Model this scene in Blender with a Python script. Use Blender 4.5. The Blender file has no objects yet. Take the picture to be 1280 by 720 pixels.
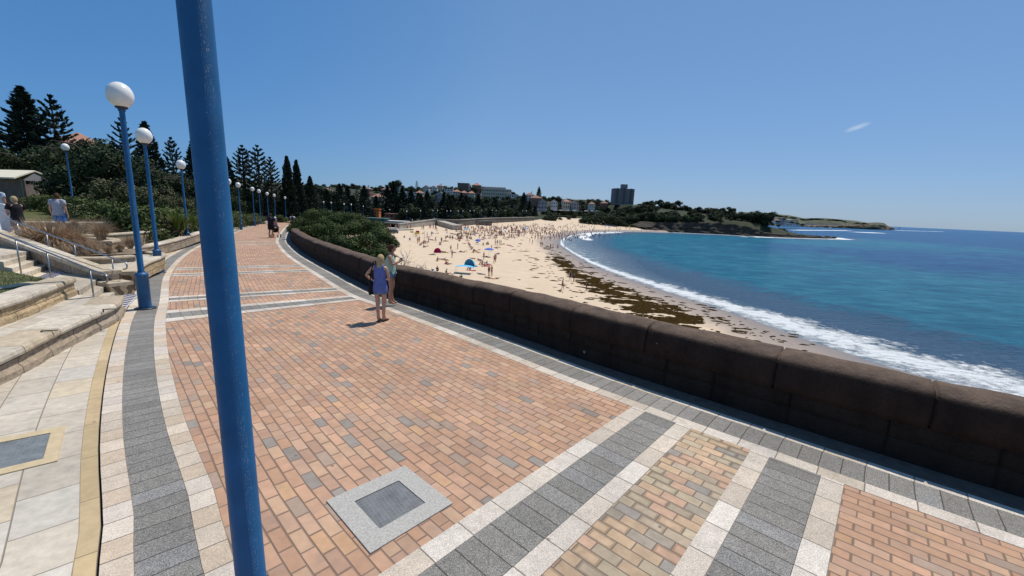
import bpy, bmesh, math, random
import numpy as np
from mathutils import Vector, Matrix, noise as mnoise
random.seed(7); np.random.seed(7)
SC = bpy.context.scene
COL = SC.collection
R_ = math.radians
# ------------------------------------------------------------------ camera
F = 525.; PITCH = R_(10.54); ROLL = math.atan(.0437); H0 = 2.7
fw = Vector((0, math.cos(PITCH), -math.sin(PITCH))); r0 = Vector((1, 0, 0)); u0 = r0.cross(fw)
cr, sr = math.cos(ROLL), math.sin(ROLL)
RI = cr*r0 + sr*u0; UI = -sr*r0 + cr*u0
cam = bpy.data.cameras.new('camera'); cam.sensor_width = 36; cam.lens = F/1280*36
cam.clip_start = .05; cam.clip_end = 60000
co = bpy.data.objects.new('camera', cam); COL.objects.link(co)
M3 = Matrix((RI, UI, -fw)).transposed()
co.matrix_world = Matrix.Translation((0, 0, H0)) @ M3.to_4x4()
SC.camera = co
SC.view_settings.view_transform = 'Standard'; SC.view_settings.look = 'None'
SC.view_settings.exposure = 0.0; SC.view_settings.gamma = 1
SC.view_settings.use_curve_mapping = False
# ------------------------------------------------------------------ sky and sun
SUN_EL = R_(64); SUN_AZ = R_(37)          # azimuth clockwise from +Y
world = bpy.data.worlds.new('World'); SC.world = world; world.use_nodes = True
wt = world.node_tree; wn = wt.nodes; wl = wt.links
bg = wn['Background']; bg.inputs['Strength'].default_value = .085
sky = wn.new('ShaderNodeTexSky'); sky.sky_type = 'NISHITA'; sky.sun_disc = False
sky.sun_elevation = SUN_EL; sky.sun_rotation = SUN_AZ
sky.air_density = 1.0; sky.dust_density = .25; sky.ozone_density = 2.2; sky.altitude = 10
# one thin wisp of cloud low over the sea
tc = wn.new('ShaderNodeTexCoord'); 
def wray(px, py):
    d = fw + RI*((px-640)/F) - UI*((py-360)/F); return d.normalized()
cdir = wray(1063, 162); cright = (wray(1080, 156)-cdir).normalized(); cup = cright.cross(cdir).normalized()
def wmath(op, a, b=None, c=None):
    n = wn.new('ShaderNodeMath'); n.operation = op
    for i, v in enumerate((a, b, c)):
        if v is None: continue
        if isinstance(v, (int, float)): n.inputs[i].default_value = v
        else: wl.new(v, n.inputs[i])
    return n.outputs[0]
def wdot(v):
    n = wn.new('ShaderNodeVectorMath'); n.operation = 'DOT_PRODUCT'
    wl.new(tc.outputs['Generated'], n.inputs[0]); n.inputs[1].default_value = v
    return n.outputs['Value']
dx = wmath('MULTIPLY', wdot(cright), 48.); dy = wmath('MULTIPLY', wdot(cup), 190.)
ln = wmath('SQRT', wmath('ADD', wmath('MULTIPLY', dx, dx), wmath('MULTIPLY', dy, dy)))
inf = wmath('GREATER_THAN', wdot(cdir), .9)
wno = wn.new('ShaderNodeTexNoise'); wno.inputs['Scale'].default_value = 70; wno.inputs['Detail'].default_value = 5
wl.new(tc.outputs['Generated'], wno.inputs['Vector'])
msk = wmath('MULTIPLY', wmath('SUBTRACT', 1.0, ln), wmath('MULTIPLY', wno.outputs['Fac'], 1.1)); msk.node.use_clamp = True
msk = wmath('MULTIPLY', msk, inf)
wmix = wn.new('ShaderNodeMixRGB'); wmix.inputs[2].default_value = (7.6, 8.6, 9.9, 1)
hs = wn.new('ShaderNodeHueSaturation'); hs.inputs['Saturation'].default_value = 1.0
wl.new(sky.outputs[0], hs.inputs['Color'])
# colour balance of the camera: the same sky, a little deeper and bluer
sp_ = wn.new('ShaderNodeSeparateColor'); cb_ = wn.new('ShaderNodeCombineColor'); wl.new(hs.outputs[0], sp_.inputs[0]); SS = .085
for i_, (a_, p_) in enumerate(((.451, .64), (.581, .51), (.858, .52))):
    wl.new(wmath('MULTIPLY', wmath('POWER', wmath('MULTIPLY', sp_.outputs[i_], SS), p_), a_/SS), cb_.inputs[i_])
# the sky deepens away from the sun
lv = wray(-260, -160); d1 = wray(100, 16).dot(lv); d3 = wray(640, 30).dot(lv)
wf_ = wmath('DIVIDE', wmath('SUBTRACT', wdot(lv), d3), d1-d3); wf_.node.use_clamp = True
wdk = wn.new('ShaderNodeMixRGB'); wdk.blend_type = 'MULTIPLY'; wl.new(wf_, wdk.inputs[0]); wl.new(cb_.outputs[0], wdk.inputs[1]); wdk.inputs[2].default_value = (.56, .79, .95, 1)
wl.new(wdk.outputs[0], wmix.inputs[1]); wl.new(msk, wmix.inputs[0]); wl.new(wmix.outputs[0], bg.inputs['Color'])
sl = bpy.data.lights.new('sun', 'SUN'); sl.energy = 4.4; sl.angle = R_(.53); sl.color = (1, .935, .835)
so = bpy.data.objects.new('sun', sl); COL.objects.link(so)
sdir = Vector((math.sin(SUN_AZ)*math.cos(SUN_EL), math.cos(SUN_AZ)*math.cos(SUN_EL), math.sin(SUN_EL)))
so.rotation_euler = sdir.to_track_quat('Z', 'Y').to_euler(); so.location = (20, 30, 60)

# ------------------------------------------------------------------ layout helpers (ground plane survey)
def ray(px, py): return fw + RI*((px-640)/F) - UI*((py-360)/F)
def un(px, py, z=0.):
    d = ray(px, py); t = (z-H0)/d.z; return Vector((d.x*t, d.y*t, z))
def at(px, py, Y):
    d = ray(px, py); t = Y/d.y; return Vector((d.x*t, Y, H0 + d.z*t))
def zp(Y): return float(np.interp(Y, [0, 9, 14.5, 24.5, 46, 56, 61, 90, 140, 200, 300], [0, 0, -.12, -.32, -.67, -.84, -.9, -1.9, -2.6, -3.2, -3.4]))
def ung(px, py):
    z = 0
    for _ in range(8): p = un(px, py, z); z = zp(p.y)
    return p
def catmull(pts, n=12):
    P = [Vector(p) for p in pts]; P = [2*P[0]-P[1]] + P + [2*P[-1]-P[-2]]; out = []
    for i in range(1, len(P)-2):
        a, b, c, d = P[i-1:i+3]
        for k in range(n):
            t = k/n
            out.append(.5*((2*b) + (c-a)*t + (2*a-5*b+4*c-d)*t*t + (3*b-a-3*c+d)*t**3))
    out.append(P[-2]); return out
class Poly:                                   # arc-length polyline in plan
    def __init__(s, pts):
        s.p = [Vector((q[0], q[1])) for q in pts]; s.L = [0.]
        for a, b in zip(s.p, s.p[1:]): s.L.append(s.L[-1]+(b-a).length)
        s.len = s.L[-1]
    def pos(s, t):
        t = max(0, min(s.len, t)); i = max(1, int(np.searchsorted(s.L, t))); a, b = s.p[i-1], s.p[i]
        return a + (b-a)*((t-s.L[i-1])/max(1e-9, s.L[i]-s.L[i-1]))
    def tan(s, t): 
        d = s.pos(t+.25)-s.pos(t-.25); return d.normalized()
    def off(s, t, o):                         # o > 0 : to the left of the direction of travel
        q = s.pos(t); d = s.tan(t); return Vector((q.x-d.y*o, q.y+d.x*o))
    def near(s, x, y):
        v = Vector((x, y)); best = (1e9, 0)
        for i in range(len(s.p)-1):
            a, b = s.p[i], s.p[i+1]; d = b-a; k = max(0, min(1, (v-a).dot(d)/max(1e-12, d.dot(d))))
            e = (a+d*k-v).length
            if e < best[0]: best = (e, s.L[i]+k*d.length)
        return best
WALL = Poly(catmull([(17, -7), (9.3, .2), (5.13, 3.67), (3.6, 5.0), (1.57, 6.84), (.2, 8.25), (-3.1, 11.65), (-4.6, 13.2), (-7.2, 16.75), (-11.6, 22.9), (-15.5, 29), (-18.9, 34.9), (-26.1, 49), (-33, 63), (-41, 80), (-48, 98)], 10))
LEFT = Poly(catmull([(9, -8), (2.5, -1.6), (-.2, .95), (-2.08, 2.81), (-2.7, 3.5), (-4.01, 4.82), (-5.64, 6.61), (-7.5, 8.8), (-8.98, 10.7), (-11.84, 14.27), (-14.11, 17.45), (-16.74, 21.5), (-20.6, 28.2), (-25.8, 38.7), (-29.5, 46), (-33.4, 54.2), (-40.4, 68), (-50, 88), (-56, 104)], 10))

# ------------------------------------------------------------------ object helpers
def tag(o, label=None, cat=None, group=None, kind=None):
    if label: o['label'] = label
    if cat: o['category'] = cat
    if group: o['group'] = group
    if kind: o['kind'] = kind
    return o
def link(name, me, parent=None):
    o = bpy.data.objects.new(name, me); COL.objects.link(o)
    if parent: o.parent = parent
    return o
def empty(name, loc, rz=0):
    o = bpy.data.objects.new(name, None); COL.objects.link(o); o.location = loc; o.rotation_euler = (0, 0, rz)
    o.empty_display_size = .2; return o
def dup(o, parent=None):
    c = o.copy(); COL.objects.link(c); c.parent = parent
    for ch in [q for q in o.children]: dup(ch, c)
    return c
class MB:
    def __init__(s): s.v = []; s.f = []; s.m = []; s.uv = {}
    def add(s, vs, fs, mi=0):
        b = len(s.v); s.v += [tuple(v) for v in vs]
        for f in fs: s.f.append(tuple(b+i for i in f)); s.m.append(mi)
        return b
    def box(s, c, sz, rz=0, mi=0, tilt=None):
        hx, hy, hz = sz[0]/2, sz[1]/2, sz[2]/2
        V = [Vector((x, y, z)) for x in (-hx, hx) for y in (-hy, hy) for z in (-hz, hz)]
        Mx = Matrix.Rotation(rz, 3, 'Z')
        if tilt is not None: Mx = Mx @ tilt
        s.add([Vector(c)+Mx@v for v in V], [(0,1,3,2),(4,6,7,5),(0,4,5,1),(2,3,7,6),(0,2,6,4),(1,5,7,3)], mi)
    def tube(s, pts, rad, n=10, mi=0, cap=True):
        pts = [Vector(p) for p in pts]; rings = []
        if not isinstance(rad, (list, tuple)): rad = [rad]*len(pts)
        up = None; b0 = len(s.v)
        for i, p in enumerate(pts):
            d = (pts[min(i+1, len(pts)-1)]-pts[max(i-1, 0)]).normalized()
            if up is None:
                up = Vector((0, 0, 1)) if abs(d.z) < .9 else Vector((1, 0, 0))
            a = d.cross(up).normalized(); b = a.cross(d).normalized(); up = b
            for k in range(n):
                t = 2*math.pi*k/n; s.v.append(tuple(p + (a*math.cos(t)+b*math.sin(t))*rad[i]))
        for i in range(len(pts)-1):
            for k in range(n):
                s.f.append((b0+i*n+k, b0+i*n+(k+1) % n, b0+(i+1)*n+(k+1) % n, b0+(i+1)*n+k)); s.m.append(mi)
        if cap:
            s.f.append(tuple(b0+k for k in reversed(range(n)))); s.m.append(mi)
            e = b0+(len(pts)-1)*n; s.f.append(tuple(e+k for k in range(n))); s.m.append(mi)
    def lathe(s, prof, c=(0, 0, 0), n=24, mi=0, sx=1, sy=1):
        b0 = len(s.v); c = Vector(c)
        for r, z in prof:
            for k in range(n):
                t = 2*math.pi*k/n; s.v.append((c.x+r*sx*math.cos(t), c.y+r*sy*math.sin(t), c.z+z))
        for i in range(len(prof)-1):
            for k in range(n):
                s.f.append((b0+i*n+k, b0+i*n+(k+1) % n, b0+(i+1)*n+(k+1) % n, b0+(i+1)*n+k)); s.m.append(mi)
    def ell(s, c, r, n=12, m=8, mi=0):
        c = Vector(c); prof = [(math.sin(math.pi*i/m), -math.cos(math.pi*i/m)) for i in range(m+1)]
        b0 = len(s.v)
        for a, z in prof:
            for k in range(n):
                t = 2*math.pi*k/n; s.v.append((c.x+r[0]*a*math.cos(t), c.y+r[1]*a*math.sin(t), c.z+r[2]*z))
        for i in range(m):
            for k in range(n):
                s.f.append((b0+i*n+k, b0+i*n+(k+1) % n, b0+(i+1)*n+(k+1) % n, b0+(i+1)*n+k)); s.m.append(mi)
    def mesh(s, name, mats, smooth=False):
        me = bpy.data.meshes.new(name); me.from_pydata(s.v, [], s.f)
        if not isinstance(mats, (list, tuple)): mats = [mats]
        for m in mats: me.materials.append(m)
        me.polygons.foreach_set('material_index', s.m)
        if smooth: me.polygons.foreach_set('use_smooth', [True]*len(s.f))
        me.update(); return me
    def build(s, name, mats, parent=None, smooth=False):
        return link(name, s.mesh(name, mats, smooth), parent)

# ------------------------------------------------------------------ materials
class NT:
    def __init__(s, name):
        s.m = bpy.data.materials.new(name); s.m.use_nodes = True; s.t = s.m.node_tree; s.n = s.t.nodes; s.l = s.t.links
        s.b = s.n['Principled BSDF']
    def new(s, k, **kw):
        n = s.n.new(k)
        for a, v in kw.items(): setattr(n, a, v)
        return n
    def put(s, sock, v):
        if hasattr(v, 'links') or hasattr(v, 'is_linked'): s.l.new(v, sock)
        else: sock.default_value = v
    def math(s, op, a, b=None, c=None, clamp=False):
        n = s.new('ShaderNodeMath', operation=op); n.use_clamp = clamp
        for i, v in enumerate((a, b, c)):
            if v is not None: s.put(n.inputs[i], v)
        return n.outputs[0]
    def noise(s, scale, detail=3, vec=None, rough=.55, out='Fac'):
        n = s.new('ShaderNodeTexNoise'); n.inputs['Scale'].default_value = scale; n.inputs['Detail'].default_value = detail
        n.inputs['Roughness'].default_value = rough
        if vec is not None: s.l.new(vec, n.inputs['Vector'])
        return n.outputs[out]
    def ramp(s, fac, stops, interp='LINEAR'):
        n = s.new('ShaderNodeValToRGB'); e = n.color_ramp.elements; n.color_ramp.interpolation = interp
        while len(e) < len(stops): e.new(.5)
        for i, (p, c) in enumerate(stops):
            e[i].position = p; e[i].color = (c, c, c, 1) if isinstance(c, (int, float)) else (*c[:3], 1)
        s.l.new(fac, n.inputs[0]); return n.outputs[0]
    def mix(s, fac, a, b, blend='MIX'):
        n = s.new('ShaderNodeMixRGB', blend_type=blend); s.put(n.inputs[0], fac)
        for i, v in ((1, a), (2, b)):
            if isinstance(v, tuple): n.inputs[i].default_value = (*v[:3], 1)
            else: s.put(n.inputs[i], v)
        return n.outputs[0]
    def coord(s, which='Object'): return s.new('ShaderNodeTexCoord').outputs[which]
    def geo(s, which='Position'): return s.new('ShaderNodeNewGeometry').outputs[which]
    def scale(s, vec, sc):
        n = s.new('ShaderNodeVectorMath', operation='MULTIPLY'); s.l.new(vec, n.inputs[0]); n.inputs[1].default_value = sc; return n.outputs[0]
    def bump(s, h, dist=.01, strength=1.):
        n = s.new('ShaderNodeBump'); n.inputs['Distance'].default_value = dist; n.inputs['Strength'].default_value = strength
        s.l.new(h, n.inputs['Height']); s.l.new(n.outputs[0], s.b.inputs['Normal']); return n
    def col(s, v): 
        if isinstance(v, tuple): s.b.inputs['Base Color'].default_value = (*v[:3], 1)
        else: s.l.new(v, s.b.inputs['Base Color'])
    def rough(s, v): s.put(s.b.inputs['Roughness'], v)
    def spec(s, v): s.b.inputs['Specular IOR Level'].default_value = v
MC = {}
def simple(name, col, rough=.7, var=.25, scale=8., metal=0., spec=.4, bump=0.):
    if name in MC: return MC[name]
    t = NT(name); P = t.geo('Position')
    f = t.noise(scale, 4, P)
    lo = tuple(c*(1-var) for c in col); hi = tuple(min(1, c*(1+var)) for c in col)
    t.col(t.ramp(f, [(.3, lo), (.7, hi)])); t.rough(rough); t.spec(spec); t.b.inputs['Metallic'].default_value = metal
    if bump: t.bump(t.noise(scale*3, 4, P), bump)
    MC[name] = t.m; return t.m

def paving(name, L, W, stops, joint=.006, stagger=.5, speckle=None, stain=.2, jcol=(.10, .085, .07), rough=.8, jw_v=True, edge=None, bump=.004):
    """tiles of L x W metres laid in UV metres, each with its own colour from stops"""
    t = NT(name); uv = t.new('ShaderNodeUVMap'); sx = t.new('ShaderNodeSeparateXYZ'); t.l.new(uv.outputs[0], sx.inputs[0])
    P = t.geo('Position')
    wob = t.noise(2.2, 2, P)
    v = t.math('DIVIDE', sx.outputs[1], W); row = t.math('FLOOR', v); fv = t.math('SUBTRACT', v, row)
    par = t.math('MULTIPLY', t.math('MODULO', t.math('ABSOLUTE', row), 2.), stagger)
    cn = t.new('ShaderNodeTexWhiteNoise', noise_dimensions='1D'); t.l.new(row, cn.inputs['W'])
    par = t.math('ADD', par, t.math('MULTIPLY', cn.outputs['Value'], .08))
    u = t.math('ADD', t.math('DIVIDE', sx.outputs[0], L), par); colm = t.math('FLOOR', u); fu = t.math('SUBTRACT', u, colm)
    cb = t.new('ShaderNodeCombineXYZ'); t.l.new(colm, cb.inputs[0]); t.l.new(row, cb.inputs[1])
    wnz = t.new('ShaderNodeTexWhiteNoise', noise_dimensions='2D'); t.l.new(cb.outputs[0], wnz.inputs['Vector'])
    rnd = wnz.outputs['Value']
    c = t.ramp(rnd, stops, 'CONSTANT')
    rn2 = t.new('ShaderNodeSeparateColor'); t.l.new(wnz.outputs['Color'], rn2.inputs[0])
    br = t.math('ADD', t.math('MULTIPLY', rn2.outputs[1], .18), .91)
    c = t.mix(1., c, br, 'MULTIPLY')
    n1 = t.noise(9, 5, P, .65); c = t.mix(stain, c, t.ramp(n1, [(.3, .25), (.65, 1.15)]), 'MULTIPLY')
    big = t.noise(.7, 4, P); c = t.mix(.7, c, t.ramp(big, [(.3, .72), (.7, 1.12)]), 'MULTIPLY')
    med = t.noise(3.1, 6, P, .7); c = t.mix(t.ramp(med, [(.55, 0.), (.72, .35)]), c, (.20, .175, .15))
    eu = t.math('MULTIPLY', t.math('MINIMUM', fu, t.math('SUBTRACT', 1., fu)), L)
    ev = t.math('MULTIPLY', t.math('MINIMUM', fv, t.math('SUBTRACT', 1., fv)), W)
    if edge:       # paler worn rim or darker mossy rim round some tiles
        rim = t.math('LESS_THAN', t.math('MINIMUM', eu, ev), edge)
        c = t.mix(t.math('MULTIPLY', rim, t.math('GREATER_THAN', rn2.outputs[2], .55)), c, t.mix(1., c, (.74, .72, .7), 'MULTIPLY'))
    if speckle:
        vo = t.new('ShaderNodeTexVoronoi'); vo.inputs['Scale'].default_value = speckle[0]; t.l.new(P, vo.inputs['Vector'])
        sp = t.new('ShaderNodeSeparateColor'); t.l.new(vo.outputs['Color'], sp.inputs[0])
        c = t.mix(speckle[1], c, t.ramp(sp.outputs[0], [(0., .25), (.5, .95), (1., 1.75)]), 'MULTIPLY')
    e = t.math('MINIMUM', eu, ev) if jw_v else eu
    jm = t.math('SUBTRACT', t.math('ADD', e, t.math('MULTIPLY', wob, .003)), joint*.5+.0015)
    jm = t.math('MULTIPLY', jm, 260., clamp=True)
    c = t.mix(jm, tuple(jcol), c)
    # chewing gum spots and oil marks
    v2 = t.new('ShaderNodeTexVoronoi'); v2.inputs['Scale'].default_value = 1.9; t.l.new(P, v2.inputs['Vector'])
    spot = t.math('LESS_THAN', v2.outputs['Distance'], .035)
    c = t.mix(t.math('MULTIPLY', spot, .55), c, (.06, .055, .05))
    t.col(c); t.rough(rough); t.spec(.25)
    hh = t.math('ADD', jm, t.math('MULTIPLY', t.noise(160, 3, P), .25)); t.bump(hh, bump)
    return t.m
# ------------------------------------------------------------------ paving materials
M_BRICK = paving('brick_paving', .236, .118, [(0, (.475, .285, .185)), (.16, (.51, .31, .205)), (.34, (.455, .27, .175)), (.5, (.50, .325, .215)), (.62, (.435, .27, .19)), (.74, (.475, .305, .21)), (.84, (.38, .275, .21)), (.92, (.29, .25, .215)), (.955, (.50, .305, .18))], joint=.006, stain=.2, edge=.012, jcol=(.19, .14, .11))
M_MOTTLE = paving('mottled_brick_paving', .232, .118, [(0, (.49, .35, .23)), (.2, (.41, .325, .235)), (.38, (.51, .36, .23)), (.52, (.35, .295, .23)), (.68, (.49, .32, .22)), (.82, (.44, .36, .25)), (.93, (.29, .26, .225))], joint=.006, stain=.3, edge=.024, jcol=(.17, .14, .115))
M_WHITE = paving('white_aggregate_paving', .40, .6, [(0, (.57, .50, .42)), (.3, (.61, .545, .47)), (.55, (.55, .47, .38)), (.8, (.63, .57, .50))], joint=.006, stagger=0, speckle=(190, .42), stain=.18, jcol=(.20, .16, .13))
M_WHITE2 = paving('cream_aggregate_paving', .27, .6, [(0, (.58, .49, .39)), (.3, (.62, .54, .45)), (.55, (.56, .45, .34)), (.8, (.60, .53, .45))], joint=.006, stagger=0, speckle=(190, .35), stain=.18, jcol=(.20, .16, .13))
M_GREY = paving('grey_granite_paving', .20, .8, [(0, (.225, .215, .196)), (.3, (.24, .228, .208)), (.55, (.212, .202, .184)), (.8, (.23, .22, .205)), (.95, (.25, .243, .233))], joint=.005, stagger=0, speckle=(210, .85), stain=.2, jcol=(.07, .06, .055))
M_SAND = paving('sandstone_paving', .62, .40, [(0, (.545, .48, .39)), (.25, (.57, .515, .435)), (.45, (.52, .465, .385)), (.6, (.56, .49, .40)), (.75, (.555, .51, .44)), (.92, (.55, .465, .34))], joint=.007, stain=.3, jcol=(.27, .22, .17))
M_TAN = paving('tan_kerb_stone', .85, .5, [(0, (.50, .38, .22)), (.4, (.47, .36, .21)), (.7, (.53, .41, .25))], joint=.003, stagger=0, stain=.2, jcol=(.2, .15, .1))
M_CAPST = paving('sandstone_capping', .95, 3., [(0, (.58, .50, .39)), (.3, (.54, .48, .39)), (.6, (.61, .54, .44)), (.85, (.52, .43, .31))], joint=.008, stagger=0, stain=.45, jcol=(.2, .16, .12), bump=.012)
def rockface(name, L, W, stops, rough_h=.03):
    t = NT(name); uv = t.new('ShaderNodeUVMap'); b = t.new('ShaderNodeTexBrick')
    t.l.new(uv.outputs[0], b.inputs['Vector']); b.inputs['Scale'].default_value = 1
    b.inputs['Brick Width'].default_value = L; b.inputs['Row Height'].default_value = W; b.inputs['Mortar Size'].default_value = .008
    b.inputs['Color1'].default_value = (*stops[0], 1); b.inputs['Color2'].default_value = (*stops[1], 1); b.inputs['Mortar'].default_value = (*stops[2], 1)
    P = t.geo('Position'); n = t.noise(14, 6, P, .7)
    c = t.mix(.6, b.outputs['Color'], t.ramp(n, [(.28, .35), (.7, 1.25)]), 'MULTIPLY')
    c = t.mix(.5, c, t.ramp(t.noise(1.6, 4, P), [(.35, .55), (.65, 1.1)]), 'MULTIPLY')
    t.col(c); t.rough(.9); t.spec(.2)
    h = t.math('SUBTRACT', t.noise(22, 6, P, .7), t.math('MULTIPLY', b.outputs['Fac'], .9)); t.bump(h, rough_h)
    return t.m
M_ROCK_Y = rockface('rockfaced_sandstone', .62, .19, [(.55, .41, .24), (.47, .36, .23), (.16, .12, .08)])
M_ROCK_G = rockface('grey_sandstone_blocks', .75, .30, [(.42, .33, .24), (.36, .30, .235), (.13, .10, .08)], .02)

# ------------------------------------------------------------------ paving strips
def strip(name, path, s0, s1, o0, o1, dz, mat, step=.5, uvo=0., kind='structure', n=1):
    ns = max(2, int((s1-s0)/step)+1); mb = MB(); uvs = []
    for i in range(ns+1):
        s = s0+(s1-s0)*i/ns
        for k in range(n+1):
            o = (o0(s) if callable(o0) else o0); e = (o1(s) if callable(o1) else o1); oo = o+(e-o)*k/n
            q = path.off(s, oo); mb.v.append((q.x, q.y, zp(q.y)+dz)); uvs.append((s+uvo, oo-(0 if callable(o0) else o0)))
    flip = (o1(s0) if callable(o1) else o1) < (o0(s0) if callable(o0) else o0)
    for i in range(ns):
        for k in range(n):
            a = i*(n+1)+k; f = (a, a+n+1, a+n+2, a+1); mb.f.append(f if not flip else f[::-1]); mb.m.append(0)
    me = mb.mesh(name, mat); ul = me.uv_layers.new(name='UVMap')
    for l in me.loops: ul.data[l.index].uv = uvs[l.vertex_index]
    o = link(name, me)
    # faces must look up
    me.update()
    if me.polygons[0].normal.z < 0: me.flip_normals()
    if kind: o['kind'] = kind
    return o
_TL = {}
def side_left(q):
    d, s = LEFT.near(q.x, q.y); a = LEFT.pos(s); t = LEFT.tan(s); v = q-a
    return (t.x*v.y-t.y*v.x)
def TW(s):
    k = round(s, 2)
    if k in _TL: return _TL[k]
    lo, hi = .5, 14.
    for _ in range(22):
        m = (lo+hi)/2
        if side_left(WALL.off(s, m)) > 0: hi = m
        else: lo = m
    _TL[k] = lo; return lo
S1 = WALL.len-.5
strip('promenade', WALL, 0, S1, 0., lambda s: TW(s)+.02, 0., M_BRICK, .6, n=10)
SD = WALL.near(1.57, 6.84)[1]
strip('paving_band', WALL, 0, S1, -.02, .12, .004, M_WHITE, .5, 0)
strip('paving_band', WALL, 0, S1, .12, .54, .004, M_GREY, .5)
strip('paving_band', WALL, 0, S1, .54, .74, .004, M_WHITE, .5)
LS1 = LEFT.len-.5
strip('paving_band', LEFT, 0, LS1, 0., .19, .004, M_WHITE2, .5)
strip('paving_band', LEFT, 0, LS1, .19, .56, .004, M_GREY, .5)
strip('paving_band', LEFT, 0, LS1, .56, .75, .004, M_WHITE2, .5)
strip('paving_band', LEFT, 0, LS1, .765, .89, .002, M_TAN, .5)
M_SANDJ = M_SAND
strip('pavement', LEFT, 0, LEFT.near(-13.6, 16.5)[1], .89, 3.6, .0, M_SAND, .5, n=6)
strip('pavement', LEFT, LEFT.near(-13.6, 16.5)[1], LS1, .89, 1.9, .0, M_SAND, .5, n=3)
strip('ground', LEFT, 0, LS1, -.01, 1.0, -.03, simple('dark_joint_soil', (.06, .05, .04)), .8)
# cross bands: world points on the photo's ground give their arc positions
def sw(x, y): return WALL.near(x, y)[1]
def cross(sa, sb, mats):
    w = sb-sa; segs = [(sa, sa+.2, mats[0]), (sa+.2, sb-.2, mats[1]), (sb-.2, sb, mats[0])]
    for a, b, m in segs:
        ns = 24; T = min(TW(a), TW(b))
        mb = MB(); uvs = []
        for i in range(ns+1):
            for k, s in enumerate((a, b)):
                T = TW(s); o = .74+(T-.74)*i/ns; q = WALL.off(s, o); mb.v.append((q.x, q.y, zp(q.y)+.006)); uvs.append((o, (s-a)*.99+.001))
        for i in range(ns): mb.f.append((2*i, 2*i+1, 2*i+3, 2*i+2)); mb.m.append(0)
        me = mb.mesh('paving_band', m); ul = me.uv_layers.new(name='UVMap')
        for l in me.loops: ul.data[l.index].uv = uvs[l.vertex_index]
        if me.polygons[0].normal.z < 0: me.flip_normals()
        link('paving_band', me)['kind'] = 'structure'
def group(sc, gap=.63, w=.82, inner=M_MOTTLE):
    """two bands with a brick panel between them"""
    cross(sc-gap/2-w, sc-gap/2, (M_WHITE, M_GREY)); cross(sc+gap/2, sc+gap/2+w, (M_WHITE, M_GREY))
    a, b = sc-gap/2, sc+gap/2; mb = MB(); uvs = []; ns = 20
    for i in range(ns+1):
        for s in (a, b):
            T = TW(s); o = .74+(T-.74)*i/ns; q = WALL.off(s, o); mb.v.append((q.x, q.y, zp(q.y)+.004)); uvs.append((s*1.0, o))
    for i in range(ns): mb.f.append((2*i, 2*i+1, 2*i+3, 2*i+2)); mb.m.append(0)
    me = mb.mesh('paving_panel', inner); ul = me.uv_layers.new(name='UVMap')
    for l in me.loops: ul.data[l.index].uv = uvs[l.vertex_index]
    if me.polygons[0].normal.z < 0: me.flip_normals()
    link('paving_panel', me)['kind'] = 'structure'
# A: white(2.42-2.65) .. B: (.30-1.2) in metres along the wall from (5.13,3.67)
sb0 = sw(3.75, 4.18); sb1 = sw(2.98, 4.65); sa0 = sw(2.53, 5.19); sa1 = sw(1.96, 5.80)
cross(sb0, sb1, (M_WHITE, M_GREY)); cross(sa0, sa1, (M_WHITE, M_GREY))
def panel(a, b, inner):
    mb = MB(); uvs = []; ns = 20
    for i in range(ns+1):
        for s in (a, b):
            T = TW(s); o = .74+(T-.74)*i/ns; q = WALL.off(s, o); mb.v.append((q.x, q.y, zp(q.y)+.004)); uvs.append((s*1.0, o))
    for i in range(ns): mb.f.append((2*i, 2*i+1, 2*i+3, 2*i+2)); mb.m.append(0)
    me = mb.mesh('paving_panel', inner); ul = me.uv_layers.new(name='UVMap')
    for l in me.loops: ul.data[l.index].uv = uvs[l.vertex_index]
    if me.polygons[0].normal.z < 0: me.flip_normals()
    link('paving_panel', me)['kind'] = 'structure'
panel(sb1, sa0, M_MOTTLE)
print('BANDS', sb0, sb1, sa0, sa1)
def farband(pts, w):
    """pts: two photo points on the middle line of a band; centred there, w wide"""
    s = sum(sw(*ung(*p)[:2]) for p in pts[:1]); cross(s-w/2, s+w/2, (M_WHITE, M_GREY))
for px, py in ((446, 372), (424.5, 361.3), (384, 338.2), (373.6, 332.2), (350, 305.5), (347, 302.5)):
    q = ung(px, py); s = sw(q.x, q.y); w = .72 if py > 325 else .6
    cross(s-w/2, s+w/2, (M_WHITE, M_GREY)); print('far band', s)

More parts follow.
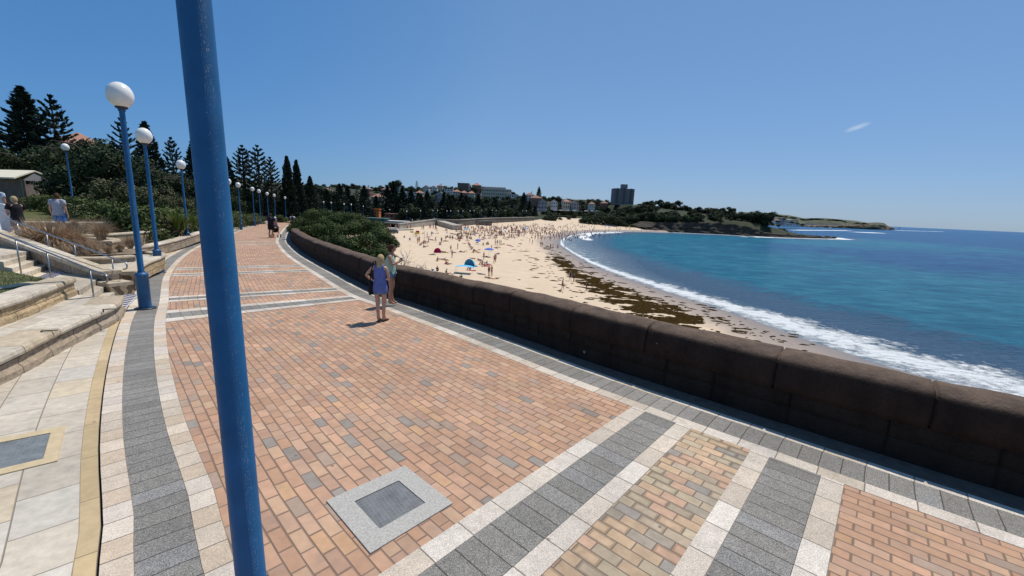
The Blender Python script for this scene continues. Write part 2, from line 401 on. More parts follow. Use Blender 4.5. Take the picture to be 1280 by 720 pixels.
# ------------------------------------------------------------------ the sea wall
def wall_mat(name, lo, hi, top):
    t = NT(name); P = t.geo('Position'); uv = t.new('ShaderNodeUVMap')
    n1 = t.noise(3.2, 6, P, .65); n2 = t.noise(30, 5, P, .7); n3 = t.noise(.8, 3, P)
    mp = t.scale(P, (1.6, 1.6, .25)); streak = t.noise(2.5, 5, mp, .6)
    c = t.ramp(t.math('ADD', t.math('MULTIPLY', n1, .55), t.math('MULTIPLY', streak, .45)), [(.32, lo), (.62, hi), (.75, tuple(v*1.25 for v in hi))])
    # coping top paler: wear, plus sunlight on the top put into the colour
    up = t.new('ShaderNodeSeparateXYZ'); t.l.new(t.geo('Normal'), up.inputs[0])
    worn_lit = t.math('MULTIPLY', t.ramp(n1, [(.3, .35), (.7, 1.)]), t.ramp(t.math('ADD', up.outputs[2], t.math('MULTIPLY', n3, .4)), [(.72, 0.), (1.3, .75)]))
    c = t.mix(worn_lit, c, top)
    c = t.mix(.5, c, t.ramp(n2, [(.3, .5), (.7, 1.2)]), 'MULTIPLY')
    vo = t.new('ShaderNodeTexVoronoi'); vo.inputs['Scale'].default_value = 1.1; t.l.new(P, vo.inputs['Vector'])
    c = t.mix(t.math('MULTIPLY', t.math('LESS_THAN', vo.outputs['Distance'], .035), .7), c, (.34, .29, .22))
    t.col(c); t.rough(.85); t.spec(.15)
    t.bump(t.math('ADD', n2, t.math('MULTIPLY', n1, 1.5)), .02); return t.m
M_COPE = wall_mat('lit_top_weathered_coping', (.018, .012, .010), (.048, .032, .025), (.22, .155, .115))
M_WALLB = wall_mat('sooty_shaded_sandstone_wall', (.017, .013, .011), (.038, .029, .024), (.06, .045, .036))  # sooty stone darkened further, the wall's shade put into its colour
sea_wall = empty('sea_wall', (WALL.pos(9).x, WALL.pos(9).y, 0))
tag(sea_wall, 'long curved dark sandstone sea wall with rounded coping between promenade and beach', 'wall')
inv = Matrix.Translation((-sea_wall.location.x, -sea_wall.location.y, 0))
def wall_part(name, prof, s0, s1, mat, stones=None, disp=.012, step=.12, par=None):
    mb = MB(); n = len(prof); joints = []
    s = s0; ring = 0; rnd = random.Random(3)
    jl = [s0]
    for L in (stones or [1e9]*1): pass
    if stones:
        while jl[-1] < s1: jl.append(jl[-1]+rnd.uniform(*stones))
    si = 0; dzj = rnd.uniform(-.012, .012); doj = rnd.uniform(-.012, .012); ss = [s0]
    while ss[-1] < s1: 
        q = WALL.pos(ss[-1]); st = step if q.y < 30 and q.x < 7 else step*4
        ss.append(min(s1, ss[-1]+st))
    if stones:
        for j in jl[1:-1]: ss += [j-.02, j-.006, j+.006, j+.02]
        ss = sorted(ss)
    for s in ss:
        groove = 0.
        if stones:
            while si < len(jl)-1 and s > jl[si+1]:
                si += 1; dzj = rnd.uniform(-.014, .014); doj = rnd.uniform(-.014, .014)
            d = min(abs(s-jl[si]), abs(s-jl[si+1]) if si+1 < len(jl) else 9)
            groove = .04 if d < .012 else 0.
        for k, (o, z) in enumerate(prof):
            q = WALL.off(s, o); zz = zp(q.y)+z
            nv = mnoise.noise_vector(Vector((q.x*2.2, q.y*2.2, z*2.2)))*disp + mnoise.noise_vector(Vector((q.x*9, q.y*9, z*9)))*disp*.35
            o -= .05; cx, cz = -.67, .62
            r = Vector((o-cx, z-cz)); r = r.normalized()*groove if r.length > 0 else r
            q = WALL.off(s, o-r.x+(doj if z > .3 else 0)); 
            mb.v.append((q.x+nv.x, q.y+nv.y, zz+nv.z-r.y+(dzj if z > .3 else 0)))
        if ring:
            for k in range(n-1):
                a = (ring-1)*n+k; mb.f.append((a, a+1, a+n+1, a+n)); mb.m.append(0)
        ring += 1
    o = mb.build(name, mat, sea_wall, smooth=True); o.matrix_parent_inverse = inv
    return o
cope = [(-.34, .46), (-.275, .465), (-.265, .55), (-.264, .68), (-.27, .78), (-.295, .855), (-.35, .905), (-.45, .935), (-.60, .95), (-.76, .935), (-.88, .885), (-.95, .8), (-.98, .7), (-.98, .46), (-.93, .455)]
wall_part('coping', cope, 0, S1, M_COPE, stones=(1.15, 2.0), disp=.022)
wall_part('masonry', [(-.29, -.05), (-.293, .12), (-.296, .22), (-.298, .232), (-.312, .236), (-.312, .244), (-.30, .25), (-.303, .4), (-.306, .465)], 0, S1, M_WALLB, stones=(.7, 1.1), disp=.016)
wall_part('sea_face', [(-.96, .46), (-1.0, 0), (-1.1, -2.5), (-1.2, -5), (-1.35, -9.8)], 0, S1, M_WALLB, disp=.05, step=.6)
tag(strip('wall_foot_strip', WALL, 0, S1, -.5, 0, .001, simple('shade_dark_strip', (.12, .10, .085), bump=.01), .5), kind='structure')  # ground strip at the wall foot, the wall's shadow put into its colour
# ------------------------------------------------------------------ terraces on the left
def run(name, pts, z0, z1, th, label, cat='wall', masm=None, capm=None, cap=.1, over=.045, base=0, closed=False, group=None, rough=.02, face_l=1, step=.14, zf=None):
    """low stone wall: pts = plan line of its front face, body extends th to the left of travel"""
    P = Poly(catmull(pts, 8)) if len(pts) > 2 else Poly(pts)
    e = empty(name, (P.p[0].x, P.p[0].y, z0)); tag(e, label, cat, group)
    iv = Matrix.Translation(-e.location)
    zz = (lambda s: 0) if zf is None else zf
    def sweep(nm, prof, mat, disp):
        mb = MB(); uvs = []; n = len(prof); ns = max(2, int(P.len/step)); acc = [0]
        for a, b in zip(prof, prof[1:]): acc.append(acc[-1]+math.hypot(a[0]-b[0], a[1]-b[1]))
        for i in range(ns+1):
            s = P.len*i/ns
            for k, (o, z) in enumerate(prof):
                q = P.off(s, o); nv = mnoise.noise_vector(Vector((q.x*5, q.y*5, z*7)))*disp
                mb.v.append((q.x+nv.x, q.y+nv.y, z+nv.z*.6+zz(s/P.len))); uvs.append((s, acc[k]))
            if i:
                for k in range(n-1):
                    a = (i-1)*n+k; mb.f.append((a, a+1, a+n+1, a+n)); mb.m.append(0)
        e0 = list(range(n)); mb.f.append(tuple(e0)); mb.m.append(0)
        mb.f.append(tuple(reversed([ns*n+k for k in e0]))); mb.m.append(0)
        me = mb.mesh(nm, mat); ul = me.uv_layers.new(name='UVMap')
        for l in me.loops: ul.data[l.index].uv = uvs[l.vertex_index]
        ob = link(nm, me, e); ob.matrix_parent_inverse = iv; return ob
    zc = z1-cap; nz = 5
    front = [(0 - (base if z0+(zc-z0)*k/nz < z0+.14 else 0), z0-.03+(zc-z0+.03)*k/nz) for k in range(nz+1)]
    sweep('masonry', front+[(th, zc), (th, z0-.03)], masm or M_ROCK_Y, rough)
    c0 = zc-.002
    sweep('capstone', [(.02, c0), (-over, c0), (-over-.012, c0+cap*.35), (-over, c0+cap*.8), (-over+.02, c0+cap), (th*.33, c0+cap+.002), (th*.66, c0+cap+.002), (th+over, c0+cap), (th+over, c0), (th-.02, c0)], capm or M_CAPST, .008)
    return P
BF = [(-4.2, -3), (-5.3, -.6), (-6.1, 2.2), (-6.7, 4.2), (-7.15, 5.6), (-7.7, 6.86), (-8.05, 7.75), (-8.42, 8.65), (-8.93, 9.34)]
bench = run('stone_bench', BF, 0, .40, .42, 'long curved low sandstone seating step beside the near paving', 'bench', M_ROCK_G, cap=.115, over=.05, base=.05, rough=.03)
BP = Poly(catmull(BF, 8))
W2F = [(-5.6, -3.2), (-6.6, -.6), (-7.3, 2), (-7.95, 4.6), (-8.64, 6.8), (-9.25, 8.1), (-9.87, 9.25)]
wall2 = run('retaining_wall', W2F, .39, .79, .36, 'yellow rock-faced sandstone retaining wall behind the long seating step', 'wall', M_ROCK_Y, cap=.11, over=.04, base=.04, rough=.03)
WP = Poly(catmull(W2F, 8))
def band(name, A, B, zf, mat, n=30, m=3, a0=0, a1=1, kind='structure', oa=0., ob=0.):
    mb = MB(); uvs = []
    for i in range(n+1):
        t = a0+(a1-a0)*i/n; p = A.off(A.len*t, oa); q = B.off(B.len*t, ob)
        for k in range(m+1):
            r = p+(q-p)*k/m; mb.v.append((r.x, r.y, zf(r.x, r.y, k/m) if callable(zf) else zf)); uvs.append((A.len*t, (q-p).length*k/m))
    for i in range(n):
        for k in range(m):
            a = i*(m+1)+k; mb.f.append((a, a+m+1, a+m+2, a+1)); mb.m.append(0)
    me = mb.mesh(name, mat); ul = me.uv_layers.new(name='UVMap')
    for l in me.loops: ul.data[l.index].uv = uvs[l.vertex_index]
    me.update()
    if me.polygons[0].normal.z < 0: me.flip_normals()
    o = link(name, me)
    if kind: o['kind'] = kind
    return o
band('terrace_paving', BP, WP, .392, M_SAND, oa=.40, ob=-.0)
M_GRASSG = simple('lawn_soil', (.075, .085, .03), .95, .35, 3.)
def poly_sheet(name, pts, z, mat, kind='structure', thick=0.):
    bm = bmesh.new(); vs = [bm.verts.new((p[0], p[1], p[2] if len(p) > 2 else z)) for p in pts]
    f = bm.faces.new(vs); bm.normal_update()
    if f.normal.z < 0: bmesh.ops.reverse_faces(bm, faces=[f])
    if thick:
        r = bmesh.ops.extrude_face_region(bm, geom=[f]); nv = [g for g in r['geom'] if isinstance(g, bmesh.types.BMVert)]
        for v in nv: v.co.z += 0
        for v in vs: v.co.z -= thick
    bmesh.ops.triangulate(bm, faces=[f for f in bm.faces if len(f.verts) > 4])
    bmesh.ops.recalc_face_normals(bm, faces=bm.faces) if thick else None
    me = bpy.data.meshes.new(name); bm.to_mesh(me); bm.free(); me.materials.append(mat)
    ul = me.uv_layers.new(name='UVMap')
    for l in me.loops:
        v = me.vertices[l.vertex_index].co; ul.data[l.index].uv = (v.x*.94+v.y*.34, -v.x*.34+v.y*.94)
    o = link(name, me)
    if kind: o['kind'] = kind
    return o
LB = Poly(catmull([(-9, -4.5), (-11, -1), (-12.5, 2), (-13.2, 5), (-13.6, 7.5), (-13.0, 9.0), (-12.4, 9.9)], 8))
band('lawn', WP, LB, lambda x, y, k: .74+.03*k, M_GRASSG, oa=.34, m=4)
# stone edging that crosses the lawn
EDG = run('stone_edging', [un(0, 362, .75)[:2], un(25, 358.5, .75)[:2], un(48, 354.5, .75)[:2]], .72, .79, .18, 'thin curved stone edging strip set in the lawn behind the yellow retaining wall', 'edging', cap=.04, over=.0, rough=.0)

# ---- stairs
a_ = Vector((-.935, .354)); N0 = Vector((-9.28, 9.28)); FF0 = Vector((-10.62, 11.28))
M_STEP = paving('sandstone_steps', .9, .9, [(0, (.55, .48, .38)), (.3, (.60, .53, .43)), (.6, (.52, .45, .35))], joint=.006, stagger=0, stain=.4, jcol=(.25, .2, .15))
def slab(p0, p1, z, thick=.135, nm='step', parent=None, over=.02):
    pts = [N0+a_*p0, FF0+a_*p0, FF0+a_*p1, N0+a_*p1]
    o = poly_sheet(nm, [(q.x, q.y) for q in pts], z, M_STEP, None, thick)
    if parent: o.parent = parent; o.matrix_parent_inverse = Matrix.Translation(-parent.location)
    return o
st = empty('stone_stairs', (-9.9, 10.2, 0)); tag(st, 'wide sandstone stairs with a mid landing climbing from promenade to the upper terrace', 'stairs')
for p0, p1, z in ((.25, 3.6, .13), (.6, 3.6, .265), (.95, 3.6, .4), (3.5, 7, .53), (3.9, 7, .66), (4.3, 7, .79), (4.7, 9.5, .9)): slab(p0, p1, z, parent=st, thick=.16)
M_TACT = NT('tactile_paving'); _t = M_TACT; _uv = _t.geo('Position'); _v = _t.new('ShaderNodeTexVoronoi')
M_TACT.col(_t.ramp(_t.noise(5, 4, _uv), [(.3, (.62, .60, .60)), (.7, (.72, .70, .70))])); M_TACT = M_TACT.m
M_TSTUD = simple('tactile_bars', (.26, .25, .29), .5)
def tactile(p0, p1, z, k0=.05, k1=.95, label='', zo=.004):
    e = empty('tactile_pad', (*(N0+a_*p0), z)); tag(e, label, 'tactile paving'); iv = Matrix.Translation(-e.location)
    A = N0+a_*p0; B = FF0+a_*p0; A2 = N0+a_*p1; B2 = FF0+a_*p1
    L = lambda k, m: (A+(B-A)*k)*(1-m)+(A2+(B2-A2)*k)*m
    mb = MB(); q = [L(k0, 0), L(k1, 0), L(k1, 1), L(k0, 1)]; mb.add([(v.x, v.y, z+zo) for v in q], [(3, 2, 1, 0)])
    o = mb.build('pad', M_TACT, e); o.matrix_parent_inverse = iv
    mb = MB(); n = 11
    for i in range(n):
        k = k0+(k1-k0)*(i+.5)/n; c0 = L(k, .06); c1 = L(k, .94)
        mb.tube([(c0.x, c0.y, z+zo+.002), (c1.x, c1.y, z+zo+.002)], .024, 6)
    o = mb.build('bars', M_TSTUD, e); o.matrix_parent_inverse = iv
tactile(-.55, .1, 0.0, 0.03, .97, 'white barred tactile pad at the foot of the stairs beside a blue lamp post', .008)
tactile(2.55, 3.15, .4, .1, .9, 'white tactile pad on the mid landing of the stone stairs')
# far wall of the stairs and its end block
fs = FF0+a_*.1; fe = FF0+a_*7.5
run('stair_wall', [(FF0+a_*.15)[:], (FF0+a_*7.3)[:]], 0, .62, .38, 'curved sandstone wall on the far side of the stone stairs', 'wall', M_ROCK_G, cap=.1, over=.03, zf=lambda k: .75*max(0, min(1, (k-.06)/.8)), rough=.02)
run('stair_block', [(FF0+a_*-.35)[:], (FF0+a_*.9)[:]], 0, .36, .5, 'low sandstone block ending the stair wall beside the promenade', 'stone block', M_ROCK_Y, cap=.09, over=.02)
bq = FF0+a_*7.2

# ---- planters
M_SOIL = simple('dry_planter_soil', (.22, .17, .12), .95, .4, 6., bump=.03)
def G(px, py, z=0.): 
    q = un(px, py, z); return (q.x, q.y)
pl1 = [(-10.85, 11.85), (-11.5, 12.75), (-12.2, 13.9), (-12.75, 15.0), (-13.3, 15.9), (-14.0, 16.3), (-14.9, 16.2), (-15.6, 15.6)]
run('planter_wall', pl1, 0, .50, .3, 'low curved sandstone planter wall right beside the second blue lamp post', 'wall', M_ROCK_Y, cap=.1, over=.03)
poly_sheet('planter_soil', [(-11.0, 12.0), (-12.3, 13.9), (-13.1, 15.3), (-14, 16), (-16, 16), (-15.6, 15), (-14, 13.6), (-12.4, 12.5)], .42, M_SAND)
run('planter_wall', [G(94, 322, .64), G(130, 321.5, .64), G(169, 319, .64)], .4, .64, .26, 'straight inner sandstone planter wall behind the stair handrail ends', 'wall', M_ROCK_G, cap=.08, over=.02)
poly_sheet('planter_soil', [G(96, 319, .58), G(168, 317, .58), G(186, 311, .58), (-14.6, 16.0), (-16.4, 16.0), (-17.5, 14.6)], .57, M_SOIL)
pl2 = [(-15.4, 16.0), (-15.9, 16.9), (-16.7, 17.3), (-17.6, 16.9), (-18.2, 16.0)]
run('planter_wall', pl2, .2, .86, .3, 'rounded upper sandstone planter wall around the spiky brown grass tuft', 'wall', M_ROCK_Y, cap=.1, over=.03)
pl3 = [(-16.9, 17.6), (-17.1, 19.2), (-17.6, 20.9), (-18.6, 23.3), (-20.2, 26.6), (-22.4, 31)]
run('planter_wall', pl3, -.2, .32, .35, 'long low sandstone planter wall running along the promenade behind the third lamp post', 'wall', M_ROCK_G, cap=.1, over=.03)
pl4 = [(-19.6, 18.8), (-19.3, 20.2), (-19.6, 22.5), (-21, 26), (-23, 30)]
run('planter_wall', pl4, .1, .75, .3, 'second sandstone terrace wall stepping up behind the low planter wall', 'wall', M_ROCK_Y, cap=.1, over=.03)
pl5 = [(-25, 19.8), (-22.6, 21.6), (-21.9, 23.3), (-22.6, 25.5)]
run('planter_wall', pl5, .5, 1.12, .3, 'topmost pale sandstone terrace wall at the edge of the sloping lawn', 'wall', M_ROCK_Y, cap=.1, over=.03)
blk = un(45, 275, 1.35)
run('stone_block', [(-24.2, 18.2), (-22.6, 18.6)], .9, 1.45, .5, 'square pale sandstone seat block behind the boy in the black shirt', 'stone block', M_ROCK_Y, cap=.14, over=.03)

# ---- handrails
M_STEEL = simple('brushed_steel', (.36, .36, .37), .38, .15, 20., metal=.9)
def handrail(name, off, label, k=0):
    e = empty(name, (-9.6, 10, 0)); tag(e, label, 'handrail', None); iv = Matrix.Translation(-e.location)
    base = (N0+(FF0-N0)*off)
    prof = [(-.02, .66), (-.14, .68), (-.2, .76), (-.15, .85), (0, .88), (.3, .91)]+[(k*.7, .91+(k*.7-.3)*.152) for k in range(1, 10)]
    def Pp(p, z): q = base+a_*p; return Vector((q.x, q.y, z))
    pts = catmull([Pp(p, z) for p, z in prof], 4)
    mb = MB(); mb.tube(pts, .019, 10); o = mb.build('rail', M_STEEL, e, True); o.matrix_parent_inverse = iv
    for p, z0, z1 in ((.45, .1, .92), (2.2, .4, 1.20), (3.6, .5, 1.41), (5.2, .85, 1.66)):
        mb = MB(); mb.tube([Pp(p, z0), Pp(p, z1-.02)], .016, 8)
        o = mb.build('post', M_STEEL, e, True); o.matrix_parent_inverse = iv
handrail('stair_handrail', .06, 'steel handrail on the near side of the stone stairs, looped end by the lamp post')
handrail('stair_handrail', .98, 'steel handrail on the far side of the stone stairs along the curved stair wall')

# ---- plates in the paving
def plate(c4, z, label, frame_m, cov_m, inner, name='inspection_cover'):
    c = sum((Vector(p) for p in c4), Vector((0, 0)))/4; e = empty(name, (c.x, c.y, z)); tag(e, label, 'drain cover')
    iv = Matrix.Translation(-e.location); q = [Vector(p) for p in c4]; r = [c+(p-c)*inner for p in q]
    mb = MB(); V = [(p.x, p.y, z+.012) for p in q]+[(p.x, p.y, z+.012) for p in r]+[(p.x, p.y, z-.02) for p in q]+[(p.x, p.y, z-.02) for p in r]
    F_ = []
    for i in range(4):
        j = (i+1) % 4; F_ += [(i, j, 4+j, 4+i), (8+i, 8+j, j, i), (4+i, 4+j, 12+j, 12+i)]
    mb.add(V, F_); o = mb.build('frame', frame_m, e); o.matrix_parent_inverse = iv
    r2 = [c+(p-c)*(inner*.975) for p in q]
    mb = MB(); mb.add([(p.x, p.y, z+.006) for p in r2]+[(p.x, p.y, z-.01) for p in r2], [(0, 1, 2, 3), (4, 5, 1, 0), (5, 6, 2, 1), (6, 7, 3, 2), (7, 4, 0, 3)])
    o = mb.build('cover', cov_m, e); o.matrix_parent_inverse = iv
    me = o.data; 
    if me.polygons[0].normal.z < 0: me.flip_normals()
    for ob in e.children:
        bm = bmesh.new(); bm.from_mesh(ob.data); bmesh.ops.recalc_face_normals(bm, faces=bm.faces); bm.to_mesh(ob.data); bm.free()
    return e
def cover_mat(name, base):
    t = NT(name); P = t.geo('Position'); sx = t.new('ShaderNodeSeparateXYZ'); t.l.new(P, sx.inputs[0])
    u = t.math('ADD', t.math('MULTIPLY', sx.outputs[0], .76), t.math('MULTIPLY', sx.outputs[1], .65)); v = t.math('SUBTRACT', t.math('MULTIPLY', sx.outputs[1], .76), t.math('MULTIPLY', sx.outputs[0], .65))
    g = t.math('MAXIMUM', t.math('GREATER_THAN', t.math('FRACT', t.math('MULTIPLY', u, 28.)), .8), t.math('GREATER_THAN', t.math('FRACT', t.math('MULTIPLY', v, 28.)), .8))
    c = t.ramp(t.noise(7, 6, P, .7), [(.3, tuple(b*.6 for b in base)), (.7, tuple(b*1.3 for b in base))])
    c = t.mix(t.math('MULTIPLY', g, .35), c, (.3, .3, .3)); t.col(c); t.rough(.55); t.b.inputs['Metallic'].default_value = .35; t.bump(g, .003); return t.m
M_CONC = simple('concrete_surround', (.40, .385, .355), .9, .22, 60., bump=.004); M_TANF = simple('tan_cover_frame', (.50, .40, .25), .85, .1, 12.)
plate([un(*p)[:2] for p in ((408, 627), (506, 583), (566, 630), (463, 693))], .0, 'square metal drain cover in a concrete frame on the brick paving', M_CONC, cover_mat('galvanised_cover', (.16, .165, .17)), .56)
plate([un(*p)[:2] for p in ((-60, 560), (82, 533), (72, 577), (-72, 612))], .0, 'grey metal cover in a tan stone frame set in the pale sandstone paving', M_TANF, cover_mat('grey_cover', (.22, .24, .24)), .72)
for k, (px, py) in enumerate(((57, 414), (133, 387))):
    q = un(px, py, .41); mb = MB(); mb.box((0, .05, .008), (.03, .2, .012)); mb.box((0, -.05, -.02), (.03, .012, .07))
    o = mb.build('edge_bracket', simple('dark_steel', (.08, .075, .07), .4, metal=.8)); o.location = q; d, s = BP.near(q.x, q.y); t = BP.tan(s); o.rotation_euler = (0, 0, math.atan2(t.y, t.x)+math.pi)
    tag(o, ['small dark metal bracket on the seating step edge, nearer the photo corner', 'small dark metal bracket on the seating step edge, nearer the lamp post'][k], 'bracket')

# ------------------------------------------------------------------ lamp posts
def blue_paint():
    t = NT('worn_blue_paint'); P = t.geo('Position'); O = t.coord('Object'); sx = t.new('ShaderNodeSeparateXYZ'); t.l.new(O, sx.inputs[0])
    c = t.ramp(t.noise(6, 4, P), [(.3, (.008, .080, .205)), (.7, (.013, .112, .275))])
    seam = t.math('ABSOLUTE', t.math('ADD', t.math('MULTIPLY', sx.outputs[0], .55), t.math('MULTIPLY', sx.outputs[1], .83)))
    sp = t.noise(260, 3, t.scale(P, (1, 1, .35)), .6); sg = t.noise(3., 3, t.scale(P, (1, 1, .5)))
    side = t.math('MULTIPLY', t.math('LESS_THAN', t.math('ADD', seam, t.math('MULTIPLY', sg, .02)), .026), t.math('GREATER_THAN', sx.outputs[0], 0.))
    w = t.math('MULTIPLY', t.math('GREATER_THAN', t.math('ADD', sp, t.math('MULTIPLY', sg, .35)), .80), t.math('ADD', t.math('MULTIPLY', side, .5), .02))
    c = t.mix(w, c, (.33, .33, .36)); 
    t.col(c); t.rough(t.ramp(t.noise(20, 3, P), [(.3, .38), (.7, .55)])); t.spec(.35); t.bump(sp, .0012); return t.m
M_BLUE = blue_paint()
_g = NT('opal_globe'); _g.col((.80, .79, .76)); _g.rough(.22); _g.spec(.5); _g.b.inputs['Subsurface Weight'].default_value = .25; _g.b.inputs['Subsurface Radius'].default_value = (.1, .1, .1); M_GLOBE = _g.m
M_DKC = simple('dark_collar', (.03, .035, .05), .4)
def lamp():
    e = empty('lamp_post', (0, 0, 0))
    mb = MB(); mb.lathe([(.0, 0), (.21, 0), (.21, .012), (.17, .02), (.0, .02)], n=20); mb.build('base_plate', M_DKC, e, True)
    mb = MB(); mb.lathe([(.125, .0), (.125, .80), (.131, .805), (.131, .82), (.10, .86), (.072, .875), (.072, .90)], n=28); mb.build('sleeve', M_BLUE, e, False)
    mb = MB(); mb.lathe([(.064, .86), (.064, .885), (.0615, .89), (.0515, 4.42), (.0515, 4.46), (.066, 4.47), (.066, 4.50), (.055, 4.52)], n=32); p = mb.build('pole', M_BLUE, e, False)
    mb.v = []; mb.f = []; mb.m = []
    mb = MB(); mb.lathe([(.055, 4.5), (.11, 4.53), (.115, 4.56), (.06, 4.57), (0, 4.57)], n=24); mb.build('collar', M_DKC, e, True)
    mb = MB(); prof = [(math.sin(t)*.238, 4.80-math.cos(t)*.272) for t in np.linspace(.35, math.pi, 18)]; mb.lathe(prof, n=32); mb.build('globe', M_GLOBE, e, True)
    for ch in e.children:
        if ch.name.startswith(('sleeve', 'pole')): ch.data.polygons.foreach_set('use_smooth', [True]*len(ch.data.polygons))
    return e
L0 = lamp(); lamps = []
def put_lamp(x, y, z, label, group='blue lamp posts along the promenade', s=1.):
    o = L0 if not lamps else dup(L0); o.location = (x, y, z); o.scale = (s, s, s); lamps.append(o)
    o.rotation_euler = (0, 0, random.uniform(-.25, .25) if len(lamps) > 1 else 0)
    tag(o, label, 'lamp post', group); return o
_q = un(318.5, 733, .9); put_lamp(_q.x, _q.y, 0, 'very close tall blue lamp post crossing the whole picture'); L0.rotation_euler = (0, R_(-.82), 0)
g1 = ung(182, 386); put_lamp(g1.x, g1.y, 0, 'blue lamp post with white globe beside the tactile pad at the stairs')
g2 = ung(199, 341); put_lamp(g2.x, g2.y, g2.z, 'blue lamp post with white globe beside the curved sandstone planter')
g3 = ung(236, 308); put_lamp(g3.x, g3.y, g3.z, 'blue lamp post beside the green strappy plants, left of the closest pole')
def lampz(px, pyg, Y):            # a lamp whose globe centre shows at (px,pyg) at distance Y
    g = at(px, pyg, Y); return (g.x, g.y, g.z-4.8)
for px, pyg, Y, lab in ((285, 227, 37, 'lamp post half hidden behind the closest blue pole, only its globe edge showing'),
        (297.5, 231.3, 45, 'lamp post with white globe just right of the closest pole, past the hidden one'),
        (315.3, 236.4, 55, 'lamp post with white globe, second one right of the closest pole'),
        (323.5, 239, 61, 'lamp post with white globe, third one right of the closest pole'),
        (333.8, 242.2, 70, 'lamp post standing straight above the couple with the pram'),
        (342.7, 244.3, 78, 'lamp post just right of the one above the couple with the pram'),
        (356.2, 247.3, 92, 'lamp post against the first dark pointed pine'),
        (369.2, 250, 104, 'lamp post right of the dark pointed pines, left of the bush'),
        (381, 252, 116, 'first globe lamp above the left end of the big wall bush'),
        (390.2, 253.7, 128, 'second globe lamp above the left end of the big wall bush')):
    x, y, z = lampz(px, pyg, Y); put_lamp(x, y, z, lab)
x, y, z = lampz(81.5, 184, 33); put_lamp(x, y, z, 'lamp post standing among trees up the left slope by the shelter')
far = [(404.5, 252.6, 140), (414, 253.4, 145), (425, 260, 170), (430, 255, 150), (439, 255.7, 155), (454, 258, 175), (456.5, 260, 190), (460, 261, 195), (463.2, 260.5, 190), (487, 262.2, 200), (508, 263, 215), (525.5, 263.6, 230), (541, 264, 245), (547.5, 264.3, 250), (557.7, 265, 255), (563.5, 265.2, 260), (573, 265.4, 270), (578, 265.6, 280), (587, 266.6, 285), (592.5, 266.7, 300), (601.5, 267, 310), (615, 267.4, 325), (619.8, 267.3, 330), (631.5, 267.8, 345), (653, 268.5, 370), (657.5, 268.7, 380)]
FARL = []
for px, pyg, Y in far:
    x, y, z = lampz(px, pyg, Y); far_l = put_lamp(x, y, z, 'distant lamp post with white globe along the esplanade in front of the dark pines', 'distant globe lamps along the beach esplanade'); FARL.append((px, far_l))
# ------------------------------------------------------------------ terrain, beach and sea
SEA = -9.3
coast_px = [(1130, 463), (1060, 441), (1000, 421), (940, 399), (880, 379), (830, 363), (780, 346), (740, 330), (712, 314), (700, 304), (706, 297), (725, 292), (760, 289.6), (800, 289.6), (850, 291.2), (900, 293.4), (940, 295.8), (1000, 297.6), (1046, 298.4)]
Cp = [un(*p, SEA)[:2] for p in coast_px]
near_c = [(95, -60), (62, -5), (44, 16)]
tip = Cp[-1]
C_near = catmull(near_c+Cp[:14], 6)[:-1]
CP = [tuple(v) for v in C_near]+[tuple(p) for p in Cp[13:]]
CP += [(tip[0]+14, tip[1]+22), (tip[0]-30, tip[1]+60), (tip[0]-20, tip[1]+160), (430, 760), (620, 1250), (1050, 1500), (1250, 1560), (1300, 1700), (900, 2600), (500, 4000)]
COAST = np.array(CP)
# land boundary (back of the beach): wall, then esplanade wall, then cliff foot
KP = [(q.x, q.y) for q in [WALL.off(s, -1.1) for s in np.arange(0, WALL.len, 2.)] if q.y < 64]
ESPL = [un(478, 285, -6.2), un(500, 284, -5.6), un(545, 280, -5.4), un(575, 280.5, -5.4), un(618, 276.5, -4.6), un(668, 275, -4.2)]
ESPL = [tuple(p[:2]) for p in ESPL]; ESZ = [at(510, 277, 190).z-.15, at(545, 274.5, ESPL[2][1]).z-.15, at(618, 272.2, ESPL[4][1]).z-.15, at(660, 271.4, ESPL[5][1]).z-.15]
KP += [(-37, 84), (-47, 112), (-64, 150), (-64, 182)]+ESPL[1:]
KP += [tuple(un(700, 272.3, -3.2)[:2]), tuple(un(730, 274, -3.6)[:2]), tuple(un(757, 281, -6.)[:2]), tuple(un(800, 285.5, -8.4)[:2]), tuple(un(848, 290, -9.)[:2])]
def inset(P, d):
    out = []
    for i, p in enumerate(P):
        a = Vector(P[max(0, i-1)]); b = Vector(P[min(len(P)-1, i+1)]); t = (b-a).normalized(); out.append((p[0]-t.y*d, p[1]+t.x*d))
    return out
i0 = len(C_near)+1
K2 = inset(CP, 6)[i0+2:-1]
KP += K2
KLINE = np.array(KP)
print('ESPL', [tuple(round(v) for v in p) for p in ESPL], 'K', [tuple(round(float(v)) for v in p) for p in KP[-26:]])
def pdist(X, Y, L):
    D = np.full(X.shape, 1e9)
    for (ax, ay), (bx, by) in zip(L[:-1], L[1:]):
        dx, dy = bx-ax, by-ay; l2 = dx*dx+dy*dy+1e-9
        t = np.clip(((X-ax)*dx+(Y-ay)*dy)/l2, 0, 1); D = np.minimum(D, np.hypot(X-ax-t*dx, Y-ay-t*dy))
    return D
def pin(X, Y, L, close):
    P = list(map(tuple, L))+close; ins = np.zeros(X.shape, bool); j = len(P)-1
    for i in range(len(P)):
        xi, yi = P[i]; xj, yj = P[j]
        c = ((yi > Y) != (yj > Y)) & (X < (xj-xi)*(Y-yi)/((yj-yi) if yj != yi else 1e-9)+xi); ins ^= c; j = i
    return ins
WESTC = [(-9000, 9000), (-9000, -900), (200, -900)]
def sdC(X, Y): return pdist(X, Y, COAST)*np.where(pin(X, Y, COAST, WESTC), 1, -1)
def sdK(X, Y): return pdist(X, Y, KLINE)*np.where(pin(X, Y, KLINE, WESTC), 1, -1)
LEFTA = np.array([(p.x, p.y) for p in LEFT.p]); WALLA = np.array([(p.x, p.y) for p in WALL.p])
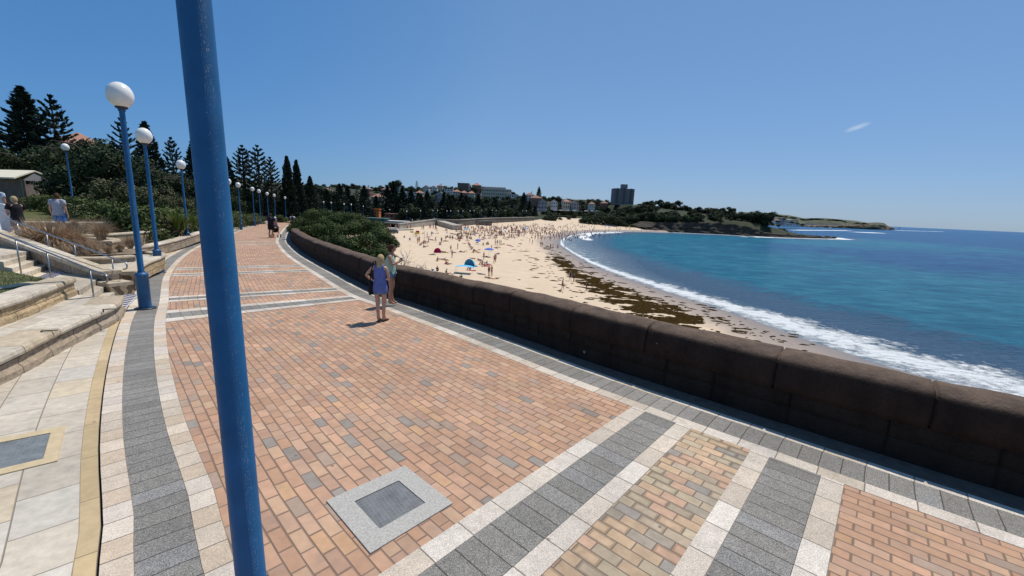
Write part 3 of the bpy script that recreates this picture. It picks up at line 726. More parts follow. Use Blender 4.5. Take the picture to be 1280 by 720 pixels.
def nz(X, Y, s, k=0):
    f = lambda a: np.sin(a)
    return (f(X/s*1.3+k+1.7*f(Y/s*.9+k))+f(Y/s*1.1-k*2+1.3*f(X/s*.7+2+k)))*.5
def sandz(X, Y, dC):
    t = np.clip((Y-110)/220, 0, 1); sl = .028*(1-t)+.07*t
    d = np.maximum(dC, 0); z = SEA-.02+d*sl+.9*(1-np.exp(-d/14.))*(1-.3*t)
    z = np.minimum(z, -3.4) + nz(X, Y, 6.)*.05*np.clip(d/6, 0, 1)
    return np.where(dC < 0, SEA-.02+dC*.07, z)
def Hf(X, Y):
    X = np.asarray(X, float); Y = np.asarray(Y, float)
    dC = sdC(X, Y); dK = sdK(X, Y); zs = sandz(X, Y, dC)
    zpv = np.interp(Y, [0, 9, 14.5, 24.5, 46, 56, 61, 90, 140, 200, 300], [0, 0, -.12, -.32, -.67, -.84, -.9, -1.9, -2.6, -3.2, -3.4])
    # left of the promenade
    inL = pin(X, Y, LEFTA, [(-60, 9000), (-9000, 9000), (-9000, -900), (9, -900)]); dL = pdist(X, Y, LEFTA)*np.where(inL, 1, -1)
    near = np.clip((72-Y)/20, 0, 1)
    ramp = np.clip((dL-2.9)/2., 0, 1); ramp = ramp*ramp*(3-2*ramp)
    hl = zpv-.05+ramp*.9*np.clip((Y-8.5)/3, 0, 1)+ramp*.55*np.clip((10-Y)/3., 0, 1)*np.clip((dL-4.5)/2, 0, 1)
    hl = hl+np.maximum(dL-7, 0)*.035+np.maximum(dL-32, 0)*.10; hl = np.minimum(hl, 30)
    hl = np.where(dL < 0, zpv-.06, hl)
    # far land
    inland = np.maximum(dK, 0)
    north = np.clip((X-20)/90, 0, 1)                      # headland side
    esp = -2.2*(1-north)+(-3.)*north
    esp = np.where(X < 25, np.interp(Y, [60, 100, 150, 190, 250, 330, 390], [-1., -2.4, ESZ[0], ESZ[0], ESZ[1], ESZ[2], ESZ[3]]), esp)
    esp = np.where(X > 125, -1.5, esp)
    hill = np.maximum(inland-35, 0)*.085
    hill = hill*(1-north)+north*(np.maximum(inland-2, 0)*.16)
    far = esp+np.minimum(hill, np.where(X > 125, 11+0*X, 24))
    # headland falls off to the east
    fall = np.clip((X-205)/95, 0, 1); fall = fall*fall*(3-2*fall)
    far = np.where((X > 110) & (Y < 900), -1.2-fall*4.2+np.minimum(np.maximum(dC-12, 0)*.15, 13*(1-fall)**1.1+1.2), far)
    tp = np.clip((X-(tip[0]-75))/60, 0, 1); far = np.where((Y < 460), far*(1-tp)+(SEA+1.2+.6*nz(X, Y, 4))*tp, far)
    farh = np.clip((X-600)/500, 0, 1); far = np.where(Y > 900, -1+np.minimum(inland*.09, 26*(1-farh)+4), far)
    land = hl*near+far*(1-near)
    kw = np.where((X > 25), 9., 2.4); k = np.clip((dK+kw*.5-np.where((X < 25) & (Y > 120), 4.2, 0))/kw, 0, 1); k = k*k*(3-2*k)
    cl = (X > 122) & (Y > 300); k = np.where(cl, np.clip((dC-13)/6., 0, 1), k)
    nearw = (Y < 66)
    # planted bank below the sea wall, wider where the bushes are
    wdt = np.interp(Y, [0, 12, 20, 34, 60], [1.5, 2.5, 8, 9, 6]); bank = np.clip(1+dK/wdt, 0, 1)
    zb = zs*(1-bank)+(zpv-.6)*bank
    res_near = np.where(dK > -.1, land, np.maximum(zs, zb)); res_far = zs*(1-k)+land*k
    r = np.where(nearw, res_near, res_far)
    r = np.where(cl & (dC >= -3) & (dC < 13), SEA-.8, r)
    return np.where(dC < 0, zs, r)
def Hs(x, y): return float(Hf(np.array([x]), np.array([y]))[0])
NA, NR = 460, 270
ang = np.linspace(R_(-82), R_(82), NA); rad = 5.*(3600/5.)**(np.linspace(0, 1, NR))
A_, R2 = np.meshgrid(ang, rad); X_ = np.sin(A_)*R2; Y_ = np.cos(A_)*R2-3.
Z_ = Hf(X_, Y_)
dKg = sdK(X_, Y_); dCg = sdC(X_, Y_)
inner = (dKg > -1.5) & (Y_ < 9)
def terrain(name, mask, mat, attrs=None):
    idx = -np.ones(X_.size, int); f = []
    mk = mask
    quad = mk[:-1, :-1] | mk[1:, :-1] | mk[:-1, 1:] | mk[1:, 1:]
    ii, jj = np.nonzero(quad)
    a = ii*NA+jj; b = a+1; c = a+NA+1; d = a+NA
    F4 = np.stack([d, c, b, a], 1); used = np.unique(F4); idx[used] = np.arange(len(used)); F4 = idx[F4]
    me = bpy.data.meshes.new(name); V = np.stack([X_.ravel()[used], Y_.ravel()[used], Z_.ravel()[used]], 1)
    me.from_pydata(V.tolist(), [], F4.tolist()); me.materials.append(mat)
    me.polygons.foreach_set('use_smooth', [True]*len(F4))
    for k, g in (attrs or {}).items():
        at_ = me.attributes.new(k, 'FLOAT', 'POINT'); at_.data.foreach_set('value', g.ravel()[used].astype(np.float32))
    me.update()
    if me.polygons[0].normal.z < 0: me.flip_normals()
    o = link(name, me); o['kind'] = 'structure'; return o
# sand
t = NT('beach_sand'); P = t.geo('Position'); ad = t.new('ShaderNodeAttribute', attribute_name='dcoast'); d = ad.outputs['Fac']
n1 = t.noise(.35, 5, P); n2 = t.noise(3., 6, P, .7); n3 = t.noise(9, 4, P, .7)
dry = t.ramp(t.math('ADD', t.math('MULTIPLY', n1, .6), t.math('MULTIPLY', n2, .4)), [(.3, (.56, .43, .30)), (.7, (.66, .53, .39))])
tramp = t.ramp(n3, [(.36, .70), (.5, 1.), (.7, 1.06)]); dry = t.mix(.55, dry, tramp, 'MULTIPLY')
dn = t.math('ADD', d, t.math('MULTIPLY', t.math('SUBTRACT', n1, .5), 5.))
wet = t.ramp(t.math('DIVIDE', dn, 20.), [(.10, 1.), (.36, .75), (.52, .0)])
wc = t.ramp(n2, [(.3, (.235, .195, .175)), (.7, (.29, .245, .225))])
c = t.mix(wet, dry, wc)
damp = t.ramp(t.math('DIVIDE', dn, 6.), [(.0, 1.), (.55, .0)]); c = t.mix(damp, c, (.17, .155, .15))
gk = t.new('ShaderNodeAttribute', attribute_name='dland').outputs['Fac']; ge = t.math('ADD', gk, t.math('MULTIPLY', t.math('SUBTRACT', t.noise(.12, 5, P), .5), 7.))
veg = t.ramp(t.noise(.09, 6, P, .7), [(.4, (.016, .024, .010)), (.6, (.032, .042, .016)), (.72, (.07, .08, .03)), (.82, (.13, .115, .06))])
c = t.mix(t.math('GREATER_THAN', ge, 1.2), c, veg)
t.col(c); t.rough(t.math('SUBTRACT', .92, t.math('MULTIPLY', damp, .45))); t.spec(.3); t.bump(t.math('ADD', n3, n2), .05); M_BEACH = t.m
dland = np.where(X_ > 118, np.maximum(dKg, np.where((Y_ > 300) & (dCg > -30), 8, -9)), dKg); dland = np.where(Y_ < 66, -9, dland)
terrain('beach', ((dKg < 3.) & (dCg > -40) & (Y_ < 66)) | ((Y_ >= 62) & (dCg > -40) & ((Y_ > 66) | (dKg < 3))), M_BEACH, {'dcoast': dCg, 'dland': dland})
# land
t = NT('hill_ground'); P = t.geo('Position'); n1 = t.noise(.03, 5, P); n2 = t.noise(.6, 5, P, .65)
c = t.ramp(n2, [(.3, (.055, .07, .022)), (.55, (.085, .095, .035)), (.75, (.14, .12, .06))]); c = t.mix(t.ramp(n1, [(.5, 0.), (.62, .6)]), c, (.15, .13, .07))
t.col(c); t.rough(.95); t.spec(.1); t.bump(n2, .3); M_LAND = t.m
maskL = (Y_ < 69) & (dKg > -9) & ~((Y_ < 66) & (pin(X_, Y_, LEFTA, [(-60, 9000), (-9000, 9000), (-9000, -900), (9, -900)]) == False) & (dKg > 1.2) & (Y_ < 60)) & ~((Y_ < 9.6) & (X_ > -14)) & (dCg > -12)
Z_ = np.where((dKg > -9) & (dKg < -.1) & (Y_ < 66), Z_+.01, Z_)
Z_ = np.where((Y_ >= 64), Z_-.04, Z_)
terrain('hillside', maskL, M_LAND)
# sea
t = NT('sea_water'); P = t.geo('Position'); ad = t.new('ShaderNodeAttribute', attribute_name='dsea'); d = ad.outputs['Fac']
av = t.new('ShaderNodeAttribute', attribute_name='bay').outputs['Fac']; rk = t.new('ShaderNodeAttribute', attribute_name='rocky').outputs['Fac']
nL = t.noise(.035, 4, P); nM = t.math('ADD', t.math('MULTIPLY', t.noise(.16, 5, t.scale(P, (1, 1.6, 1)), .6), .45), t.math('MULTIPLY', t.noise(.5, 8, t.scale(P, (.35, 1.5, 1)), .75), .55)); nS = t.noise(1.3, 6, t.scale(P, (1., 1.5, 1)), .7)
deep = t.ramp(nM, [(.36, (.005, .042, .125)), (.5, (.014, .080, .20)), (.66, (.04, .15, .29))])
turq = t.ramp(nM, [(.36, (.007, .08, .155)), (.5, (.018, .14, .225)), (.66, (.045, .22, .30))])
f = t.math('ADD', av, t.math('MULTIPLY', t.math('SUBTRACT', nL, .5), 1.1), clamp=True)
c = t.mix(t.ramp(f, [(.42, 0.), (.8, 1.)]), deep, turq)
dd = t.math('ADD', d, t.math('MULTIPLY', t.math('SUBTRACT', nM, .5), 34.))
inshore_dark = t.ramp(t.math('DIVIDE', dd, 40.), [(.05, 1.), (.40, 1.), (.58, 0.)])  # darker blue band of water along the shore
c = t.mix(t.math('MULTIPLY', inshore_dark, .9), c, t.ramp(nS, [(.3, (.045, .085, .155)), (.7, (.085, .14, .215))]))
shw = t.new('ShaderNodeAttribute', attribute_name='shal').outputs['Fac']
sh = t.ramp(t.math('DIVIDE', t.math('ADD', d, t.math('MULTIPLY', t.math('SUBTRACT', nM, .5), 9.)), shw), [(.1, 1.), (.55, 0.)])
c = t.mix(t.math('MULTIPLY', sh, .75), c, t.ramp(nS, [(.35, (.15, .21, .27)), (.65, (.30, .36, .40))]))
# foam: lacy near the waterline, a broken line out on the bar, streaks round the rocks
fo = t.noise(.9, 7, t.scale(P, (1., 1.2, 1.)), .72); fo2 = t.noise(.22, 3, P)
fwa = t.new('ShaderNodeAttribute', attribute_name='foamw').outputs['Fac']; fw1 = t.math('MULTIPLY', fwa, t.math('ADD', 1., t.math('MULTIPLY', t.math('SUBTRACT', fo2, .5), 1.3)))
e1 = t.math('SUBTRACT', 1., t.math('DIVIDE', t.math('ABSOLUTE', t.math('SUBTRACT', d, t.math('MULTIPLY', fw1, .5))), t.math('MAXIMUM', fw1, .6)))
foam = t.math('MULTIPLY', t.math('ADD', t.math('MULTIPLY', e1, .46), t.math('SUBTRACT', fo, .66)), 5., clamp=True)
brk = t.new('ShaderNodeAttribute', attribute_name='breaker').outputs['Fac']
fb = t.math('MULTIPLY', t.math('ADD', t.math('MULTIPLY', brk, .75), t.math('SUBTRACT', fo, .82)), 7., clamp=True)
foam = t.math('MAXIMUM', foam, fb)
foam = t.math('MAXIMUM', foam, t.math('MULTIPLY', t.math('ADD', t.math('MULTIPLY', sh, .30), t.math('SUBTRACT', t.noise(.45, 8, t.scale(P, (.8, 1.6, 1.)), .78), .80)), 6., clamp=True))
fr = t.math('MULTIPLY', t.math('ADD', t.math('MULTIPLY', rk, .7), t.math('SUBTRACT', t.noise(.12, 6, t.scale(P, (.6, 2.2, 1)), .7), .74)), 8., clamp=True)
foam = t.math('MAXIMUM', foam, fr)
cap = t.math('MULTIPLY', t.math('SUBTRACT', t.noise(.28, 9, t.scale(P, (.7, 2.4, 1)), .78), .735), 12., clamp=True)
foam = t.math('MAXIMUM', foam, cap)
c = t.mix(foam, c, (.74, .77, .78))
t.col(c); t.rough(t.math('ADD', .22, t.math('MULTIPLY', foam, .6))); t.b.inputs['IOR'].default_value = 1.09; t.spec(.3)
hb = t.math('ADD', t.math('MULTIPLY', t.noise(.5, 6, t.scale(P, (1, 2., 1)), .68), 1.), t.math('MULTIPLY', foam, .15))
t.bump(hb, .9); M_SEA = t.m
NA2, NR2 = 420, 300
ang = np.linspace(R_(-60), R_(100), NA2); rad = 16.*(45000/16.)**(np.linspace(0, 1, NR2)**1.25)
A2, RR = np.meshgrid(ang, rad); XS = np.sin(A2)*RR; YS = np.cos(A2)*RR
dS = -sdC(XS, YS)
msk = dS > -6
quad = msk[:-1, :-1] | msk[1:, :-1] | msk[:-1, 1:] | msk[1:, 1:]; ii, jj = np.nonzero(quad); a = ii*NA2+jj
F4 = np.stack([a+NA2, a+NA2+1, a+1, a], 1); used = np.unique(F4); idx = -np.ones(XS.size, int); idx[used] = np.arange(len(used)); F4 = idx[F4]
swell = nz(XS*.9+YS*.25, YS*.3-XS*.5, 9.)*.10*np.clip(dS/30, 0, 1)*(RR < 900)
# a low swell line standing up parallel to the near beach
sl_ = np.exp(-((dS-21-2.5*nz(XS, YS, 14.))/2.2)**2)*(YS < 150)*.40
me = bpy.data.meshes.new('sea'); V = np.stack([XS.ravel()[used], YS.ravel()[used], (SEA+swell+sl_).ravel()[used]], 1)
me.from_pydata(V.tolist(), [], F4.tolist()); me.materials.append(M_SEA); me.polygons.foreach_set('use_smooth', [True]*len(F4))
def addat(k, g):
    q = me.attributes.new(k, 'FLOAT', 'POINT'); q.data.foreach_set('value', g.ravel()[used].astype(np.float32))
addat('dsea', dS)
addat('foamw', np.interp(YS, [10, 30, 40, 60, 90, 130, 200], [11, 9.5, 8, 5.0, 2.6, 1.0, 1.6])); addat('shal', np.interp(YS, [40, 70, 95, 125, 220, 330], [13, 13, 20, 34, 30, 14]))
bay = np.clip(1.25-np.maximum(dS, 0)/150., 0, 1)*np.clip((420-np.hypot(XS-40, YS-200))/150, 0, 1); addat('bay', bay)
rocky = np.clip(1-np.abs(dS-3)/9., 0, 1)*(XS > 175); 
bl = lambda pts, w: np.clip(1-pdist(XS, YS, np.array([tuple(un(*p, SEA)[:2]) for p in pts]))/w, 0, 1)
rocky = np.maximum(rocky*.9, bl([(1046, 299), (1062, 299)], 9)); rocky = np.maximum(rocky, bl([(1075, 290.5), (1097, 291)], 30)*.9)
rocky = np.maximum(rocky, .9*bl([(990, 287.6), (1062, 288.2)], 16)); rocky = np.maximum(rocky, .85*bl([(1120, 288), (1180, 289.6)], 24)); rocky = np.maximum(rocky, .9*bl([(925, 296), (1046, 299)], 3.5))
addat('rocky', rocky)
br = np.maximum(bl([(722, 295), (740, 291.6), (775, 290.4)], 7), bl([(735, 300), (728, 296), (736, 294)], 5.)); addat('breaker', br)
me.update()
if me.polygons[0].normal.z < 0: me.flip_normals()
o = link('sea', me); o['kind'] = 'structure'

# ------------------------------------------------------------------ leaves and trees
def leafmat(name, cols, rough=.75, scale=.9):
    t = NT(name); P = t.geo('Position'); rp = t.geo('Random Per Island')
    c = t.ramp(rp, [(i/(len(cols)-1), k) for i, k in enumerate(cols)])
    c = t.mix(.5, c, t.ramp(t.noise(scale, 3, P), [(.35, .6), (.65, 1.35)]), 'MULTIPLY')
    t.col(c); t.rough(rough); t.spec(.15); return t.m
ML_DARK = leafmat('dark_foliage', [(.02, .032, .018), (.036, .054, .024), (.058, .078, .036)])
ML_PINE = leafmat('pine_foliage', [(.014, .026, .022), (.026, .043, .030), (.042, .062, .040)])
ML_MID = leafmat('mid_foliage', [(.04, .062, .018), (.07, .098, .03), (.11, .13, .045)])
ML_BUSH = leafmat('bush_foliage', [(.030, .048, .014), (.045, .070, .018), (.075, .10, .028), (.055, .068, .024)], scale=1.6)
ML_YEL = leafmat('yellowgreen_foliage', [(.09, .12, .03), (.15, .17, .05), (.20, .20, .07)])
ML_OLIVE = leafmat('olive_foliage', [(.06, .075, .032), (.10, .11, .05), (.15, .145, .07)])
M_BARK = simple('bark', (.09, .07, .055), .95, .35, 6.)
M_GBARK = simple('grey_bare_wood', (.17, .14, .115), .95, .35, 8.)
def leaf_cloud(lobes, n, size, seed, shell=.45, flat=1.1):
    """lobes: (cx,cy,cz,rx,ry,rz); n leaf-sized quads spread near each lobe's skin"""
    rs = np.random.RandomState(seed); L = np.array(lobes, float); vol = (L[:, 3]*L[:, 4]+L[:, 4]*L[:, 5]+L[:, 3]*L[:, 5]); pk = rs.choice(len(L), n, p=vol/vol.sum())
    d = rs.normal(size=(n, 3)); d /= np.linalg.norm(d, axis=1)[:, None]
    r = 1-shell*rs.rand(n)**1.5; r *= 1+.13*rs.normal(size=n)*(rs.rand(n) < .5)
    C = L[pk, :3]+d*L[pk, 3:6]*r[:, None]
    nrm = d*flat+rs.normal(size=(n, 3))*.6; nrm /= np.linalg.norm(nrm, axis=1)[:, None]
    t1 = np.cross(nrm, rs.normal(size=(n, 3))); t1 /= np.linalg.norm(t1, axis=1)[:, None]; t2 = np.cross(nrm, t1)
    s = size*(.6+.8*rs.rand(n))[:, None]; w = s*.55
    V = np.stack([C-t1*s, C-t2*w, C+t1*s, C+t2*w], 1).reshape(-1, 3); Fq = np.arange(4*n).reshape(-1, 4)
    return V, Fq
def cloud_mesh(name, V, Fq, mat):
    me = bpy.data.meshes.new(name); me.vertices.add(len(V)); me.vertices.foreach_set('co', V.astype(np.float32).ravel())
    k = Fq.shape[1]; me.loops.add(len(Fq)*k); me.loops.foreach_set('vertex_index', Fq.astype(np.int32).ravel())
    me.polygons.add(len(Fq)); me.polygons.foreach_set('loop_start', np.arange(0, len(Fq)*k, k, dtype=np.int32)); me.update(calc_edges=True)
    me.materials.append(mat); me.validate(); return me
def limbs(mb, h, r, seed, spread, n=6, start=.3):
    rs = random.Random(seed); lean = Vector((rs.uniform(-.08, .08), rs.uniform(-.08, .08), 1))
    pts = [lean*(h*k/5) for k in range(6)]; pts = [Vector((p.x, p.y, h*k/5)) for k, p in enumerate(pts)]; mb.tube([pts[0]-Vector((0, 0, .4))]+pts, [r*1.3, r*1.15]+[r*(1-.16*k) for k in range(1, 6)], 8)
    for i in range(n):
        a = i*2.4+rs.random(); z = h*(start+(.9-start)*i/n); b = Vector((0, 0, z)); e = b+Vector((math.cos(a)*spread*.7, math.sin(a)*spread*.7, h*.25))
        m = (b+e)/2+Vector((0, 0, .1*h)); mb.tube([b, m, e], [r*.45, r*.3, r*.1], 6)
def broadleaf(name, h, rad, mat, seed, n, leaf, lob=12, squash=.75, base=.45):
    rs = random.Random(seed); lobes = []
    for i in range(lob):
        a = rs.uniform(0, 6.28); q = rs.random()**.6*rad*.68; z = h*base+(h*(1-base))*rs.uniform(.18, .82)*(1-.35*q/rad)
        rr = rad*rs.uniform(.26, .46); lobes.append((math.cos(a)*q, math.sin(a)*q, z, rr, rr, rr*squash))
    V, Fq = leaf_cloud(lobes, n, leaf, seed)
    e = empty(name, (0, 0, 0)); mb = MB(); limbs(mb, h*.8, h*.035+.05, seed, rad); mb.build('trunk', M_BARK, e, True)
    link('crown', cloud_mesh('crown', V, Fq, mat), e); return e
def norfolk(name, h, rad, seed, tiers, dense=False, mat=None, q=1.0):
    rs = np.random.RandomState(seed); Vs = []; mb = MB(); mb.tube([(0, 0, -.5), (0, 0, h*.35), (0, 0, h*.7), (0, 0, h)], [h*.02+.06, h*.016+.04, h*.009+.02, .02], 8)
    for i in range(tiers):
        k = i/(tiers-1); z = h*(.10+.88*k) if dense else h*(.14+.84*k); rr = rad*(1-k)**(.72 if not dense else .85)*(.85+.3*rs.rand())+.12
        if k < .15 and not dense: rr *= .8
        nb = (7 if dense else 6); a0 = rs.rand()*6.28
        for b in range(nb):
            a = a0+b*2*math.pi/nb+rs.normal()*.12; L = rr*(.8+.35*rs.rand()); up = (.30 if not dense else .12)+.5*k
            ns = max(5, int((18 if not dense else 16)*q*(.4+.6*L/rad)))
            tt = np.sqrt(rs.rand(ns*3))*.96+.04
            x = np.cos(a)*L*tt; y = np.sin(a)*L*tt; zz = z+L*(up*tt**1.8-.10*tt)
            side = rs.uniform(-1, 1, ns*3)*.22*L*(1-tt*.75)+rs.normal(size=ns*3)*.03; x = x-np.sin(a)*side; y = y+np.cos(a)*side; zz = zz+rs.normal(size=ns*3)*.05*(2.2 if dense else 1)
            C = np.stack([x, y, zz], 1); dirv = np.stack([np.cos(a)+rs.normal(size=ns*3)*.4, np.sin(a)+rs.normal(size=ns*3)*.4, .5+rs.normal(size=ns*3)*.35], 1); dirv /= np.linalg.norm(dirv, axis=1)[:, None]
            t2 = np.cross(dirv, rs.normal(size=(ns*3, 3))); t2 /= np.linalg.norm(t2, axis=1)[:, None]
            s = h*(.016 if not dense else .022)*(.7+.7*rs.rand(ns*3))[:, None]/math.sqrt(q); w = s*.42
            Vs.append(np.stack([C-dirv*s, C-t2*w, C+dirv*s, C+t2*w], 1).reshape(-1, 3))
            mb.tube([(0, 0, z), (math.cos(a)*L*.5, math.sin(a)*L*.5, z+L*(up*.29-.05)), (math.cos(a)*L, math.sin(a)*L, z+L*(up-.10))], [.045*h/14, .035*h/14, .015], 3, cap=False)
    V = np.concatenate(Vs); e = empty(name, (0, 0, 0)); mb.build('trunk', M_BARK, e, True)
    link('crown', cloud_mesh('crown', V, np.arange(len(V)).reshape(-1, 4), mat or ML_PINE), e); return e
_first = {}
def place_tree(proto, loc, label, group=None, s=1., rz=None, cat='tree', sz=None):
    k = id(proto)
    o = proto if k not in _first else dup(proto); _first[k] = 1
    o.location = loc; o.scale = (s, s, sz or s); o.rotation_euler = (0, 0, rz if rz is not None else random.uniform(0, 6.28)); tag(o, label, cat, group); return o
N_A = norfolk('norfolk_pine', 14, 3.6, 1, 17); N_B = norfolk('norfolk_pine', 14, 3.4, 2, 15); N_D = norfolk('norfolk_pine', 14, 3.7, 3, 24, True, q=1.15)
N_C = norfolk('cypress_pine', 14, 2.3, 5, 30, True, q=1.6)
B_A = broadleaf('broadleaf_tree', 9, 4.6, ML_DARK, 11, 9000, .17, 16, base=.16); B_B = broadleaf('broadleaf_tree', 7.5, 4.2, ML_DARK, 12, 8000, .16, 15, base=.1); B_M = broadleaf('broadleaf_tree', 6, 3.6, ML_OLIVE, 13, 6500, .15, 13, base=.05)
def ht(px, ytop, Y, w=None):
    """ground point under a tree whose top shows at (px,ytop) at distance Y, and its height"""
    t = at(px, ytop, Y); g = Hs(t.x, Y); return Vector((t.x, Y, g-.1)), t.z-g+.1
def pt(proto, ph, px, ytop, Y, label, group=None, wf=None, cat='tree'):
    loc, h = ht(px, ytop, Y); s = h/ph; return place_tree(proto, loc, label, group, (wf or 1.)*s, sz=s, cat=cat)
GP = 'norfolk pines on the left slope'; GB = 'dark broadleaf trees on the left slope'
for a in ((N_D, 14, 25, 108, 84, 'tallest dense dark pine at the left edge above the shelter roof', GP, 1.12), (N_A, 14, 62, 118, 84, 'tall open-branched pine right of the tallest dense one', GP, 1.), (N_B, 14, 8, 150, 88, 'lower pine at the very left edge of the trees', GP, 1.3),
    (N_B, 14, 150, 147, 58, 'open-branched pine showing behind the nearest standing globe lamp', GP, .9), (N_D, 14, 180, 152, 62, 'dense dark pine behind the second globe lamp', GP, .95), (N_A, 14, 213, 171, 66, 'thin pale open pine behind the third globe lamp', GP, .8),
    (N_D, 14, 239, 177, 74, 'dense pine half hidden behind the closest blue pole', GP, .8), (N_D, 14, 283, 196, 92, 'pine just right of the closest blue pole', GP, .9), (N_A, 14, 302, 181, 95, 'tall open pine, left one of the pair right of the closest pole', GP, 1.1), (N_B, 14, 321, 181, 95, 'tall open pine, right one of the pair right of the closest pole', GP, 1.1),
    (N_A, 14, 337, 196, 100, 'slightly lower pine right of the tall pair', GP, 1.), (N_C, 14, 358, 195, 100, 'tall narrow pointed dark pine above the promenade end', GP, .95), (N_C, 14, 370, 200, 104, 'narrow pointed dark pine beside the taller pointed one', GP, .9), (N_D, 14, 387, 220, 112, 'short dense pine right of the narrow pointed pines', GP, .9)):
    pt(*a[:6], group=a[6], wf=a[7])
for i, a in enumerate(((B_A, 9, 30, 172, 76), (B_B, 7.5, -15, 175, 76), (B_A, 9, 98, 160, 74), (B_B, 7.5, 114, 165, 60), (B_B, 7.5, 66, 190, 88), (B_A, 9, 150, 178, 54), (B_B, 7.5, 180, 196, 46), (B_A, 9, 205, 208, 50), (B_B, 7.5, 232, 214, 52), (B_M, 6, 132, 214, 46), (B_M, 6, 160, 220, 44), (B_M, 6, 192, 224, 44), (B_A, 9, 262, 222, 66), (B_M, 6, 218, 238, 40), (B_B, 7.5, 285, 235, 82), (B_A, 9, 300, 228, 92), (B_B, 7.5, 318, 232, 96), (B_A, 9, 340, 236, 104), (B_B, 7.5, 96, 205, 60), (B_B, 7.5, 250, 235, 58))):
    where = ['behind the shelter roof', 'at the photo left edge behind the shelter', 'between the open pine and the nearest standing lamp', 'left of the nearest standing lamp, highest crown', 'just right of the shelter roof', 'behind the nearest standing lamp pole', 'behind the second standing lamp pole', 'between the second and third lamps', 'behind the third lamp', 'olive and low, left of the nearest standing lamp pole', 'olive and low, between the first two standing lamp poles', 'olive and low, right of the second lamp pole', 'hidden partly by the closest pole', 'low, left of the third lamp', 'just right of the closest pole', 'below the tall pine pair', 'below the right pine of the pair', 'below the pointed pines', 'far back above the sloping lawn', 'behind the closest pole, low'][i]
    pt(*a, 'rounded dark evergreen tree '+where, GB)
# shrubs at the foot of the trees
S_A = broadleaf('shrub', 2.2, 1.9, ML_MID, 21, 5200, .085, 12, base=.0, squash=.8); S_B = broadleaf('shrub', 2.0, 1.8, ML_OLIVE, 22, 5000, .09, 12, base=.0)
shr = [(55, 240, 40, S_A), (75, 240, 37, S_A), (97, 242, 33, S_A), (112, 244, 30, S_B), (128, 246, 27, S_A), (146, 248, 24.5, S_A), (165, 251, 23.5, S_A), (186, 253, 25, S_B), (208, 254, 28, S_A), (226, 255, 32, S_B), (44, 240, 44, S_A), (30, 240, 48, S_B), (245, 256, 37, S_A), (262, 258, 41, S_B),
       (285, 262, 50, S_B), (294, 263.5, 52, S_A), (303, 265, 55, S_B), (311, 266, 58, S_B), (318, 266.5, 62, S_A), (349, 268.5, 80, S_A), (277, 262, 46, S_A)]
for i, (px, yt, Y, pr_) in enumerate(shr):
    side = 'leafy green shrub' if pr_ is S_A else 'olive green shrub'
    w = ['at the lawn edge below the shelter', 'behind the man in the grey shirt', 'right behind the man in blue shorts, to his right', 'at the bend of the lawn edge', 'left of the nearest standing lamp pole', 'behind the nearest standing lamp pole', 'between the first two lamp poles', 'right of the second lamp pole', 'left of the third lamp', 'behind the third lamp', 'left of the man in the grey shirt', 'beside the shelter at the photo edge', 'left of the closest blue pole', 'hidden mostly by the closest blue pole', 'just right of the closest pole by the kerb', 'second right of the closest pole by the kerb', 'third right of the closest pole by the kerb', 'left of the couple with the pram', 'behind the couple with the pram', 'at the promenade end right of the couple', 'at the right edge of the closest pole'][i]
    pt(pr_, 2.3, px, yt+(4 if px < 250 else 0), Y, side+' '+w, 'shrubs along the lawn and path', wf=1.15, cat='shrub')

# ------------------------------------------------------------------ bushes behind the sea wall
def bush(name, lobes, n, leaf, mat, seed, label, cat='bush'):
    c = np.mean([l[:2] for l in lobes], 0); g = Hs(*c); e = empty(name, (c[0], c[1], g)); tag(e, label, cat)
    L = [(x-c[0], y-c[1], z-g, rx, ry, rz) for x, y, z, rx, ry, rz in lobes]; V, Fq = leaf_cloud(L, n, leaf, seed, shell=.3, flat=2.0); link('crown', cloud_mesh('crown', V, Fq, mat), e)
    mb = MB()
    for l in L[::3]: mb.tube([(l[0]*.5, l[1]*.5, -.3), (l[0]*.8, l[1]*.8, l[2]*.5), (l[0], l[1], l[2])], [.09, .06, .02], 6)
    mb.build('stem', M_BARK, e); return e
def lobe_at(px, ytop, Y, r, rz=None):
    t = at(px, ytop, Y); rz = rz or r*.85; return (t.x, t.y, t.z-rz, r, r, rz)
rs = random.Random(5)
def clumps(base, n, k0, k1, seed, up=.55):
    r_ = random.Random(seed); out = []
    for _ in range(n):
        b = r_.choice(base); th = r_.uniform(0, 6.28); el = math.asin(r_.uniform(-.35, 1)); rr = b[3]*r_.uniform(k0, k1)
        out.append((b[0]+b[3]*math.cos(th)*math.cos(el)*.9, b[1]+b[4]*math.sin(th)*math.cos(el)*.9, b[2]+b[5]*math.sin(el)*.9, rr, rr, rr*.75))
    return out
lb = [lobe_at(*a) for a in ((384, 271, 38, 1.5), (392, 267, 38, 1.8), (402, 265, 36, 2.0), (412, 265, 34, 2.0), (422, 268, 32, 1.9), (432, 270, 31, 1.8), (443, 270, 30, 1.8), (452, 274, 29, 1.7), (386, 281, 35, 1.1), (398, 280, 32, 1.4), (414, 281, 29, 1.5), (432, 284, 27, 1.6), (396, 291, 29, 1.0), (411, 294, 26, 1.1), (428, 297, 24, 1.2))]
bush('coastal_bush', clumps(lb, 95, .27, .44, 5), 62000, .055, ML_BUSH, 31, 'huge dark green coastal bush mounded behind the far bend of the sea wall')
lb = [lobe_at(*a) for a in ((455, 277, 27, 1.5), (462, 282, 26, 1.4), (470, 290, 25, 1.2), (470, 300, 23, .9), (450, 288, 24, 1.4), (462, 296, 22, 1.2), (468, 308, 20, .8), (446, 301, 22, 1.1), (462, 309, 19, 1.), (468, 317, 18, .7))]
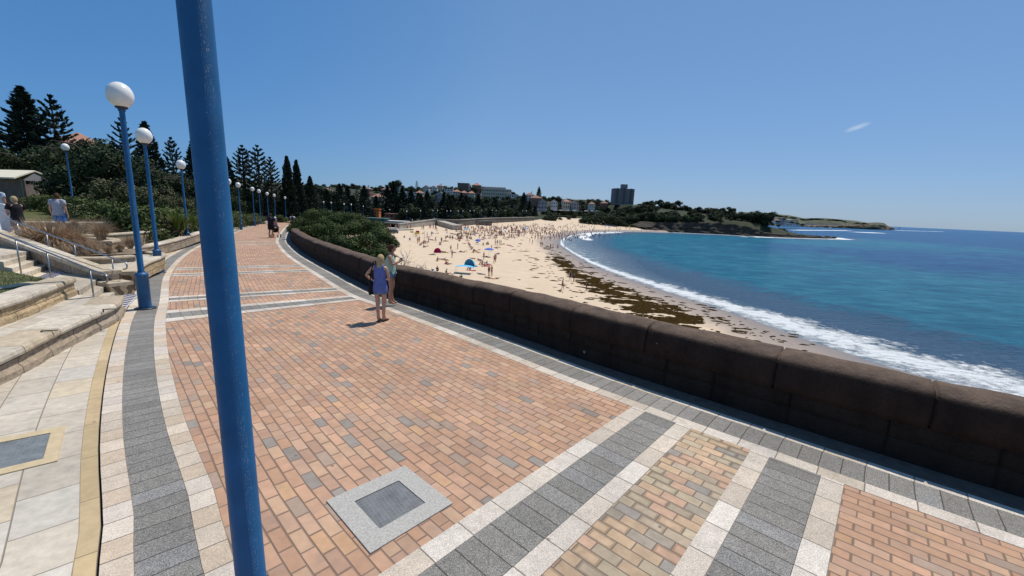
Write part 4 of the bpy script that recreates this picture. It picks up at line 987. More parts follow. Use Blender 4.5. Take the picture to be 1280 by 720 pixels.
bush('coastal_bush', clumps(lb, 55, .28, .46, 6), 36000, .052, ML_BUSH, 32, 'rounded green bush falling towards the beach, right end of the bushes behind the wall')
lb = [lobe_at(*a) for a in ((372, 281, 46, .9), (377, 285, 42, .8), (370, 287, 46, .6))]
bush('coastal_bush', clumps(lb, 16, .4, .6, 7), 6000, .06, ML_YEL, 33, 'small yellow-green bush behind the far bend of the sea wall')
# bare branches
def bare(px, py, Y, hgt, seed, label, spread=1.):
    b = at(px, py, Y); rs = random.Random(seed); mb = MB()
    def grow(p, d, L, r, lev):
        pts = [p]; q = Vector(p); dd = Vector(d)
        for k in range(4):
            dd = (dd+Vector((rs.gauss(0, .22), rs.gauss(0, .22), rs.gauss(0.02, .16)))).normalized(); q = q+dd*L/4; pts.append(q.copy())
        mb.tube(pts, [r*(1-.17*i) for i in range(5)], 5, cap=False)
        if lev < 3:
            for k in range(3 if lev else 4):
                i = rs.randint(1, 4); nd = (dd+Vector((rs.gauss(0, .7), rs.gauss(0, .7), rs.gauss(.1, .4)))).normalized(); grow(pts[i], nd, L*rs.uniform(.45, .75), r*.5, lev+1)
    for i in range(4): grow(Vector((0, 0, -.4)), Vector((rs.uniform(-.3, 1.)*spread, rs.uniform(-.5, .5), .8)).normalized(), hgt*rs.uniform(.5, .8), .022, 0)
    o = mb.build('bare_shrub', M_GBARK); o.location = b; tag(o, label, 'bare shrub')
bare(499, 338, 14.0, 1.25, 4, 'leafless grey shrub with twisted branches behind the woman in green')
bare(512, 341, 13.6, .95, 9, 'low leafless branches arching over the wall coping right of the woman in green', 1.3)

# ------------------------------------------------------------------ grasses and strappy plants
def tuft_mesh(n, h, spread, w, seed, droop=.6, up=1.):
    rs = np.random.RandomState(seed); V = []; Fq = []
    for i in range(n):
        a = rs.rand()*6.283; L = h*(.6+.55*rs.rand()); th = (rs.rand()**.7)*spread; r0_ = rs.rand()*.12*h; d = np.array([math.cos(a), math.sin(a)]); prev = None; sidev = np.array([-math.sin(a), math.cos(a), 0]); rot = rs.normal()*.6
        sidev = np.array([math.cos(a+1.57+rot), math.sin(a+1.57+rot), 0]); p = np.array([d[0]*r0_, d[1]*r0_, 0.]); ang_ = math.pi/2-th*.35
        for k in range(5):
            ww = w*(1-k/4.3)*.5; b = len(V); V += [p-sidev*ww, p+sidev*ww]
            if k: Fq.append((b-2, b-1, b+1, b))
            p = p+np.array([d[0]*math.cos(ang_), d[1]*math.cos(ang_), math.sin(ang_)])*L/4; ang_ -= droop*th*.8*(.5+rs.rand())
    return np.array(V), np.array(Fq)
MG_B = leafmat('brown_grass', [(.24, .165, .11), (.36, .27, .18), (.47, .37, .26)], scale=3.)
MG_R = leafmat('russet_grass', [(.27, .17, .11), (.40, .28, .18), (.52, .41, .28)], scale=2.5)
MG_G = leafmat('strappy_green_leaves', [(.06, .10, .02), (.12, .17, .035), (.20, .24, .06)], scale=2.)
tufts = {}
def tuft(kind, loc, s, label, group=None, rz=0, cat='grass tuft'):
    if kind not in tufts:
        a = {'brown': (900, .8, 1.25, .011, 41, .55, MG_B, 'grass_tuft'), 'long': (2600, 1.15, 1.55, .021, 42, .75, MG_R, 'fountain_grass'), 'low': (700, .45, 1.5, .012, 43, .5, MG_B, 'grass_tuft'), 'strap': (150, .95, 1.0, .045, 44, .3, MG_G, 'strap_leaf_plant')}[kind]
        V, Fq = tuft_mesh(*a[:6]); tufts[kind] = link(a[7], cloud_mesh(a[7], V, Fq, a[6])); o = tufts[kind]
    else: o = tufts[kind].copy(); COL.objects.link(o)
    o.location = loc; o.scale = (s, s, s); o.rotation_euler = (0, 0, rz); tag(o, label, cat, group); return o
def gp(px, py, z): q = un(px, py, z); return (q.x, q.y, z)
tuft('long', gp(66, 318, .62), 1.05, 'largest mound of long arching russet grass behind the stair handrails'); tuft('long', gp(92, 316, .60), .92, 'right end of the russet grass mound, nearest the planter corner', rz=1); tuft('long', gp(42, 312, .72), .85, 'left end of the russet grass mound below the boy in black', rz=2)
tuft('brown', gp(127, 300, .82), 1.15, 'round spiky brown grass tuft in the upper rounded planter'); tuft('brown', gp(112, 290, .95), .8, 'smaller brown grass tuft behind the round spiky one', rz=1); tuft('brown', gp(94, 283, .98), .55, 'small brown tuft beside the man in blue shorts', rz=2)
tuft('brown', gp(163, 311, .57), .75, 'wispy brown grass tuft in the planter crossed by the nearest standing lamp pole', rz=3); tuft('low', gp(150, 315, .57), .9, 'low dry grass in the lowest planter, left of the lamp pole'); tuft('low', gp(136, 317, .57), .8, 'low dry grass near the left end of the lowest planter', rz=1); tuft('low', gp(176, 309, .57), .7, 'low dry grass at the right tip of the lowest planter', rz=2); tuft('low', gp(118, 317, .57), .85, 'low dry grass in the lowest planter next to the russet grass mound', rz=4)
for i, (px, py) in enumerate(((183, 294), (200, 293), (212, 292), (224, 290), (172, 297))):
    tuft('low', gp(px, py, .35), .95+.1*(i % 2), 'low brown grass clump on the long planter, '+['between the first two lamp poles', 'right of the second lamp pole', 'halfway between second and third lamps', 'beside the third lamp base', 'behind the nearest standing lamp pole'][i], 'grass clumps on the long planter', rz=i)
for i, (px, py) in enumerate(((172, 283), (184, 284), (196, 284), (206, 283), (160, 281))):
    tuft('long', gp(px, py, .7), .5, 'brown reddish grass on the upper planter, '+['behind the nearest lamp pole', 'left of the second lamp pole', 'right of the second lamp pole', 'below the strappy green leaves', 'at its left end'][i], 'russet grass on the upper planter', rz=i)
for i, (px, py) in enumerate(((206, 282), (214, 284), (222, 286), (230, 286), (198, 278), (210, 276), (222, 277), (241, 285), (190, 276), (234, 279))):
    tuft('strap', gp(px, py, .75), .9+.12*(i % 3), 'bright green strap-leaved plant beside the third lamp post, '+['leftmost of the front row', 'second of the front row', 'third of the front row', 'right in front of the lamp pole', 'left in the back row', 'second in the back row', 'third in the back row', 'between the lamp and the closest pole', 'far left behind the second lamp pole', 'just behind the third lamp pole'][i], 'strap-leaved plants in the planter', rz=i*1.3, cat='plant')
# lawn grass blades
def blades(name, n, fn, h, w, seed, mat, label):
    rs = np.random.RandomState(seed); P = fn(rs, n); n = len(P); a = rs.rand(n)*6.28; hh = h*(.5+rs.rand(n)); sd = np.stack([np.cos(a), np.sin(a), 0*a], 1)*w/2; ln_ = rs.normal(size=(n, 3))*h*.45; ln_[:, 2] = 0
    V = np.stack([P-sd, P+sd, P+ln_+np.stack([0*a, 0*a, hh], 1)], 1).reshape(-1, 3); o = link(name, cloud_mesh(name, V, np.arange(3*n).reshape(-1, 3), mat)); o['kind'] = 'stuff'; o['label'] = label; o['category'] = 'grass'
ML_LAWN = leafmat('lawn_blades', [(.06, .09, .02), (.11, .13, .04), (.20, .18, .08)], scale=1.2)
def lawnpts(rs, n):
    t = rs.rand(n); k = rs.rand(n); out = []
    for i in range(n):
        p = WP.off(WP.len*t[i], .4); q = LB.off(LB.len*t[i], 0); r = p+(q-p)*k[i]; out.append((r.x, r.y, .745+.03*k[i]))
    return np.array(out)
blades('grass', 16000, lawnpts, .035, .012, 51, ML_LAWN, 'short green lawn grass behind the yellow retaining wall')
# ------------------------------------------------------------------ esplanade wall, pavilions
M_CONCW = simple('pale_concrete', (.36, .33, .28), .9, .2, .4)
M_DKWALL = simple('dark_stone', (.13, .115, .10), .9, .3, .5)
def longwall(name, pts, zt, zb, th, mat, label, capm=None):
    e = empty(name, (pts[0][0], pts[0][1], zb)); iv = Matrix.Translation(-e.location); tag(e, label, 'wall')
    P = Poly(catmull(pts, 6)) if len(pts) > 2 else Poly(pts); mb = MB(); n = max(2, int(P.len/4))
    c = MB()
    for i in range(n+1):
        s = P.len*i/n; a = P.off(s, 0); b = P.off(s, th); z0 = zb if not callable(zb) else zb(a.x, a.y); z1 = zt if not callable(zt) else zt(i/n)
        mb.v += [(a.x, a.y, z0), (a.x, a.y, z1), (b.x, b.y, z1), (b.x, b.y, z0)]
        a2 = P.off(s, -.15); b2 = P.off(s, th+.15); c.v += [(a2.x, a2.y, z1+.003), (a2.x, a2.y, z1+.25), (b2.x, b2.y, z1+.25), (b2.x, b2.y, z1+.003)]
        if i:
            for m_ in (mb, c):
                k = (i-1)*4
                for j in range(4): m_.f.append((k+j, k+(j+1) % 4, k+4+(j+1) % 4, k+4+j)); m_.m.append(0)
    for nm, m_, mt in (('masonry', mb, mat), ('coping', c, capm or M_CONCW)):
        m_.f += [(0, 1, 2, 3), (4*n+3, 4*n+2, 4*n+1, 4*n)]; m_.m += [0, 0]
        o = m_.build(nm, mt, e); o.matrix_parent_inverse = iv
    return e
E_ = ESPL
eh = [at(545, 274.5, E_[2][1]).z, at(618, 272.2, E_[4][1]).z, at(660, 271.4, E_[5][1]).z]
longwall('esplanade_wall', [E_[1], E_[2]], lambda k: at(510, 277, 190).z+(eh[0]-at(510, 277, 190).z)*k, -9, 1., M_CONCW, 'pale concrete beach wall left of the ramp, with people walking along its foot')
longwall('esplanade_wall', E_[2:], lambda k: eh[0]+(eh[2]-eh[0])*k, -9, 1., M_DKWALL, 'long dark esplanade wall at the back of the crowded beach under the pine row')
EP = Poly(catmull(ESPL[1:], 6))
mb = MB(); n = 60
for i in range(n+1):
    for k, o_ in enumerate((.3, 7, 15, 24)):
        q = EP.off(EP.len*i/n, o_); z_ = float(np.interp(i/n, [0, .25, .5, .75, 1], [ESZ[0]+.2, ESZ[0]+.2, eh[0], eh[1], eh[2]])); mb.v.append((q.x, q.y, z_+.1))
for i in range(n):
    for k in range(3): a = i*4+k; mb.f.append((a, a+1, a+5, a+4)); mb.m.append(0)
o = mb.build('esplanade', simple('shade_dark_asphalt', (.05, .05, .05), .9, .25, .2)); o['kind'] = 'structure'  # asphalt kept dark, the shade under the trees put into its colour
if o.data.polygons[0].normal.z < 0: o.data.flip_normals()
# terraced steps and ramp wedges at the back of the beach
def wedge(name, pts, z0, z1, mat, label, cat):
    mb = MB(); n = len(pts); c = Vector((sum(p[0] for p in pts)/n, sum(p[1] for p in pts)/n))
    V = [(p[0]-c.x, p[1]-c.y, -1.5) for p in pts]+[(p[0]-c.x, p[1]-c.y, (z1 if not isinstance(z1, (list, tuple)) else z1[i])-z0) for i, p in enumerate(pts)]
    mb.add(V, [tuple(reversed(range(n))), tuple(range(n, 2*n))]+[(i, (i+1) % n, n+(i+1) % n, n+i) for i in range(n)])
    o = mb.build(name, mat); o.location = (c.x, c.y, z0); 
    bm = bmesh.new(); bm.from_mesh(o.data); bmesh.ops.recalc_face_normals(bm, faces=bm.faces); bm.to_mesh(o.data); bm.free()
    tag(o, label, cat); return o
def wp(px, py, Y): q = at(px, py, Y); return (q.x, q.y, q.z)
def slabpx(name, A, B, dep, mat, label, cat, thick=1.2):
    """level concrete slab whose front top edge runs between photo points A and B"""
    a, b = Vector(at(*A)), Vector(at(*B)); d = (b-a); d.z = 0; n = Vector((-d.y, d.x, 0)).normalized()*dep
    if n.y < 0: n = -n
    return wedge(name, [(a.x, a.y), (b.x, b.y), (b.x+n.x, b.y+n.y), (a.x+n.x, a.y+n.y)], min(a.z, b.z)-thick, (a.z, b.z, b.z, a.z), mat, label, cat)
slabpx('concrete_steps', (474, 288.5, 142), (517, 286.0, 158), 3, M_CONCW, 'lowest pale concrete platform at the sand, left end of the beach', 'steps', 1.)
slabpx('concrete_steps', (478, 286.0, 150), (505, 284.4, 162), 8, M_CONCW, 'second pale concrete platform step above the sand by the pavilion', 'steps', 1.)
slabpx('beach_ramp', (540, 274, 205), (566, 281.5, 178), 4, M_CONCW, 'pale concrete ramp running down from the esplanade to the sand', 'ramp', 3.)
slabpx('beach_ramp', (572, 281.3, 200), (597, 275.5, 245), 4, M_CONCW, 'second pale ramp, right of the first, in front of the dark esplanade wall', 'ramp', 3.)
slabpx('surf_shed', (596, 276.3, 228), (615, 276.3, 232), 5, M_DKWALL, 'low dark beach shed standing on the sand below the esplanade', 'shed', 3.2)

# ------------------------------------------------------------------ buildings
M_WHT = simple('white_render', (.62, .60, .56), .85, .12, .5); M_CRM = simple('cream_render', (.50, .44, .34), .85, .15, .5); M_TWR = simple('blue_grey_concrete', (.17, .175, .19), .8, .15, .3); M_GRYR = simple('grey_render', (.30, .30, .31), .85, .15, .5)
M_BRK = simple('red_brick', (.26, .13, .09), .9, .2, 2.); M_DBR = simple('brown_brick', (.17, .12, .10), .9, .2, 2.); M_TILE = simple('terracotta_tiles', (.33, .165, .12), .8, .2, 2.); M_GTILE = simple('grey_tiles', (.19, .17, .165), .8, .2, 2.)
M_DTILE = simple('brown_tiles', (.23, .13, .10), .85, .2, 2.)
M_GLASS = simple('window_glass', (.035, .045, .055), .12, .2, 1., spec=.6); M_ORG = simple('orange_canvas', (.75, .22, .06), .8, .15, 2.); M_TEAL = simple('dark_green_hoarding', (.05, .12, .11), .8, .15, 1.)
def building(name, loc, w, d, h, wallm, roofm, kind, label, cat='house', rz=0., fl=1, nw=3, roofh=None, win=True, overh=.4, chimney=False):
    e = empty(name, loc, rz); tag(e, label, cat)
    mb = MB(); mb.box((0, 0, h/2-1.), (w, d, h+2)); mb.build('wall', wallm, e)
    rh = roofh if roofh is not None else w*.22; mb = MB(); W, D = w/2+overh, d/2+overh
    if kind == 'flat':
        mb.box((0, 0, h+.17), (w+.5, d+.5, .34))
    elif kind == 'hip':
        m = max(0, W-D)*1. ; V = [(-W, -D, h), (W, -D, h), (W, D, h), (-W, D, h), (-m, 0, h+rh), (m, 0, h+rh), (-W, -D, h-.15), (W, -D, h-.15), (W, D, h-.15), (-W, D, h-.15)]
        mb.add(V, [(0, 1, 5, 4), (2, 3, 4, 5), (1, 2, 5), (3, 0, 4), (6, 7, 1, 0), (7, 8, 2, 1), (8, 9, 3, 2), (9, 6, 0, 3), (9, 8, 7, 6)])
    else:
        V = [(-W, -D, h), (W, -D, h), (W, D, h), (-W, D, h), (0, -D, h+rh), (0, D, h+rh)]; V += [(x, y, z-.16) for x, y, z in V]
        mb.add(V, [(0, 4, 5, 3), (4, 1, 2, 5), (6, 9, 11, 10), (10, 11, 8, 7), (0, 6, 10, 4), (4, 10, 7, 1), (3, 5, 11, 9), (5, 2, 8, 11), (0, 3, 9, 6), (1, 7, 8, 2)])
        g = MB(); g.add([(-w/2, -d/2+.01, h-.02), (w/2, -d/2+.01, h-.02), (0, -d/2+.01, h+rh*w/2/W-.02)], [(0, 1, 2)]); g.add([(-w/2, d/2-.01, h-.02), (w/2, d/2-.01, h-.02), (0, d/2-.01, h+rh*w/2/W-.02)], [(2, 1, 0)]); g.build('gable', wallm, e)
    r = mb.build('roof', roofm, e)
    if chimney:
        c = MB(); c.box((w*.2, 0, h+rh*.8), (.7, .7, rh+.8)); c.build('chimney', M_BRK, r)
    if win:
        fh = h/fl; ww = w/nw*.5; wm = MB(); wm.box((0, 0, 0), (ww, .06, fh*.46)); me = wm.mesh('window', M_GLASS)
        for f in range(fl):
            for i in range(nw):
                o = link('window', me, e); o.location = (-w/2+w*(i+.5)/nw, -d/2-.02, fh*(f+.55))
        nd = max(1, int(nw*d/w)); wm2 = MB(); wm2.box((0, 0, 0), (.06, ww, fh*.46)); me2 = wm2.mesh('window', M_GLASS)
        if nw*fl < 40:
            for f in range(fl):
                for i in range(nd):
                    o = link('window', me2, e); o.location = (w/2+.02, -d/2+d*(i+.5)/nd, fh*(f+.55))
    return e
def bpx(name, px0, px1, ytop, ybot, Y, dep, *a, **k):
    """building whose front spans px0..px1, eaves at ytop, standing to ybot in the photo, Y metres away"""
    A = at(px0, ytop, Y); B = at(px1, ytop, Y); Cc = at((px0+px1)/2, ybot, Y); w = abs(B.x-A.x); h = (A.z+B.z)/2-Cc.z
    return building(name, ((A.x+B.x)/2, Y+dep/2, Cc.z), w, dep, h, *a, **k)
# shelter at the left edge
A = at(-30, 222, 62); Bb = at(44, 221, 62)
sh = empty('park_shelter', (at(20, 240, 62).x, 64, Hs(at(20, 240, 62).x, 62)-.3)); tag(sh, 'low park shelter with pale cream gabled roof and brown walls at the left edge', 'shelter')
iv = Matrix.Translation(-sh.location); zr = at(30, 213.3, 62).z; ze = at(17, 221.5, 62).z
def W3(px, py, Y): return tuple(at(px, py, Y))
mb = MB(); a1 = at(43.5, 213, 62); e1 = at(17.5, 221.8, 57); e2 = at(72, 224.5, 66); off = Vector((-16, 5, 0))
V = [a1, e1, e1+off, a1+off, e2, e2+off]; V += [v-Vector((0, 0, .18)) for v in V]
mb.add(V, [(0, 1, 2, 3), (0, 3, 5, 4), (6, 9, 8, 7), (6, 10, 11, 9), (0, 6, 7, 1), (4, 10, 6, 0), (1, 7, 8, 2), (4, 5, 11, 10)])
o = mb.build('roof', simple('cream_roof_sheet', (.66, .62, .48), .7, .08, 1.), sh); o.matrix_parent_inverse = iv
for nm, P_, Q_, zt_ in (('wall', e1+Vector((.6, .6, 0)), e2+Vector((-.6, .2, 0)), .55), ('wall', e1+Vector((.6, .6, 0)), e1+off, .0)):
    mb = MB(); zb_ = sh.location.z-1; zz_ = min(P_.z, Q_.z)-.25-zt_*1.0
    mb.add([(P_.x, P_.y, zb_), (Q_.x, Q_.y, zb_), (Q_.x, Q_.y, zz_), (P_.x, P_.y, zz_), (P_.x-.2, P_.y+.3, zb_), (Q_.x-.2, Q_.y+.3, zb_), (Q_.x-.2, Q_.y+.3, zz_), (P_.x-.2, P_.y+.3, zz_)], [(0, 1, 2, 3), (5, 4, 7, 6), (3, 2, 6, 7), (0, 3, 7, 4), (1, 5, 6, 2)])
    o = mb.build('wall', simple('brown_shelter_wall', (.15, .12, .11), .9, .25, 1.), sh); o.matrix_parent_inverse = iv
mb = MB(); mb.add([tuple(a1+Vector((-.3, .2, -.35))), tuple(e1+Vector((.4, .5, -.35))), tuple(e2+Vector((-.5, .1, -.35)))], [(0, 1, 2)]); o = mb.build('gable', simple('grey_gable', (.10, .10, .11), .9), sh); o.matrix_parent_inverse = iv
for k in range(4):
    q = e1+Vector((.5, .4, 0))+(e2-e1-Vector((1.1, .3, 0)))*(k/3); mb = MB(); mb.tube([(q.x, q.y-.15, sh.location.z-1), (q.x, q.y-.15, min(e1.z, e2.z)-.2)], .09, 8)
    o = mb.build('post', simple('green_steel_post', (.07, .10, .08), .6), sh); o.matrix_parent_inverse = iv
bpx('house', 60, 84, 177, 215, 120, 12, M_CRM, M_TILE, 'hip', 'terracotta-roofed house showing between the pines on the left skyline', roofh=3.5, fl=2, nw=3)
# beach pavilion group
bpx('pavilion', 478, 507, 277.2, 287, 172, 6, M_WHT, M_WHT, 'flat', 'white beach pavilion with dark openings at the left end of the beach', cat='pavilion', fl=1, nw=5)
bpx('pavilion', 456, 480, 273.6, 284, 168, 7, M_TEAL, M_TEAL, 'flat', 'dark green pavilion wall just right of the big bush', cat='pavilion', fl=1, nw=3)
bpx('cafe', 481, 504, 268, 273, 196, 6, M_BRK, M_DTILE, 'flat', 'small brick esplanade cafe above the white pavilion', cat='cafe', fl=1, nw=4)
bpx('kiosk', 505, 514, 266.5, 273, 198, 4, M_WHT, M_WHT, 'flat', 'small white kiosk beside the brick esplanade cafe', cat='kiosk', fl=1, nw=1)
bpx('kiosk', 467.5, 473.5, 262, 268, 190, 3, M_ORG, M_ORG, 'flat', 'orange lookout kiosk standing up above the dark green pavilion', cat='kiosk', fl=2, nw=2)
bpx('hotel', 602, 639, 236.4, 262, 520, 22, M_CRM, M_WHT, 'flat', 'long six-storey pale hotel block with rows of windows above the pine row', cat='hotel', fl=6, nw=13)
bpx('hotel_wing', 634, 648, 243, 262, 500, 18, M_WHT, M_GTILE, 'flat', 'white stepped wing at the right end of the pale hotel block', cat='hotel', fl=4, nw=5)
bpx('hotel_wing', 604, 632, 234.2, 236.2, 532, 10, M_GRYR, M_GTILE, 'flat', 'set-back dark rooftop storey behind the top of the hotel block', cat='rooftop', fl=1, nw=10)
bpx('apartment_building', 572, 586, 229, 246, 620, 16, M_DBR, M_GTILE, 'flat', 'tall dark-topped apartment block on the skyline left of the hotel', cat='apartments', fl=5, nw=5)
bpx('apartment_building', 590, 601, 231.5, 248, 600, 14, M_BRK, M_TILE, 'hip', 'brick apartment block with orange hip roof between the dark block and the hotel', cat='apartments', fl=4, nw=4, roofh=4)
TWR = bpx('tower_block', 768, 793.5, 236.2, 254, 470, 14, M_TWR, M_GTILE, 'flat', 'dark brown residential tower block standing alone on the skyline above the headland', cat='tower block', fl=10, nw=7, rz=0.)
q = at(780, 231, 478); q2 = at(780, 236, 478); mb = MB(); mb.box((0, 0, (q.z-q2.z)/2+TWR.location.z*0), (6.5, 6, q.z-q2.z)); o = mb.build('lift_tower', M_TWR, TWR); o.location = (q.x-TWR.location.x, 0, q2.z-TWR.location.z+.3)
for dx in (-7.4, 0, 7.4):
    mb = MB(); hh = (q2.z-TWR.location.z); mb.box((0, 0, hh/2), (1.6, .8, hh)); o = mb.build('pier', simple('dark_pier', (.10, .085, .08)), TWR); o.location = (dx, -7.4, 0)
hs = [(400, 412, 239, 250, 300, 'CRM', 'DT', 'hip', 'cream house with brown roof between the pines right of the pointed pair'), (411, 424, 244, 254, 290, 'CRM', 'GT', 'hip', 'cream block half hidden among pines above the bush'),
 (450, 462, 236, 246, 420, 'BRK', 'GT', 'hip', 'grey-roofed brick house on the slope left of the round skyline tree'), (464, 477, 246, 257, 330, 'CRM', 'T', 'hip', 'house with a bright terracotta pyramid roof behind the orange kiosk'),
 (476, 488, 237, 246, 450, 'DBR', 'DT', 'hip', 'brown-roofed house beside the tall round skyline tree'), (494, 503, 231.5, 238, 560, 'WHT', 'GT', 'hip', 'pale house at the foot of the round skyline tree'), (508, 522, 240, 247, 420, 'WHT', 'GT', 'flat', 'long white house on the mid slope, left of centre'),
 (520, 527, 241, 249, 400, 'CRM', 'T', 'hip', 'small cream house right of the long white one'), (529, 536, 234, 240, 560, 'WHT', 'GT', 'gable', 'white gabled house on the ridge, left one of the two white gables'), (538, 546, 234.6, 240, 560, 'WHT', 'T', 'gable', 'white gabled house on the ridge, right one of the two white gables'),
 (546, 553, 232.5, 238, 600, 'CRM', 'DT', 'hip', 'small house on the ridge right of the white gables'), (543, 556, 243, 251, 420, 'GRY', 'GT', 'gable', 'grey gabled house on the mid slope in front of the ridge'), (566, 575, 239.5, 246, 480, 'CRM', 'T', 'hip', 'orange-roofed house in front of the dark-topped block, left one'),
 (575, 584, 241, 248, 470, 'BRK', 'T', 'hip', 'orange-roofed house in front of the dark-topped block, middle one'), (585, 593, 241.5, 248, 470, 'CRM', 'T', 'hip', 'orange-roofed house in front of the dark-topped block, right one'), (555, 566, 236, 243, 540, 'WHT', 'GT', 'flat', 'flat pale block between the ridge houses and the dark-topped block'),
 (657, 668, 243.5, 255, 450, 'WHT', 'DT', 'hip', 'large white house with brown roof right of the hotel'), (662, 678, 247.5, 258, 440, 'BRK', 'DT', 'hip', 'long brown-roofed house stepping below the large white one'), (673, 684, 252, 262, 430, 'GRY', 'GT', 'gable', 'grey gabled house facing the beach'),
 (689, 697, 252.5, 260, 440, 'WHT', 'GT', 'gable', 'white gabled house among trees right of the grey gabled one'), (704, 713, 252, 261, 440, 'CRM', 'T', 'hip', 'terracotta-roofed house below a pale flat roof'), (703, 714, 250, 254, 452, 'WHT', 'GT', 'flat', 'pale flat-roofed house behind the terracotta-roofed one'),
 (714, 724, 254, 262, 440, 'GRY', 'GT', 'gable', 'blue-grey gabled house at the right end of the seafront houses'), (737, 744, 255, 260, 470, 'WHT', 'DT', 'hip', 'small pale house among headland trees left of the tower'), (752, 760, 254, 259, 480, 'BRK', 'DT', 'hip', 'small brick house just left of the tower block')]
MM = dict(CRM=M_CRM, WHT=M_WHT, BRK=M_BRK, DBR=M_DBR, GRY=M_GRYR); RM = dict(T=M_TILE, GT=M_GTILE, DT=M_DTILE)
for p0, p1, yt, yb, Y, wm_, rm_, kd, lab in hs:
    bpx('house', p0, p1, yt, yb, Y, 10, MM[wm_], RM[rm_], kd, lab, fl=2, nw=3, roofh=2.6, chimney=(kd == 'hip'), rz=0)
# settlement on the far side of the headland
hd = [(929, 936, 270.8, 275, 620, 'WHT', 'DT', 'hip'), (937, 944, 268.6, 273, 650, 'CRM', 'DT', 'hip'), (946, 953, 268.4, 272, 660, 'GRY', 'GT', 'gable'), (954, 962, 272, 275.5, 700, 'WHT', 'GT', 'flat'), (961, 969, 271, 274, 740, 'GRY', 'GT', 'hip'), (969, 976, 275.5, 278.5, 720, 'WHT', 'DT', 'hip'), (977, 988, 273, 278, 780, 'GRY', 'GT', 'flat'), (983, 995, 278, 282, 760, 'WHT', 'GT', 'flat'), (995, 1002, 280, 282.5, 800, 'WHT', 'GT', 'flat'), (898, 905, 263.5, 267, 600, 'CRM', 'T', 'hip'), (886, 892, 261, 265, 600, 'WHT', 'GT', 'hip'), (910, 918, 268, 271, 600, 'WHT', 'GT', 'flat')]
nm_ = ['leftmost of the white far headland houses', 'with a red-brown roof, beside the leftmost', 'gabled, left part of the cluster', 'flat-topped and white, middle of the cluster', 'grey and low, middle of the cluster', 'white with terracotta roof, right of middle', 'wide grey block, right part of the cluster', 'low white block below the wide grey one', 'small flat white block at the right end of the cluster', 'small cream one in trees on the grassy ridge', 'small white one at the top of the grassy ridge', 'small low white one on the grass left of the cluster']
for (p0, p1, yt, yb, Y, wm_, rm_, kd), lb_ in zip(hd, nm_):
    bpx('house', p0, p1, yt, yb, Y, 12, MM[wm_], RM[rm_], kd, 'headland house across the bay, '+lb_, fl=2, nw=3, roofh=2.5, overh=.3)
for i in range(13):
    px = rs.uniform(928, 1003); yt = 268.5+(px-928)*.11+rs.uniform(0, 4); w_ = rs.uniform(4, 7)
    bpx('house', px, px+w_, yt, yt+3, 660+i*14, 10, rs.choice([M_WHT, M_CRM, M_GRYR]), rs.choice([M_GTILE, M_DTILE, M_TILE]), rs.choice(['hip', 'gable', 'flat']), 'one of the small pale houses crowded together on the far side of the headland', fl=2, nw=3, roofh=2.2, overh=.3)['group'] = 'small houses crowded on the far headland'
bpx('clubhouse', 942, 954, 281, 285, 452, 6, M_WHT, M_WHT, 'flat', 'low white clubhouse on the dark rocks near the headland tip', cat='building', fl=1, nw=4)
bpx('beach_hut', 962, 970, 286, 289, 398, 5, M_WHT, M_GTILE, 'gable', 'small white hut standing on the rock shelf at the headland tip', cat='hut', fl=1, nw=2, roofh=1.2)

# ------------------------------------------------------------------ far trees
F1 = norfolk('norfolk_pine', 16, 4.6, 61, 20, True, q=.45); F2 = norfolk('norfolk_pine', 16, 4.0, 62, 18, True, q=.4); F3 = norfolk('norfolk_pine', 16, 4.6, 63, 13, False, q=.6)
T1 = broadleaf('broadleaf_tree', 9, 5.2, ML_DARK, 64, 2200, .38, 12, base=.06); T2 = broadleaf('broadleaf_tree', 8, 5.6, ML_DARK, 65, 2200, .4, 13, base=.04); T3 = broadleaf('broadleaf_tree', 7, 5., ML_MID, 66, 2000, .38, 11, base=.03)
rs = random.Random(12)
GR = 'pines in the dark row behind the beach'
tops = [(395, 234), (408, 236), (424, 229), (434, 233), (446, 236), (455, 231), (470, 244), (484, 232), (492, 226), (503, 232), (514, 236), (523, 240), (534, 238), (545, 243), (555, 239), (566, 243), (577, 240), (588, 245), (598, 242), (609, 250), (618, 246), (628, 251), (637, 249), (646, 253), (655, 240), (662, 250), (669, 256), (404, 243), (417, 241), (441, 244), (462, 250), (477, 240), (497, 243), (508, 247), (519, 250), (529, 250), (540, 252), (551, 250), (561, 252), (572, 252), (583, 254), (594, 254), (604, 256), (613, 257), (623, 258), (633, 258), (642, 259), (651, 255), (659, 259)]
order = sorted(range(len(tops)), key=lambda i: tops[i][0])
for i, (px, yt) in enumerate(tops):
    Y = float(np.interp(px, [395, 440, 470, 500, 560, 620, 670], [135, 165, 195, 215, 270, 350, 395]))+rs.uniform(2, 24)
    pr_ = rs.choice([F1, F2, F1, F2, F3]); t_ = at(px, yt+1, Y); g_ = Vector((t_.x, t_.y, at(px, 274, Y).z-1)); h_ = t_.z-g_.z
    wfac = max(1.1, min(2.6, 17./h_)) 
    lab = 'dark pine behind the beach, '+('upper row against the sky, ' if i < 27 else 'lower front row, ')+('above the big bush' if px < 450 else 'by the orange kiosk' if px < 500 else 'left of the ramps' if px < 550 else 'above the ramps' if px < 600 else 'in front of the hotel' if px < 648 else 'right of the hotel')
    place_tree(pr_, g_, lab, GR, h_/16*wfac*.95, sz=h_/16)
